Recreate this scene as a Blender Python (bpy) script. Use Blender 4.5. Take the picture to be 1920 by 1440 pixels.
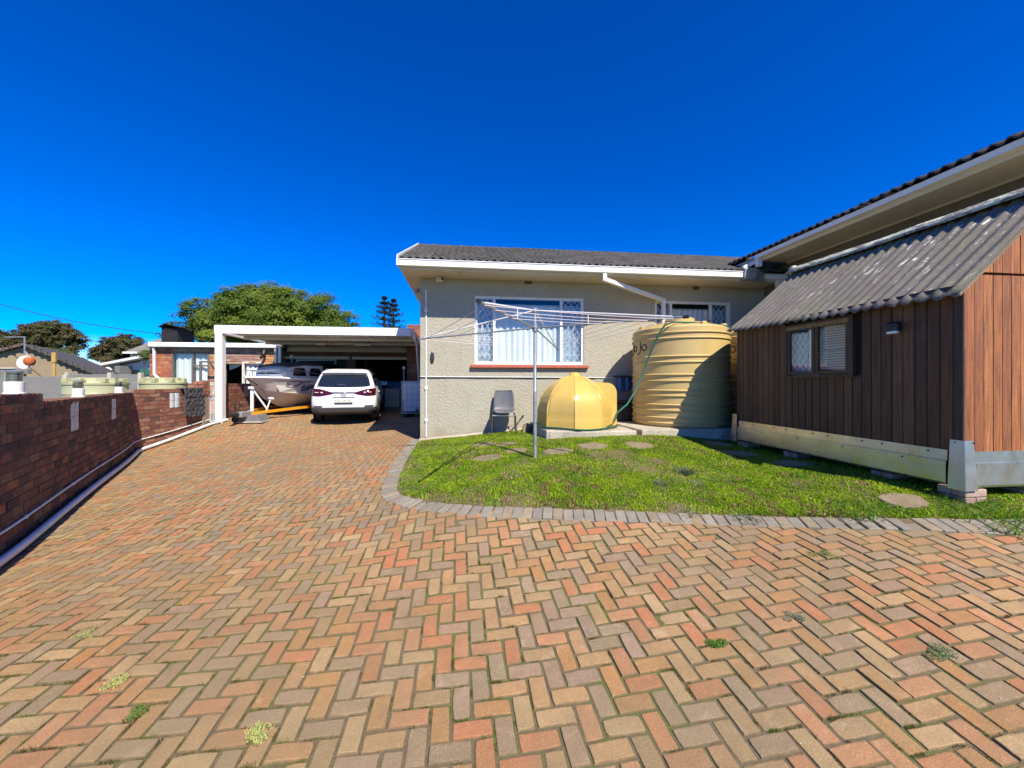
import bpy, bmesh, math, random
import numpy as np
from mathutils import Vector, Matrix, noise as mnoise

for _o in list(bpy.data.objects):
    bpy.data.objects.remove(_o)
scene = bpy.context.scene
COL = scene.collection
RND = random.Random(11)
NPR = np.random.default_rng(5)

# ------------------------------------------------------------------ camera
# metres; the lens sits at the origin, 1.6 m above the brick drive, looking along +Y
FPX, CU, CV = 721.0, 960.0, 717.0
cam = bpy.data.cameras.new('camera')
cam.sensor_width = 36.0
cam.lens = 36.0 * FPX / 1920.0
cam.shift_y = -(720 - CV) / 1920.0
cam.clip_start = 0.05
cam.clip_end = 3000
cam_o = bpy.data.objects.new('camera', cam)
cam_o.rotation_euler = (math.radians(90), 0, 0)
COL.objects.link(cam_o)
scene.camera = cam_o

# ------------------------------------------------------------------ sky, sun, exposure
SUN_EL = math.radians(47.5)
SUN_H = Vector((0.57, -1.0, 0)).normalized()
SUN_V = Vector((SUN_H.x * math.cos(SUN_EL), SUN_H.y * math.cos(SUN_EL), math.sin(SUN_EL)))
world = bpy.data.worlds.new('World')
scene.world = world
world.use_nodes = True
wn = world.node_tree
wn.nodes.clear()
w_out = wn.nodes.new('ShaderNodeOutputWorld')
w_bg = wn.nodes.new('ShaderNodeBackground')
w_sky = wn.nodes.new('ShaderNodeTexSky')
w_sky.sky_type = 'NISHITA'
w_sky.sun_disc = False
w_sky.sun_elevation = SUN_EL
w_sky.sun_rotation = math.atan2(SUN_H.x, SUN_H.y)
w_sky.altitude = 2500
w_sky.air_density = 1.0
w_sky.dust_density = 0.0
w_sky.ozone_density = 3.0
w_hs = wn.nodes.new('ShaderNodeHueSaturation')
w_hs.inputs['Hue'].default_value = 0.522
w_hs.inputs['Saturation'].default_value = 1.9
w_hs.inputs['Value'].default_value = 1.0
wn.links.new(w_sky.outputs[0], w_hs.inputs['Color'])
wn.links.new(w_hs.outputs[0], w_bg.inputs['Color'])
w_bg.inputs['Strength'].default_value = 0.14
wn.links.new(w_bg.outputs[0], w_out.inputs['Surface'])

sun = bpy.data.lights.new('sun', 'SUN')
sun.energy = 5.0
sun.angle = math.radians(0.5)
sun.color = (1.0, 0.915, 0.77)
sun_o = bpy.data.objects.new('sun', sun)
sun_o.rotation_euler = (-SUN_V).to_track_quat('-Z', 'Y').to_euler()
sun_o.location = SUN_V * 50
COL.objects.link(sun_o)

scene.view_settings.view_transform = 'Standard'
scene.view_settings.look = 'None'
scene.view_settings.exposure = 0.65
scene.view_settings.gamma = 1.0
scene.view_settings.use_curve_mapping = False
scene.render.engine = 'CYCLES'
scene.cycles.max_bounces = 8
scene.cycles.transparent_max_bounces = 16
scene.cycles.use_denoising = True

# ------------------------------------------------------------------ the two frames
# W: camera axes.  F: the property's axes (a along the house front, b away from the camera), O = front-west house corner
TH = math.radians(6.88)
CS, SN = math.cos(TH), math.sin(TH)
OX, OY = -1.956, 8.2


def Hf(a, b, z=0.0):
    return Vector((OX + a * CS - b * SN, OY + a * SN + b * CS, z))


def toF(x, y):
    dx, dy = x - OX, y - OY
    return dx * CS + dy * SN, -dx * SN + dy * CS


def A(u, b):      # a on the plane b for a column
    k = (u - CU) / FPX
    return (k * (OY + b * CS) - OX + b * SN) / (CS - k * SN)


def Bq(u, a):     # b on the plane a for a column
    k = (u - CU) / FPX
    return (k * (OY + a * SN) - OX - a * CS) / (-SN - k * CS)


def Z(v, a, b):
    return -(v - CV) / FPX * (OY + a * SN + b * CS)


def PW(u, v, D):
    return Vector(((u - CU) / FPX * D, D, -(v - CV) / FPX * D))


# ------------------------------------------------------------------ ground height (thin plate through surveyed levels)
CP = np.array([
    (-3, .3, -1.6), (0, .3, -1.6), (4, .3, -1.56), (7, .3, -1.5), (0, 2, -1.57), (-3, 2, -1.57), (-6, 1, -1.68), (8, 2, -1.3),
    (-4.87, 3.66, -1.69), (-6.72, 6.16, -1.65), (-8.546, 8.68, -1.60), (-8.51, 10.75, -1.225), (-8.53, 11.2, -1.135),
    (-1.6, 3.4, -1.5), (0, 3.2, -1.43), (.07, 3.7, -1.31), (1.295, 3.55, -1.30), (2.09, 3.5, -1.29), (4.0, 3.12, -1.2),
    (-.71, 3.85, -1.33), (-1.617, 4.7, -1.37), (-1.99, 6.7, -1.28), (-2.11, 7.8, -1.245), (-1.95, 8.2, -1.24), (-3.5, 5.2, -1.46),
    (.32, 5.4, -1.075), (-.16, 7.85, -1.08), (1.2, 6.55, -.96), (2.5, 6.7, -.94), (4.1, 3.6, -1.07), (4.0, 6.3, -1.08), (1, 8.3, -.98),
    (1.9, 1.7, -1.49), (2.2, 2.1, -1.41), (2.5, 2.83, -1.29), (2.3, 4.6, -1.13), (3.2, 5.2, -1.07),
    (-4.94, 11.3, -1.33), (-3.3, 11.6, -1.2), (-4.4, 13.7, -1.12), (-7.25, 11, -1.19), (-3.3, 13.2, -1.1), (-8, 14, -1.08),
    (7, 8, -1.0), (7, 4, -1.05), (-9, 16, -1.05), (-4.5, 16.5, -1.1), (0, 13, -1.1), (-10, 5, -1.68), (-10.5, 9, -1.5)])


def _phi(r2):
    return np.where(r2 > 1e-9, .5 * r2 * np.log(np.maximum(r2, 1e-9)), 0)


_n = len(CP)
_K = _phi(((CP[:, None, :2] - CP[None, :, :2]) ** 2).sum(-1)) + np.eye(_n) * .03
_Pm = np.c_[np.ones(_n), CP[:, :2]]
_A = np.block([[_K, _Pm], [_Pm.T, np.zeros((3, 3))]])
_sol = np.linalg.solve(_A, np.r_[CP[:, 2], np.zeros(3)])
GX = np.arange(-11, 9.01, .1)
GY = np.arange(-1, 17.01, .1)
_gx, _gy = np.meshgrid(GX, GY, indexing='ij')
_q = np.stack([_gx, _gy], -1).reshape(-1, 2)
GRID = (_phi(((_q[:, None, :] - CP[None, :, :2]) ** 2).sum(-1)) @ _sol[:_n] + _sol[_n] + _q @ _sol[_n + 1:]).reshape(_gx.shape)
GRID = np.clip(GRID, -1.74, -.9)


def gv(x, y):
    x = np.clip((np.asarray(x, float) + 11) / .1, 0, len(GX) - 1.001)
    y = np.clip((np.asarray(y, float) + 1) / .1, 0, len(GY) - 1.001)
    i, j = x.astype(int), y.astype(int)
    fx, fy = x - i, y - j
    return (GRID[i, j] * (1 - fx) * (1 - fy) + GRID[i + 1, j] * fx * (1 - fy) + GRID[i, j + 1] * (1 - fx) * fy + GRID[i + 1, j + 1] * fx * fy)


def g(x, y):
    return float(gv(x, y))


def gF(a, b):
    p = Hf(a, b)
    return g(p.x, p.y)


def on_ground(u, v):
    k, s = (u - CU) / FPX, -(v - CV) / FPX
    lo = .8
    D = lo
    while D < 18 and s * D > g(k * D, D):
        lo = D
        D += .05
    hi = D
    for _ in range(18):
        m = (lo + hi) / 2
        if s * m > g(k * m, m):
            lo = m
        else:
            hi = m
    return Vector((k * lo, lo, g(k * lo, lo)))


def gnormal(x, y):
    e = .12
    return Vector((-(g(x + e, y) - g(x - e, y)) / (2 * e), -(g(x, y + e) - g(x, y - e)) / (2 * e), 1)).normalized()


# ------------------------------------------------------------------ mesh helpers
class MB:
    def __init__(s):
        s.v, s.f, s.t, s.tint = [], [], [], None

    def add(s, vs, fs):
        n = len(s.v)
        s.v += [tuple(p) for p in vs]
        s.f += [tuple(i + n for i in f) for f in fs]
        if s.tint is not None:
            s.t += [s.tint] * len(fs)
        return s

    def box(s, x0, x1, y0, y1, z0, z1):
        x0, x1 = sorted((x0, x1)); y0, y1 = sorted((y0, y1)); z0, z1 = sorted((z0, z1))
        return s.add([(x0, y0, z0), (x1, y0, z0), (x1, y1, z0), (x0, y1, z0), (x0, y0, z1), (x1, y0, z1), (x1, y1, z1), (x0, y1, z1)],
                     [(3, 2, 1, 0), (4, 5, 6, 7), (0, 1, 5, 4), (1, 2, 6, 5), (2, 3, 7, 6), (3, 0, 4, 7)])

    def cbox(s, x0, x1, y0, y1, z0, z1, c=.01, M=None):      # box with chamfered edges
        x0, x1 = sorted((x0, x1)); y0, y1 = sorted((y0, y1)); z0, z1 = sorted((z0, z1))
        c = min(c, (x1 - x0) * .45, (y1 - y0) * .45, (z1 - z0) * .45)
        X, Y, Zz = (x0, x1), (y0, y1), (z0, z1)
        vs, ix = [], {}
        for i in (0, 1):
            for j in (0, 1):
                for k in (0, 1):
                    dx, dy, dz = (c, -c)[i], (c, -c)[j], (c, -c)[k]
                    ix[i, j, k] = len(vs)
                    vs += [(X[i], Y[j] + dy, Zz[k] + dz), (X[i] + dx, Y[j], Zz[k] + dz), (X[i] + dx, Y[j] + dy, Zz[k])]
        V = lambda i, j, k, n: ix[i, j, k] + n
        fs = []
        for i in (0, 1):
            fs.append((V(i, 0, 0, 0), V(i, 1, 0, 0), V(i, 1, 1, 0), V(i, 0, 1, 0)))
            fs.append((V(0, i, 0, 1), V(1, i, 0, 1), V(1, i, 1, 1), V(0, i, 1, 1)))
            fs.append((V(0, 0, i, 2), V(1, 0, i, 2), V(1, 1, i, 2), V(0, 1, i, 2)))
            for j in (0, 1):
                fs.append((V(i, j, 0, 0), V(i, j, 1, 0), V(i, j, 1, 1), V(i, j, 0, 1)))
                fs.append((V(i, 0, j, 0), V(i, 1, j, 0), V(i, 1, j, 2), V(i, 0, j, 2)))
                fs.append((V(0, i, j, 1), V(1, i, j, 1), V(1, i, j, 2), V(0, i, j, 2)))
        for i in (0, 1):
            for j in (0, 1):
                for k in (0, 1):
                    fs.append((V(i, j, k, 0), V(i, j, k, 1), V(i, j, k, 2)))
        if M is not None:
            vs = [M @ Vector(p) for p in vs]
        return s.add(vs, fs)

    def quad(s, a, b, c, d):
        return s.add([a, b, c, d], [(0, 1, 2, 3)])

    def prism(s, poly, d):          # polygon (3-D points) extruded by the vector d
        n = len(poly)
        d = Vector(d)
        vs = [Vector(p) for p in poly] + [Vector(p) + d for p in poly]
        fs = [tuple(range(n - 1, -1, -1)), tuple(range(n, 2 * n))] + [(i, (i + 1) % n, n + (i + 1) % n, n + i) for i in range(n)]
        return s.add(vs, fs)

    def tube(s, pts, r, n=8, cap=True, flat=1.0):
        pts = [Vector(p) for p in pts]
        m = len(pts)
        rs = r if isinstance(r, (list, tuple)) else [r] * m
        tg = []
        for i in range(m):
            t = pts[min(i + 1, m - 1)] - pts[max(i - 1, 0)]
            tg.append(t.normalized() if t.length > 1e-9 else Vector((0, 0, 1)))
        up = Vector((0, 0, 1)) if abs(tg[0].z) < .9 else Vector((1, 0, 0))
        x = tg[0].cross(up).normalized()
        vs, fs = [], []
        for i in range(m):
            x = (x - tg[i] * x.dot(tg[i])).normalized()
            y = tg[i].cross(x)
            for k in range(n):
                th = 2 * math.pi * (k + .5) / n
                vs.append(pts[i] + x * (rs[i] * math.cos(th)) + y * (rs[i] * flat * math.sin(th)))
        for i in range(m - 1):
            for k in range(n):
                fs.append((i * n + k, i * n + (k + 1) % n, (i + 1) * n + (k + 1) % n, (i + 1) * n + k))
        if cap:
            fs.append(tuple(range(n - 1, -1, -1)))
            fs.append(tuple((m - 1) * n + k for k in range(n)))
        return s.add(vs, fs)

    def lathe(s, prof, n=24, c=(0, 0, 0), M=None, th0=0.0):
        vs, fs = [], []
        for (r, z) in prof:
            for k in range(n):
                th = 2 * math.pi * k / n + th0
                p = Vector((r * math.cos(th), r * math.sin(th), z))
                if M is not None:
                    p = M @ p
                vs.append(p + Vector(c))
        m = len(prof)
        for i in range(m - 1):
            for k in range(n):
                fs.append((i * n + k, i * n + (k + 1) % n, (i + 1) * n + (k + 1) % n, (i + 1) * n + k))
        if prof[0][0] > 1e-6:
            fs.append(tuple(range(n - 1, -1, -1)))
        if prof[-1][0] > 1e-6:
            fs.append(tuple((m - 1) * n + k for k in range(n)))
        return s.add(vs, fs)

    def loft(s, rings, cap=True, closed=True):
        n, m = len(rings[0]), len(rings)
        vs = [p for r in rings for p in r]
        fs = []
        for i in range(m - 1):
            for k in range(n if closed else n - 1):
                fs.append((i * n + k, i * n + (k + 1) % n, (i + 1) * n + (k + 1) % n, (i + 1) * n + k))
        if cap and closed:
            fs.append(tuple(range(n - 1, -1, -1)))
            fs.append(tuple((m - 1) * n + k for k in range(n)))
        return s.add(vs, fs)

    def grid(s, fn, nu, nv):
        vs = [fn(i / nu, j / nv) for i in range(nu + 1) for j in range(nv + 1)]
        fs = [(i * (nv + 1) + j, (i + 1) * (nv + 1) + j, (i + 1) * (nv + 1) + j + 1, i * (nv + 1) + j + 1) for i in range(nu) for j in range(nv)]
        return s.add(vs, fs)

    def mesh(s, name, org=(0, 0, 0), smooth=False):
        me = bpy.data.meshes.new(name)
        o = Vector(org)
        me.from_pydata([Vector(p) - o for p in s.v], [], s.f)
        if s.t:
            at = me.attributes.new('tint', 'FLOAT_COLOR', 'FACE')
            at.data.foreach_set('color', np.array([(*c[:3], 1) for c in s.t], 'f').ravel())
        if len(s.f) < 30000:
            bm = bmesh.new()
            bm.from_mesh(me)
            if smooth:
                bmesh.ops.remove_doubles(bm, verts=bm.verts, dist=1e-5)
            bmesh.ops.recalc_face_normals(bm, faces=bm.faces)
            bm.to_mesh(me)
            bm.free()
        if smooth:
            me.polygons.foreach_set('use_smooth', [True] * len(me.polygons))
            if smooth != 'all':
                me.set_sharp_from_angle(angle=math.radians(38))
        return me


ORG = {}


def link(o, parent=None):
    COL.objects.link(o)
    if parent is not None:
        o.parent = parent
    return o


def tag(o, label=None, cat=None, group=None, kind=None):
    if label: o['label'] = label
    if cat: o['category'] = cat
    if group: o['group'] = group
    if kind: o['kind'] = kind
    return o


def thing(name, label, cat, org, frame='F', group=None, rot=None, kind=None):
    """Empty at the base. frame F/W: parts are given in that frame; frame L: parts are local, org is a world point."""
    o = bpy.data.objects.new(name, None)
    o.empty_display_size = .1
    link(o)
    if frame == 'F':
        o.location = Hf(*org)
        o.rotation_euler = (0, 0, TH)
        ORG[o.name] = Vector(org)
    elif frame == 'W':
        o.location = org
        ORG[o.name] = Vector(org)
    else:
        o.location = org
        o.rotation_euler = rot if isinstance(rot, tuple) else (0, 0, rot or 0)
        ORG[o.name] = Vector((0, 0, 0))
    return tag(o, label, cat, group, kind)


def root_org(o):
    while o.parent is not None:
        o = o.parent
    return ORG.get(o.name, Vector((0, 0, 0)))


def part(name, mb, mat, parent, smooth=False, label=None, kind=None):
    o = bpy.data.objects.new(name, mb.mesh(name, root_org(parent), smooth))
    o.data.materials.append(mat)
    link(o, parent)
    return tag(o, label, None, None, kind)


def solo(name, label, cat, mb, mat, org, frame='F', group=None, smooth=False, kind=None):
    """a thing that is a single mesh"""
    o = bpy.data.objects.new(name, mb.mesh(name, org if frame != 'L' else (0, 0, 0), smooth))
    o.data.materials.append(mat)
    if frame == 'F':
        o.location = Hf(*org)
        o.rotation_euler = (0, 0, TH)
    else:
        o.location = org
    link(o)
    ORG[o.name] = Vector(org) if frame != 'L' else Vector((0, 0, 0))
    return tag(o, label, cat, group, kind)


def copy_tree(o, parent=None):
    c = o.copy()
    COL.objects.link(c)
    if parent is not None:
        c.parent = parent
    ORG[c.name] = ORG.get(o.name, Vector((0, 0, 0)))
    for ch in list(o.children):
        copy_tree(ch, c)
    return c


_BM = {}


def piece_mesh(key, mat, ch=.006):
    k = (tuple(round(x, 3) for x in key), mat.name, ch)
    if k not in _BM:
        mb = MB().cbox(-key[0] / 2, key[0] / 2, -key[1] / 2, key[1] / 2, -key[2] / 2, key[2] / 2, ch)
        me = mb.mesh('brick')
        me.materials.append(mat)
        _BM[k] = me
    return _BM[k]


def worn_brick(size, seed):
    """brick with softened, slightly chipped arrises; the attribute 'core' is 0 on the arris and 1 inside the face"""
    r = random.Random(seed)
    hx, hy, hz = (x / 2 for x in size)
    j = lambda k: r.uniform(-k, k)
    cor = [(-1, -1), (1, -1), (1, 1), (-1, 1)]
    # outline with two extra points a side so edges can wander
    out = []
    for i in range(4):
        a, b = cor[i], cor[(i + 1) % 4]
        for t in (0, .33, .67):
            x, y = (a[0] + (b[0] - a[0]) * t) * hx, (a[1] + (b[1] - a[1]) * t) * hy
            k = .0026 if t else .0034
            if t == 0 and r.random() < .25: k = .008
            out.append((x - abs(j(k)) * (1 if x > 0 else -1), y - abs(j(k)) * (1 if y > 0 else -1)))
    n = len(out)
    ins = lambda d: [(x - d * (1 if x > 0 else -1) * min(1, abs(x) / hx * 1.0), y - d * (1 if y > 0 else -1) * min(1, abs(y) / hy)) for x, y in out]
    rings = [([(x, y) for x, y in out], -hz, 0), (out, hz - .007, 0), (ins(.0022), hz - .0015, .0), (ins(.008), hz + j(.0006), 1.0)]
    vs, core = [], []
    for pts, z, c in rings:
        for x, y in pts:
            vs.append((x, y, z + j(.0007)))
            core.append(c)
    fs = []
    for k in range(3):
        for i in range(n):
            fs.append((k * n + i, k * n + (i + 1) % n, (k + 1) * n + (i + 1) % n, (k + 1) * n + i))
    fs.append(tuple(3 * n + i for i in range(n)))
    return vs, fs, core


WORN = {}


def worn_mesh(size, mat, k):
    key = (tuple(round(x, 3) for x in size), mat.name, k)
    if key not in WORN:
        vs, fs, core = worn_brick(size, k)
        me = bpy.data.meshes.new('paver')
        me.from_pydata(vs, [], fs)
        at = me.attributes.new('core', 'FLOAT', 'POINT')
        at.data.foreach_set('value', core)
        me.materials.append(mat)
        WORN[key] = (me, vs, fs, core)
    return WORN[key]


def lay(parent, pieces, name, mats, most=300, heap='bricks', ch=.006, score=None, worn=False):
    """pieces: (matrix in the parent's space, size, tint). The ones that show largest become parts, the rest one joined part."""
    inv = parent.matrix_basis

    def sc(p):
        q = inv @ p[0].translation
        if q.y < .3: return -1
        u, v = CU + FPX * q.x / q.y, CV - FPX * q.z / q.y
        ok = -20 < u < 1940 and -20 < v < 1470
        return (1 if ok else .01) / q.y ** 2
    pieces = sorted(pieces, key=score or sc, reverse=True)
    for M, size, tint in pieces[:most]:
        o = bpy.data.objects.new(name, worn_mesh(size, mats[0], RND.randrange(14))[0] if worn else piece_mesh(size, mats[0], ch))
        o.color = (*tint, 1)
        link(o, parent)
        o.matrix_basis = M
    rest = pieces[most:]
    if rest and worn:
        V, F_, T, C = [], [], [], []
        for M, size, tint in rest:
            _, vs, fs, core = worn_mesh(size, mats[0], RND.randrange(14))
            n = len(V)
            V += [tuple(M @ Vector(p)) for p in vs]
            F_ += [tuple(i + n for i in f) for f in fs]
            T += [(*tint, 1)] * len(fs)
            C += core
        me = bpy.data.meshes.new(heap)
        me.from_pydata(V, [], F_)
        me.attributes.new('tint', 'FLOAT_COLOR', 'FACE').data.foreach_set('color', np.array(T, 'f').ravel())
        me.attributes.new('core', 'FLOAT', 'POINT').data.foreach_set('value', np.array(C, 'f'))
        me.materials.append(mats[1])
        o = bpy.data.objects.new(heap, me)
        link(o, parent)
        o['kind'] = 'stuff'
    elif rest:
        mb = MB()
        for M, size, tint in rest:
            mb.tint = tint
            hx, hy, hz = (x / 2 for x in size)
            c = ch
            vs = [M @ Vector(p) for p in ((-hx, -hy, -hz), (hx, -hy, -hz), (hx, hy, -hz), (-hx, hy, -hz), (-hx, -hy, hz), (hx, -hy, hz), (hx, hy, hz), (-hx, hy, hz))]
            mb.add(vs, [(3, 2, 1, 0), (4, 5, 6, 7), (0, 1, 5, 4), (1, 2, 6, 5), (2, 3, 7, 6), (3, 0, 4, 7)])
        me = mb.mesh(heap)
        me.materials.append(mats[1])
        o = bpy.data.objects.new(heap, me)
        link(o, parent)
        o['kind'] = 'stuff'


# ------------------------------------------------------------------ materials
def ramp(nt, fac, stops):
    r = nt.nodes.new('ShaderNodeValToRGB')
    el = r.color_ramp.elements
    while len(el) < len(stops):
        el.new(.5)
    for e, (p, c) in zip(el, stops):
        e.position = p
        e.color = c if len(c) == 4 else (*c, 1)
    nt.links.new(fac, r.inputs['Fac'])
    return r.outputs['Color']


def nz(nt, scale, detail=4, rough=.55, vec=None, dist=0.0):
    n = nt.nodes.new('ShaderNodeTexNoise')
    n.inputs['Scale'].default_value = scale
    n.inputs['Detail'].default_value = detail
    n.inputs['Roughness'].default_value = rough
    n.inputs['Distortion'].default_value = dist
    if vec is not None:
        nt.links.new(vec, n.inputs['Vector'])
    return n.outputs['Fac']


def mixc(nt, fac, a, b, mode='MIX'):
    m = nt.nodes.new('ShaderNodeMix')
    m.data_type = 'RGBA'
    m.blend_type = mode
    m.clamp_factor = True
    for sock, val in ((m.inputs[0], fac), (m.inputs[6], a), (m.inputs[7], b)):
        if isinstance(val, (int, float)):
            sock.default_value = val
        elif isinstance(val, (tuple, list)):
            sock.default_value = val if len(val) == 4 else (*val, 1)
        else:
            nt.links.new(val, sock)
    return m.outputs[2]


def pos(nt, scale=None, rotz=0, obj=False):
    if obj:
        t = nt.nodes.new('ShaderNodeTexCoord').outputs['Object']
    else:
        t = nt.nodes.new('ShaderNodeNewGeometry').outputs['Position']
    if scale is None and not rotz:
        return t
    m = nt.nodes.new('ShaderNodeMapping')
    m.vector_type = 'TEXTURE' if False else 'POINT'
    m.inputs['Rotation'].default_value = (0, 0, rotz)
    m.inputs['Scale'].default_value = scale or (1, 1, 1)
    nt.links.new(t, m.inputs['Vector'])
    return m.outputs[0]


def mat(name, col, col2=None, scale=3.0, rough=.7, bump=0.0, bscale=40.0, metal=0.0, spec=.5, fine=.12, tint=None, coat=0.0, extra=None, rough2=None, stretch=None, rotz=0, alpha=None, sub=0.0, emit=None):
    m = bpy.data.materials.new(name)
    m.use_nodes = True
    nt = m.node_tree
    b = nt.nodes['Principled BSDF']
    p = pos(nt, stretch, rotz)
    if tint == 'obj':
        base = nt.nodes.new('ShaderNodeObjectInfo').outputs['Color']
    elif tint == 'attr':
        at = nt.nodes.new('ShaderNodeAttribute')
        at.attribute_name = 'tint'
        base = at.outputs['Color']
    else:
        base = None
    c = (*col, 1)
    if col2 is not None:
        f = ramp(nt, nz(nt, scale, 5, .6, p), [(.32, (0, 0, 0)), (.68, (1, 1, 1))])
        c = mixc(nt, f, col, col2)
    if base is not None:
        c = mixc(nt, 1.0, base, c, 'MULTIPLY')
    if fine:
        f = ramp(nt, nz(nt, scale * 9 + 17, 3, .7, p), [(.25, (1 - fine * 2.2,) * 3), (.75, (1 + fine * 0,) * 3)])
        c = mixc(nt, 1.0, c, f, 'MULTIPLY')
    if extra:
        c = extra(nt, c, p)
    if isinstance(c, tuple):
        b.inputs['Base Color'].default_value = c
    else:
        nt.links.new(c, b.inputs['Base Color'])
    b.inputs['Metallic'].default_value = metal
    b.inputs['Specular IOR Level'].default_value = spec
    b.inputs['Coat Weight'].default_value = coat
    if rough2 is not None:
        r = ramp(nt, nz(nt, scale * 2.3, 4, .6, p), [(.3, (rough,) * 3), (.7, (rough2,) * 3)])
        nt.links.new(r, b.inputs['Roughness'])
    else:
        b.inputs['Roughness'].default_value = rough
    if sub:
        b.inputs['Subsurface Weight'].default_value = sub
    if emit:
        b.inputs['Emission Color'].default_value = (*emit[0], 1)
        b.inputs['Emission Strength'].default_value = emit[1]
    if bump:
        bn = nt.nodes.new('ShaderNodeBump')
        bn.inputs['Strength'].default_value = min(1.0, bump)
        bn.inputs['Distance'].default_value = .01 * max(1.0, bump)
        nt.links.new(nz(nt, bscale, 5, .65, p), bn.inputs['Height'])
        nt.links.new(bn.outputs[0], b.inputs['Normal'])
    return m


def glass(name, tintc=(.93, .96, .97), ior=1.5, gloss=1.0):
    m = bpy.data.materials.new(name)
    m.use_nodes = True
    nt = m.node_tree
    nt.nodes.clear()
    out = nt.nodes.new('ShaderNodeOutputMaterial')
    tr = nt.nodes.new('ShaderNodeBsdfTransparent')
    tr.inputs[0].default_value = (*tintc, 1)
    gl = nt.nodes.new('ShaderNodeBsdfGlossy')
    gl.inputs['Roughness'].default_value = .02
    gl.inputs['Color'].default_value = (gloss * .8,) * 3 + (1,)
    fr = nt.nodes.new('ShaderNodeFresnel')
    # the pane is a thin sheet: keep the outside index on both of its faces
    geo = nt.nodes.new('ShaderNodeNewGeometry')
    mr = nt.nodes.new('ShaderNodeMapRange')
    mr.inputs['To Min'].default_value = ior
    mr.inputs['To Max'].default_value = 1 / ior
    nt.links.new(geo.outputs['Backfacing'], mr.inputs['Value'])
    nt.links.new(mr.outputs['Result'], fr.inputs['IOR'])
    mx = nt.nodes.new('ShaderNodeMixShader')
    nt.links.new(fr.outputs[0], mx.inputs[0])
    nt.links.new(tr.outputs[0], mx.inputs[1])
    nt.links.new(gl.outputs[0], mx.inputs[2])
    nt.links.new(mx.outputs[0], out.inputs['Surface'])
    return m


def edge_dirt(nt, c, p, dirt, amount):
    at = nt.nodes.new('ShaderNodeAttribute')
    at.attribute_name = 'core'
    n = nz(nt, 26, 4, .7, p)
    m = nt.nodes.new('ShaderNodeMath')
    m.operation = 'MULTIPLY_ADD'
    nt.links.new(n, m.inputs[0])
    m.inputs[1].default_value = 1.5
    m.inputs[2].default_value = -.75
    a = nt.nodes.new('ShaderNodeMath')
    nt.links.new(at.outputs['Fac'], a.inputs[0])
    nt.links.new(m.outputs[0], a.inputs[1])
    f = ramp(nt, a.outputs[0], [(.0, (amount,) * 3), (.45, (0, 0, 0))])
    return mixc(nt, f, c, dirt)


def paver_extra(nt, c, p):
    # exposed aggregate: pale and dark grains, a worn bloom in the middle, dirt in the arrises, patches of moss film
    sp = ramp(nt, nz(nt, 190, 2, .5, p), [(.56, (0, 0, 0)), (.68, (.36, .36, .36))])
    c = mixc(nt, sp, c, (.62, .50, .32))
    dk = ramp(nt, nz(nt, 120, 3, .6, p), [(.30, (.55, .55, .55)), (.44, (0, 0, 0))])
    c = mixc(nt, dk, c, (.13, .095, .06))
    w = ramp(nt, nz(nt, 6.5, 5, .7, p, .6), [(.58, (0, 0, 0)), (.76, (.42, .42, .42))])
    c = mixc(nt, w, c, (.60, .46, .30))
    sep = nt.nodes.new('ShaderNodeSeparateXYZ')
    nt.links.new(p, sep.inputs[0])
    mr = nt.nodes.new('ShaderNodeMapRange')
    mr.inputs['From Min'].default_value = 3.4
    mr.inputs['From Max'].default_value = 1.2
    mr.inputs['To Max'].default_value = .13
    nt.links.new(sep.outputs[1], mr.inputs['Value'])
    add = nt.nodes.new('ShaderNodeMath')
    nt.links.new(nz(nt, .75, 6, .7, p), add.inputs[0])
    nt.links.new(mr.outputs[0], add.inputs[1])
    d = ramp(nt, add.outputs[0], [(.44, (0, 0, 0)), (.70, (.62, .62, .62))])
    c = mixc(nt, d, c, (.235, .175, .085))
    s = ramp(nt, nz(nt, 3.4, 6, .75, p), [(.50, (0, 0, 0)), (.72, (.6, .6, .6))])
    c = mixc(nt, s, c, (.19, .14, .075))
    return edge_dirt(nt, c, p, (.135, .10, .05), .75)


def flash_extra(nt, c, p):
    d = ramp(nt, nz(nt, 17, 3, .6, p), [(.50, (0, 0, 0)), (.62, (.62, .62, .62))])
    c = mixc(nt, d, c, (.05, .032, .03))
    l = ramp(nt, nz(nt, 46, 3, .6, p), [(.62, (0, 0, 0)), (.8, (.35, .35, .35))])
    return mixc(nt, l, c, (.45, .36, .29))


W = (1, 1, 1)
M_paver = [mat('paver', W, (.86, .84, .80), 14, .88, .5, 160, tint=t, extra=paver_extra, fine=.16) for t in ('obj', 'attr')]


def bed_extra(nt, c, p):
    f = ramp(nt, nz(nt, 2.1, 6, .7, p), [(.46, (0, 0, 0)), (.60, (1, 1, 1))])
    return mixc(nt, f, c, (.11, .125, .03))


M_bed = mat('joint_sand', (.20, .15, .085), (.13, .10, .055), 20, .95, .8, 120, extra=bed_extra)
M_kerb = [mat('kerb_brick', W, (.8, .8, .8), 12, .9, .5, 150, tint=t, extra=lambda nt, c, p: mixc(nt, ramp(nt, nz(nt, 7, 5, .7, p), [(.5, (0, 0, 0)), (.72, (.6, .6, .6))]), c, (.14, .13, .09))) for t in ('obj', 'attr')]
M_brick = [mat('face_brick', W, (.78, .74, .72), 9, .85, .6, 90, tint=t, extra=flash_extra) for t in ('obj', 'attr')]
M_obrick = [mat('rough_orange_brick', W, (.72, .62, .6), 8, .85, .6, 90, tint=t) for t in ('obj', 'attr')]
M_mortar = mat('mortar', (.33, .25, .185), (.24, .19, .145), 12, .95, .6, 90)
M_mortar_pale = mat('mortar_pale', (.40, .34, .28), (.30, .25, .2), 12, .95, .6, 90)


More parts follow.
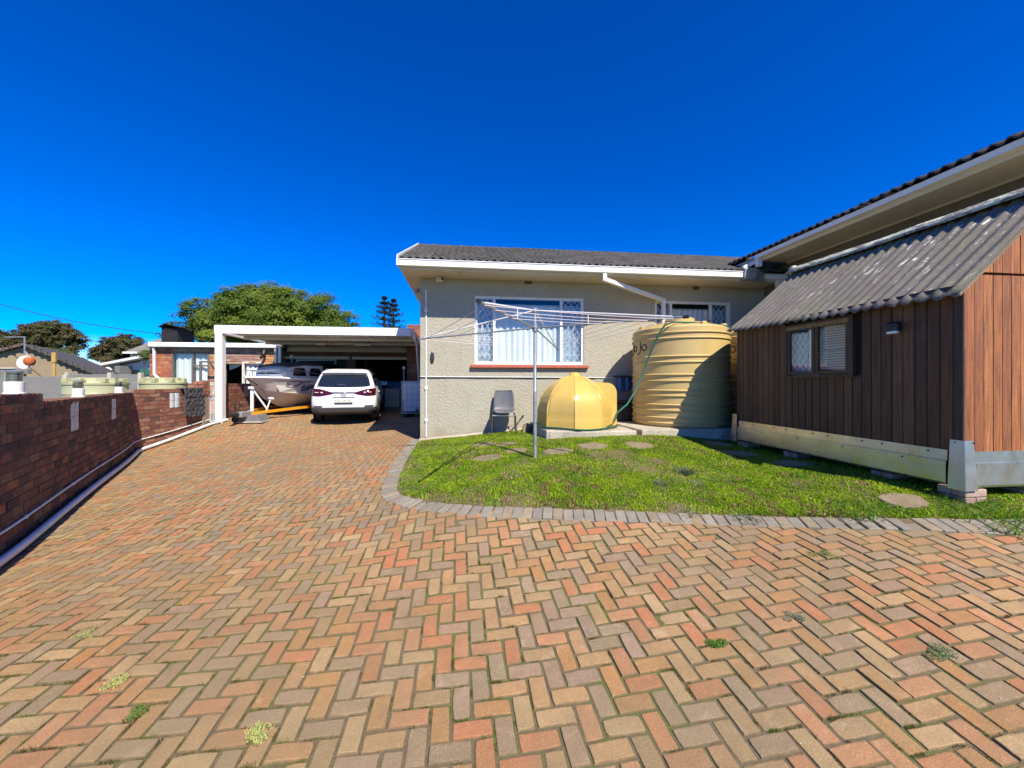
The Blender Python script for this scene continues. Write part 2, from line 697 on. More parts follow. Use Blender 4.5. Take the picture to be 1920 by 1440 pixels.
def soil_extra(nt, c, p):
    f = ramp(nt, nz(nt, 1.5, 6, .7, p), [(.40, (0, 0, 0)), (.52, (1, 1, 1))])
    return mixc(nt, f, c, (.06, .085, .018))


M_ground = mat('earth', (.15, .12, .075), (.10, .085, .05), 1.2, .95, .8, 30, extra=soil_extra)
M_lawnsoil = mat('lawn_soil', (.20, .135, .075), (.15, .115, .05), 4, .95, 1.0, 50)


def plaster_extra(nt, c, p):
    f = ramp(nt, nz(nt, .7, 5, .65, p), [(.5, (0, 0, 0)), (.75, (.35, .35, .35))])
    c = mixc(nt, f, c, (.36, .31, .225))
    q = pos(nt, (9, 9, .55))
    f = ramp(nt, nz(nt, 1.2, 5, .7, q), [(.56, (0, 0, 0)), (.74, (.38, .38, .38))])
    c = mixc(nt, f, c, (.27, .23, .165))
    sep = nt.nodes.new('ShaderNodeSeparateXYZ')
    nt.links.new(p, sep.inputs[0])
    mr = nt.nodes.new('ShaderNodeMapRange')
    mr.inputs['From Min'].default_value = -.72
    mr.inputs['From Max'].default_value = -1.15
    nt.links.new(sep.outputs[2], mr.inputs['Value'])
    m = nt.nodes.new('ShaderNodeMath')
    m.operation = 'MULTIPLY'
    nt.links.new(mr.outputs[0], m.inputs[0])
    nt.links.new(nz(nt, 5, 6, .75, p), m.inputs[1])
    return mixc(nt, ramp(nt, m.outputs[0], [(.22, (0, 0, 0)), (.62, (.62, .62, .62))]), c, (.24, .185, .115))


M_plaster = mat('textured_plaster', (.435, .41, .325), (.405, .375, .29), 2.5, .9, 2.2, 21, extra=plaster_extra, fine=.08)
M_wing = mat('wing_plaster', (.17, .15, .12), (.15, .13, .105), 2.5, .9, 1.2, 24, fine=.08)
M_white = mat('white_paint', (.80, .79, .76), (.72, .71, .67), 2.0, .45, .05, 30, fine=.03)
M_wmetal = mat('white_metal', (.82, .82, .81), (.75, .75, .73), 3.0, .35, fine=.02)
M_pvc = mat('white_pvc', (.80, .80, .78), (.70, .70, .67), 4.0, .35, fine=.04)
M_soffit = mat('soffit_board', (.66, .60, .50), (.60, .55, .45), 1.5, .7, .1, 20, fine=.04)


def tile_extra(nt, c, p):
    f = ramp(nt, nz(nt, 17, 5, .75, p), [(.60, (0, 0, 0)), (.70, (.7, .7, .7))])
    return mixc(nt, f, c, (.30, .28, .22))


M_tile = [mat('concrete_tile', W, (.7, .7, .72), 7, .85, .6, 70, tint=t, extra=tile_extra) for t in ('obj', 'attr')]
M_sillred = mat('red_sill', (.50, .12, .07), (.40, .10, .06), 9, .6, .2, 40)
M_curtain = mat('white_curtain', (.82, .84, .82), (.74, .78, .77), 3, .9, fine=.05)
M_net = mat('patterned_curtain', (.62, .66, .70), (.34, .40, .47), 16, .9, fine=.1)
M_glass = glass('window_glass')
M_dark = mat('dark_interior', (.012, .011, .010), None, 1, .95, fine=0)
M_black = mat('black_plastic', (.018, .018, .02), (.03, .03, .03), 9, .45, fine=.05)
M_rubber = mat('tyre_rubber', (.02, .02, .021), (.03, .03, .028), 14, .8, fine=.1)
M_steel = mat('galvanised_steel', (.56, .58, .58), (.44, .46, .46), 7, .38, .06, 26, metal=.75, rough2=.55, fine=.06)
M_galv = mat('galvanised_pole', (.46, .48, .50), (.32, .33, .35), 11, .45, .1, 60, metal=.5, fine=.12)


def skirt_extra(nt, c, p):
    f = ramp(nt, nz(nt, 3.0, 5, .6, p), [(.45, (0, 0, 0)), (.65, (.55, .55, .55))])
    return mixc(nt, f, c, (.40, .42, .30))


M_skirt = mat('galvanised_sheet', (.62, .64, .64), (.52, .54, .54), 4, .24, .05, 9, metal=.92, rough2=.40, fine=.05, extra=skirt_extra)


def wood_extra(nt, c, p):
    q = pos(nt, (22, 22, .9))
    f = ramp(nt, nz(nt, 2.6, 6, .7, q), [(.30, (.38, .36, .34)), (.52, (1, 1, 1)), (.72, (1.6, 1.55, 1.4))])
    c = mixc(nt, 1.0, c, f, 'MULTIPLY')
    q2 = pos(nt, (6, 6, 1.4))
    f2 = ramp(nt, nz(nt, 1.5, 5, .7, q2), [(.60, (0, 0, 0)), (.74, (.5, .5, .5))])
    return mixc(nt, f2, c, (.16, .12, .09))


M_plank = mat('stained_plank', W, (.8, .78, .76), 3, .62, .45, 60, tint='obj', extra=wood_extra, fine=.1)
M_wframe = mat('dark_timber', (.085, .045, .026), (.055, .03, .02), 8, .6, .3, 60, extra=wood_extra)
M_rawwood = mat('raw_timber', (.33, .22, .11), (.26, .17, .08), 8, .7, .3, 60, extra=wood_extra)


def roof_extra(nt, c, p):
    # lichen and old white paint drips that run down the slope (long axis across the house front)
    q = pos(nt, (1.0, 4.2, 1.0), -TH)
    f = ramp(nt, nz(nt, 5.5, 4, .62, q), [(.615, (0, 0, 0)), (.630, (1, 1, 1))])
    k = ramp(nt, nz(nt, .9, 3, .5, p), [(.42, (0, 0, 0)), (.60, (1, 1, 1))])
    c = mixc(nt, mixc(nt, 1.0, f, k, 'MULTIPLY'), c, (.72, .72, .66))
    m = ramp(nt, nz(nt, 1.9, 6, .72, p), [(.46, (0, 0, 0)), (.66, (.8, .8, .8))])
    c = mixc(nt, m, c, (.15, .15, .095))
    m = ramp(nt, nz(nt, 14, 5, .75, p), [(.55, (0, 0, 0)), (.72, (.6, .6, .6))])
    c = mixc(nt, m, c, (.30, .28, .235))
    d = ramp(nt, nz(nt, 3.1, 6, .75, q), [(.30, (.55, .55, .55)), (.5, (0, 0, 0))])
    c = mixc(nt, d, c, (.10, .085, .085))
    y = ramp(nt, nz(nt, 6, 3, .6, q), [(.68, (0, 0, 0)), (.74, (.6, .6, .6))])
    return mixc(nt, y, c, (.30, .25, .07))


M_asb = mat('fibre_cement_sheet', (.205, .176, .152), (.15, .13, .113), 5, .9, .7, 50, extra=roof_extra)


def ridge_extra(nt, c, p):
    q = pos(nt, (2.0, 1.0, 2.0), -TH)
    f = ramp(nt, nz(nt, 8, 5, .7, q), [(.48, (0, 0, 0)), (.53, (1, 1, 1))])
    return mixc(nt, f, c, (.58, .60, .44))


M_ridge = mat('lichened_ridge', (.25, .23, .215), (.20, .18, .17), 6, .9, .6, 50, extra=ridge_extra)


def tank_extra(nt, c, p):
    f = ramp(nt, nz(nt, 1.6, 5, .6, p), [(.5, (0, 0, 0)), (.72, (.4, .4, .4))])
    return mixc(nt, f, c, (.40, .28, .10))


M_tank = mat('sand_yellow_plastic', (.57, .415, .165), (.54, .39, .155), 2, .42, .04, 30, fine=.03, extra=tank_extra)
M_dome = mat('sun_yellow_plastic', (.64, .43, .105), (.60, .40, .10), 2, .24, .02, 16, fine=.03, extra=tank_extra)
M_gtank = mat('pale_green_plastic', (.42, .42, .24), (.39, .39, .22), 2, .45, fine=.03)
M_text = mat('dark_lettering', (.035, .022, .015), None, 1, .6, fine=0)
M_hose = mat('green_hose', (.015, .135, .085), (.012, .11, .07), 9, .4, fine=.05)
M_conc = mat('weathered_concrete', (.58, .52, .41), (.43, .385, .30), 4, .92, .9, 36, extra=lambda nt, c, p: mixc(nt, ramp(nt, nz(nt, 9, 6, .75, p), [(.55, (0, 0, 0)), (.7, (.7, .7, .7))]), c, (.13, .12, .085)))
M_precast = mat('grey_precast', (.23, .222, .21), (.205, .198, .188), 3, .9, .3, 40)
M_precpost = mat('cream_precast', (.55, .52, .43), (.5, .47, .40), 3, .9, .3, 40)
M_chair = mat('grey_moulded_plastic', (.12, .122, .13), (.105, .107, .115), 5, .42, .1, 60, fine=.04)
M_leg = mat('brown_tube', (.10, .055, .045), (.07, .04, .035), 12, .5, fine=.1)
M_line = mat('pink_line', (.72, .50, .54), (.78, .74, .74), 3, .7, fine=0)
M_blue = mat('blue_plastic', (.02, .10, .33), (.015, .08, .28), 6, .35, fine=.04)
M_stone = mat('stepping_stone', (.31, .235, .145), (.22, .17, .10), 7, .92, .8, 50, extra=lambda nt, c, p: mixc(nt, ramp(nt, nz(nt, 5, 5, .7, p), [(.5, (0, 0, 0)), (.65, (.6, .6, .6))]), c, (.12, .12, .05)))
M_terra = mat('terracotta', (.50, .13, .06), (.42, .11, .05), 7, .7, .2, 50)
M_carw = mat('white_car_paint', (.82, .83, .84), None, 2, .22, coat=.6, fine=0)
M_carg = mat('grey_cladding', (.05, .05, .053), (.042, .042, .045), 9, .5, fine=.03)
M_cars = mat('silver_trim', (.62, .62, .63), None, 2, .25, metal=.8, fine=0)
M_carglass = mat('tinted_glass', (.012, .016, .022), None, 2, .06, spec=.8, fine=0)
M_tail = mat('red_lamp', (.06, .002, .004), (.04, .0015, .003), 9, .15, coat=.5, fine=0)
M_lampclear = mat('clear_lamp', (.8, .78, .75), None, 2, .2, fine=0)
M_hull = mat('boat_gelcoat', (.62, .575, .55), (.57, .53, .51), 1.5, .3, fine=.02, coat=.3)
M_navy = mat('navy_canvas', (.03, .035, .05), (.045, .05, .065), 5, .85, .3, 60)
M_boatw = mat('white_gelcoat', (.78, .78, .77), None, 2, .3, fine=0)
M_yellow = mat('yellow_paint', (.75, .34, .015), (.68, .30, .015), 7, .45, fine=.06)
M_lettering = mat('navy_lettering', (.03, .035, .09), None, 1, .5, fine=0)
M_door = mat('dark_green_door', (.012, .035, .026), (.01, .03, .022), 6, .6, fine=.06)
M_lean = mat('ribbed_roof_sheet', (.60, .575, .52), (.55, .53, .48), 2, .5, fine=.04)
M_tote = mat('translucent_tank', (.62, .66, .72), (.55, .58, .64), 4, .35, fine=.05)
M_mat_sh = mat('shaggy_rug', (.135, .125, .135), (.09, .085, .09), 30, .95, 2.0, 120)
M_charcoal = mat('charcoal_brick', (.030, .030, .032), (.022, .022, .024), 9, .8, .4, 70)
M_brownframe = mat('brown_frame', (.17, .13, .105), (.14, .11, .09), 8, .6, fine=.06)
M_taupe = mat('taupe_wall', (.33, .255, .16), (.29, .22, .135), 2, .9, .4, 30)
M_whitewall = mat('white_wall', (.78, .78, .77), (.70, .70, .69), 1.2, .8, fine=.04)
M_brownroof = mat('brown_roof', (.20, .10, .07), (.16, .085, .06), 5, .85, .5, 40)
M_greyroof = mat('grey_roof', (.24, .225, .20), (.20, .19, .17), 4, .85, .4, 40)
M_rust = mat('white_dish', (.78, .75, .70), (.70, .66, .6), 4, .5, fine=.03)
M_orange = mat('orange_rust', (.62, .13, .03), (.45, .10, .03), 14, .8, .5, 60)
M_ybrown = mat('ochre_pipe', (.55, .36, .09), (.48, .31, .08), 7, .5)
M_bark = mat('bark', (.11, .085, .065), (.075, .06, .047), 9, .95, 1.0, 30)
M_lglass = glass('ribbed_lamp_glass', (.55, .57, .58), 1.6)
M_gblock = mat('glass_block', (.78, .81, .80), (.50, .54, .54), 26, .12, .6, 22, spec=.8)


def leafmat(name, c1, c2, c3):
    def ex(nt, c, p):
        f = ramp(nt, nz(nt, .55, 4, .6, p), [(.42, (0, 0, 0)), (.66, (1, 1, 1))])
        return mixc(nt, f, c, c3)
    m = mat(name, c1, c2, 3.5, .6, fine=.18, extra=ex, spec=.25)
    nt = m.node_tree
    b = nt.nodes['Principled BSDF']
    out = [n for n in nt.nodes if n.type == 'OUTPUT_MATERIAL'][0]
    tl = nt.nodes.new('ShaderNodeBsdfTranslucent')
    src = b.inputs['Base Color'].links[0].from_socket
    nt.links.new(src, tl.inputs['Color'])
    mx = nt.nodes.new('ShaderNodeMixShader')
    mx.inputs[0].default_value = .28
    nt.links.new(b.outputs[0], mx.inputs[1])
    nt.links.new(tl.outputs[0], mx.inputs[2])
    nt.links.new(mx.outputs[0], out.inputs['Surface'])
    return m


M_leafA = leafmat('bright_leaf', (.115, .185, .015), (.085, .15, .013), (.16, .20, .020))
M_leafB = leafmat('dark_leaf', (.085, .088, .026), (.062, .070, .022), (.12, .092, .036))
M_leafC = leafmat('hedge_leaf', (.11, .16, .03), (.09, .14, .025), (.14, .17, .04))
M_pine = leafmat('pine_needle', (.045, .075, .036), (.035, .06, .03), (.055, .08, .038))


def tintmix(m):
    """multiply a leaf material by the per-face tint"""
    nt = m.node_tree
    b = nt.nodes['Principled BSDF']
    return m


def grassmat():
    m = bpy.data.materials.new('grass_blade')
    m.use_nodes = True
    nt = m.node_tree
    b = nt.nodes['Principled BSDF']
    at = nt.nodes.new('ShaderNodeAttribute')
    at.attribute_name = 'tint'
    nt.links.new(at.outputs['Color'], b.inputs['Base Color'])
    b.inputs['Roughness'].default_value = .55
    b.inputs['Specular IOR Level'].default_value = .3
    out = [n for n in nt.nodes if n.type == 'OUTPUT_MATERIAL'][0]
    tl = nt.nodes.new('ShaderNodeBsdfTranslucent')
    nt.links.new(at.outputs['Color'], tl.inputs['Color'])
    mx = nt.nodes.new('ShaderNodeMixShader')
    mx.inputs[0].default_value = .35
    nt.links.new(b.outputs[0], mx.inputs[1])
    nt.links.new(tl.outputs[0], mx.inputs[2])
    nt.links.new(mx.outputs[0], out.inputs['Surface'])
    return m


M_grass = grassmat()
# ================================================================== GROUND
def smooth_curve(pts, step, it=3):
    pts = [Vector((p[0], p[1])) for p in pts]
    for _ in range(it):
        q = [pts[0]]
        for i in range(len(pts) - 1):
            q += [pts[i] * .75 + pts[i + 1] * .25, pts[i] * .25 + pts[i + 1] * .75]
        pts = q + [pts[-1]]
    out, acc = [pts[0]], 0
    for i in range(1, len(pts)):
        a, b = pts[i - 1], pts[i]
        L = (b - a).length
        while acc + L >= step and L > 0:
            t = (step - acc) / L
            a = a + (b - a) * t
            out.append(a.copy())
            L = (b - a).length
            acc = 0
        acc += L
    return out


def inside(poly, x, y):
    poly = np.asarray(poly)
    x = np.asarray(x, float)
    y = np.asarray(y, float)
    r = np.zeros(x.shape, bool)
    n = len(poly)
    for i in range(n):
        x0, y0 = poly[i]
        x1, y1 = poly[(i + 1) % n]
        if y0 == y1: continue
        c = ((y0 > y) != (y1 > y)) & (x < (x1 - x0) * (y - y0) / (y1 - y0) + x0)
        r ^= c
    return r


# one sheet of earth to the horizon: fine near the house, coarse beyond
def ground_sheet():
    xs = np.r_[[-900, -300, -120, -60, -30, -18], np.arange(-11, 9.01, .25), [14, 25, 60, 150, 400, 900]]
    ys = np.r_[[-300, -80, -20, -6], np.arange(-1, 17.01, .25), [22, 35, 60, 120, 300, 900, 2000]]
    X, Y = np.meshgrid(xs, ys, indexing='ij')
    a, b = toF(X, Y)
    dip = .11 + .35 * ((a > -6) & (a < -1.2) & (b > 8.2) & (b < 13))
    Zz = gv(X, Y) - dip
    far = (X < -11.5) | (X > 9.5) | (Y > 17.5)
    Zz = np.where(far, -1.35, Zz)
    nx, ny = X.shape
    idx = np.arange(nx * ny).reshape(nx, ny)
    f = np.stack([idx[:-1, :-1], idx[1:, :-1], idx[1:, 1:], idx[:-1, 1:]], -1).reshape(-1, 4)
    me = bpy.data.meshes.new('ground')
    me.from_pydata(np.stack([X, Y, Zz], -1).reshape(-1, 3).tolist(), [], f.tolist())
    me.materials.append(M_ground)
    o = bpy.data.objects.new('ground', me)
    link(o)
    o['kind'] = 'structure'


ground_sheet()

# kerb line, read off the photograph and dropped on the ground
KO = [on_ground(u, v) for u, v in [(769, 825), (765, 832), (757, 843), (746, 856), (737, 870), (728, 886), (719, 905), (712, 925), (716, 934), (723, 940), (748, 949), (777, 956.5), (827, 963.5), (890, 969), (973, 972.5), (1057, 976), (1140, 978), (1223, 981), (1307, 983), (1390, 986), (1520, 990), (1650, 994), (1780, 998), (1919, 1003)]]
KO = [(p.x, p.y) for p in KO] + [(KO[-1].x + 1.2, KO[-1].y - .10), (KO[-1].x + 2.6, KO[-1].y - .2)]
KC = smooth_curve(KO, .02, 2)


def offset_curve(c, d):
    out = []
    for i in range(len(c)):
        t = (c[min(i + 6, len(c) - 1)] - c[max(i - 6, 0)])
        if t.length < 1e-6: continue
        t.normalize()
        out.append(c[i] + Vector((-t.y, t.x)) * d)
    return out


KI = offset_curve(KC, .20)
_pw = [Hf(8, -5.2), Hf(8, .05), Hf(0, .05)]
LAWN = [(p.x, p.y) for p in KI] + [(7.2, 2.9)] + [(p.x, p.y) for p in _pw]
NOPAVE = [(p.x, p.y) for p in offset_curve(KC, .06)] + [(7.4, 2.9)] + [(p.x, p.y) for p in _pw]

# west boundary wall: first run slants away, second runs along the drive
WD = Vector((-.5908, .8068, 0)).normalized()
W0 = Vector((-4.872, 3.662, 0))
W1LEN = 6.22
WA = W0 - WD * 3.4
WB = W0 + WD * W1LEN
AW, BE = -6.203, 3.317
WE = Hf(AW, BE)
GBK = 8.0          # garage front
DRIVE = [(WA.x, WA.y), (WB.x, WB.y), tuple(WE.xy), tuple(Hf(AW, GBK - .05).xy), tuple(Hf(.3, GBK - .05).xy), tuple(Hf(.3, .1).xy), (8.3, 5.5), (8.3, -.8), (-3.2, -.8)]

PTINT = [((.46, .145, .052), 15), ((.46, .195, .085), 16), ((.42, .24, .10), 18), ((.45, .30, .145), 11), ((.27, .195, .125), 19), ((.30, .205, .145), 11), ((.41, .19, .055), 14), ((.33, .215, .10), 10)]


def pick(pal):
    r = RND.random() * sum(w for _, w in pal)
    for c, w in pal:
        r -= w
        if r <= 0: break
    k = RND.uniform(.86, 1.14)
    return tuple(min(.8, x * k * RND.uniform(.96, 1.04)) for x in c)


def blend(c, x, y):
    # kiln batches: neighbouring pavers lean to a common tone
    n = mnoise.noise((x * .55, y * .55, 8))
    m = (.47, .245, .105) if n > .12 else (.37, .265, .14) if n < -.12 else (.44, .285, .14)
    return tuple((a * .78 + b * .22) * 1.09 for a, b in zip(c, m))


def build_drive():
    # bed of sand: the driveway itself
    mb = MB()
    xs = np.arange(-9.6, 8.4, .1)
    ys = np.arange(-.8, 16.6, .1)
    X, Y = np.meshgrid(xs, ys, indexing='ij')
    ins = inside(DRIVE, X, Y)
    Zz = gv(X, Y) - .0078
    idx = -np.ones(X.shape, int)
    vs, fs = [], []
    for i in range(len(xs) - 1):
        for j in range(len(ys) - 1):
            if ins[i, j] or ins[i + 1, j] or ins[i, j + 1] or ins[i + 1, j + 1]:
                q = []
                for a, b in ((i, j), (i + 1, j), (i + 1, j + 1), (i, j + 1)):
                    if idx[a, b] < 0:
                        idx[a, b] = len(vs)
                        vs.append((X[a, b], Y[a, b], Zz[a, b]))
                    q.append(idx[a, b])
                fs.append(q)
    mb.add(vs, fs)
    o = bpy.data.objects.new('driveway', mb.mesh('driveway', (0, 0, 0), 'all'))
    o.data.materials.append(M_bed)
    link(o)
    o['kind'] = 'structure'
    ORG[o.name] = Vector((0, 0, 0))
    # herringbone bricks, aligned with the house
    N = 150
    cand = []
    U = .0975
    for i in range(-N, N):
        for j in range(-N, N):
            k = (i - j) % 4
            if k == 0:
                cand.append((i + 1, j + .5, 0))
            elif k == 3:
                cand.append((i + .5, j + 1, 1))
    cand = np.array(cand, float)
    rz = math.radians(.9)
    ca, cb = cand[:, 0] * U, cand[:, 1] * U
    a = 1.0 + ca * math.cos(rz) - cb * math.sin(rz)
    b = -1.0 + ca * math.sin(rz) + cb * math.cos(rz)
    x = OX + a * CS - b * SN
    y = OY + a * SN + b * CS
    keep = inside(DRIVE, x, y) & ~inside(NOPAVE, x, y)
    pieces = []
    for xx, yy, o_ in zip(x[keep], y[keep], cand[keep, 2]):
        nrm = gnormal(xx, yy)
        nrm = (nrm + Vector((RND.gauss(0, .011), RND.gauss(0, .011), 0))).normalized()
        yaw = TH + rz + (math.pi / 2 if o_ else 0) + RND.gauss(0, .012)
        xa = Vector((math.cos(yaw), math.sin(yaw), 0))
        ya = nrm.cross(xa).normalized()
        xa = ya.cross(nrm)
        M = Matrix((xa, ya, nrm)).transposed().to_4x4()
        M.translation = Vector((xx, yy, g(xx, yy) + RND.gauss(0, .0022))) - nrm * .03
        pieces.append((M, (.1850, .0895, .06), blend(pick(PTINT), x=xx, y=yy)))
    lay(o, pieces, 'paver', M_paver, 300, 'pavers', .006, worn=True)
    return o


drive = build_drive()


def build_kerb():
    mid = offset_curve(KC, .10)
    o = thing('kerb', None, None, (0, 0, 0), 'W', kind='structure')
    pieces = []
    acc = 0
    for i in range(1, len(mid) - 1):
        acc += (mid[i] - mid[i - 1]).length
        if acc < .0985: continue
        acc = 0
        t = (mid[min(i + 4, len(mid) - 1)] - mid[max(i - 4, 0)]).normalized()
        p = mid[i]
        nrm = (gnormal(p.x, p.y) + Vector((RND.gauss(0, .02), RND.gauss(0, .02), 0))).normalized()
        xa = Vector((t.x, t.y, 0))
        ya = nrm.cross(xa).normalized()
        xa = ya.cross(nrm)
        M = Matrix((xa, ya, nrm)).transposed().to_4x4()
        M.translation = Vector((p.x, p.y, g(p.x, p.y) + .010 + RND.gauss(0, .003))) - nrm * .03
        k = RND.uniform(.85, 1.12)
        warm = RND.random() < .2
        pieces.append((M, (.093, .196, .06), (.31 * k, .275 * k, .22 * k) if not warm else (.34 * k, .27 * k, .18 * k)))
    lay(o, pieces, 'kerb_brick', M_kerb, 300, 'kerb_bricks', .006)


build_kerb()

# lawn soil
def build_lawn_soil():
    xs = np.arange(-2.4, 8.0, .06)
    ys = np.arange(2.6, 9.4, .06)
    X, Y = np.meshgrid(xs, ys, indexing='ij')
    LX = [(p.x, p.y) for p in offset_curve(KC, .13)] + [(7.2, 2.9)] + [(p.x, p.y) for p in _pw]
    ins = inside(LX, X, Y)
    core = inside(LAWN, X, Y)
    idx = -np.ones(X.shape, int)
    vs, fs = [], []
    for i in range(len(xs) - 1):
        for j in range(len(ys) - 1):
            if ins[i, j] or ins[i + 1, j] or ins[i, j + 1] or ins[i + 1, j + 1]:
                q = []
                for a, b in ((i, j), (i + 1, j), (i + 1, j + 1), (i, j + 1)):
                    if idx[a, b] < 0:
                        idx[a, b] = len(vs)
                        vs.append((X[a, b], Y[a, b], g(X[a, b], Y[a, b]) + ((.008 + .016 * mnoise.noise((X[a, b] * 3, Y[a, b] * 3, 0)) + .006 * mnoise.noise((X[a, b] * 11, Y[a, b] * 11, 0))) if core[a, b] else .001)))
                    q.append(idx[a, b])
                fs.append(q)
    mb = MB().add(vs, fs)
    o = bpy.data.objects.new('lawn', mb.mesh('lawn', (0, 0, 0), 'all'))
    o.data.materials.append(M_lawnsoil)
    link(o)
    o['kind'] = 'structure'


build_lawn_soil()

STONES = [(913, 861, .26), (1046, 848, .24), (907, 836, .25), (968, 847, .2), (948, 835, .2), (1111, 838, .24), (1200, 837, .25), (1344, 834, .25), (1386, 853, .26), (1482, 872, .26), (1692, 941, .19)]
stone_xy = []
SLABEL = ['round tan stepping stone nearest the paving curve', 'tan stepping stone just beside the clothesline pole', 'stepping stone half under grass before the grey chair',
          'small stepping stone beside the clothesline pole on its shadow side', 'small stepping stone between the grey chair and the pole', 'stepping stone on the grass before the yellow dome',
          'stepping stone on the grass before the concrete slab of the tall tank', 'shaded stepping stone before the tall yellow tank', 'shaded stepping stone by the far pier of the timber shed',
          'shaded stepping stone under the edge of the long shed wall', 'broad bare stepping stone by the front corner of the timber shed']
for (u, v, r), lab in zip(STONES, SLABEL):
    p = on_ground(u, v)
    stone_xy.append((p.x, p.y, r * .9))
    ring = []
    n = 15
    rr = [r * RND.uniform(.86, 1.1) for _ in range(n)]
    mb = MB()
    for kz, ks in ((-.03, 1.0), (.012, 1.0), (.026, .93)):
        ring.append([Vector((p.x + rr[i] * ks * math.cos(6.2832 * i / n), p.y + rr[i] * ks * .8 * math.sin(6.2832 * i / n), g(p.x + rr[i] * ks * math.cos(6.2832 * i / n), p.y + rr[i] * ks * .8 * math.sin(6.2832 * i / n)) + kz)) for i in range(n)])
    mb.loft(ring)
    solo('stepping_stone', lab, 'stepping stone', mb, M_stone, tuple(p), 'W', 'stepping stones in the lawn', smooth=True)


# ------------------------------------------------------------------ grass
def grass_patch(name, n, hmin, hmax, seed, region, wid=.0045):
    rng = np.random.default_rng(seed)
    lo = np.array([-2.3, 2.7])
    hi = np.array([7.6, 9.3])
    P = np.zeros((0, 2))
    while len(P) < n:
        q = rng.uniform(lo, hi, (n * 2, 2))
        # thinner with distance
        q = q[rng.random(len(q)) < np.clip(4.6 / q[:, 1], .25, 1) ** 1.2]
        q = q[inside(region, q[:, 0], q[:, 1])]
        a, b = toF(q[:, 0], q[:, 1])
        bad = (b > -.16) | ((a > 2.3) & (b > -1.9) & (a < 4.1)) | ((a > 4.0) & (b > -2.0)) | ((a > 5.7) & (b > -5.2))
        for sx, sy, sr in stone_xy:
            bad |= ((q[:, 0] - sx) ** 2 + ((q[:, 1] - sy) / .8) ** 2) < (sr * rng.uniform(.8, 1.05, len(q))) ** 2
        q = q[~bad]
        nn = np.array([mnoise.fractal((x * 1.1 + 3, y * 1.1, 0), 1, 2, 4) for x, y in q])
        keepp = rng.random(len(q)) < np.clip(.84 + nn * .95, .22, 1)
        # worn earth along the kerb and in the west corner
        ek = np.array([min((KC[i].x - x) ** 2 + (KC[i].y - y) ** 2 for i in range(0, len(KC), 9)) for x, y in q]) ** .5
        keepp &= rng.random(len(q)) < np.clip(.42 + (ek - .2) * 2.2 + np.clip(q[:, 0] - 2, 0, 3), 0, 1)
        P = np.r_[P, q[keepp]]
    P = P[:n]
    big = np.array([mnoise.noise((x * .9, y * .9, 5)) for x, y in P])
    med = np.array([mnoise.noise((x * 3.3, y * 3.3, 9)) for x, y in P])
    shade = np.array([mnoise.noise((x * 7, y * 7, 2)) for x, y in P])
    h = rng.uniform(hmin, hmax, n) * (1 + .55 * big + .3 * med)
    th = rng.uniform(0, 6.2832, n)
    lean = rng.uniform(.35, 1.35, n)
    w = wid * rng.uniform(.7, 1.4, n)
    z0 = gv(P[:, 0], P[:, 1])
    dx, dy = np.cos(th), np.sin(th)
    v0 = np.c_[P[:, 0] - dy * w, P[:, 1] + dx * w, z0]
    v1 = np.c_[P[:, 0] + dy * w, P[:, 1] - dx * w, z0]
    mx, my, mz = P[:, 0] + dx * h * lean * .35, P[:, 1] + dy * h * lean * .35, z0 + h * .62
    v2 = np.c_[mx + dy * w * .8, my - dx * w * .8, mz]
    v3 = np.c_[mx - dy * w * .8, my + dx * w * .8, mz]
    v4 = np.c_[P[:, 0] + dx * h * lean, P[:, 1] + dy * h * lean, z0 + h * (1.05 - .5 * lean)]
    V = np.stack([v0, v1, v2, v3, v4], 1).reshape(-1, 3)
    base = np.arange(n) * 5
    loops = np.stack([base, base + 1, base + 2, base + 3, base + 3, base + 2, base + 4], 1).ravel()
    me = bpy.data.meshes.new(name)
    me.vertices.add(len(V))
    me.vertices.foreach_set('co', V.astype('f').ravel())
    me.loops.add(len(loops))
    me.loops.foreach_set('vertex_index', loops.astype('i'))
    me.polygons.add(2 * n)
    ls = np.stack([np.arange(n) * 7, np.arange(n) * 7 + 4], 1).ravel()
    me.polygons.foreach_set('loop_start', ls.astype('i'))
    me.update(calc_edges=True)
    dry = np.clip((shade - .14) * 3 + (big - .10) * 1.6, 0, 1)
    isdry = rng.random(n) < dry * .6 + .05
    g1 = np.array([.31, .44, .013])
    g2 = np.array([.15, .285, .010])
    t = np.clip(.5 + med * 1.1 + rng.normal(0, .18, n), 0, 1)[:, None]
    col = g1 * t + g2 * (1 - t)
    dc = np.array([.34, .255, .11]) * rng.uniform(.55, 1.15, n)[:, None]
    col = np.where(isdry[:, None], dc, col) * rng.uniform(.8, 1.2, n)[:, None]
    at = me.attributes.new('tint', 'FLOAT_COLOR', 'FACE')
    at.data.foreach_set('color', np.repeat(np.c_[col, np.ones(n)], 2, 0).astype('f').ravel())
    me.materials.append(M_grass)
    o = bpy.data.objects.new(name, me)
    link(o)
    o['kind'] = 'stuff'
    return o


tag(grass_patch('grass', 185000, .018, .05, 3, LAWN), 'short bright green lawn grass with dry straw patches', 'grass')


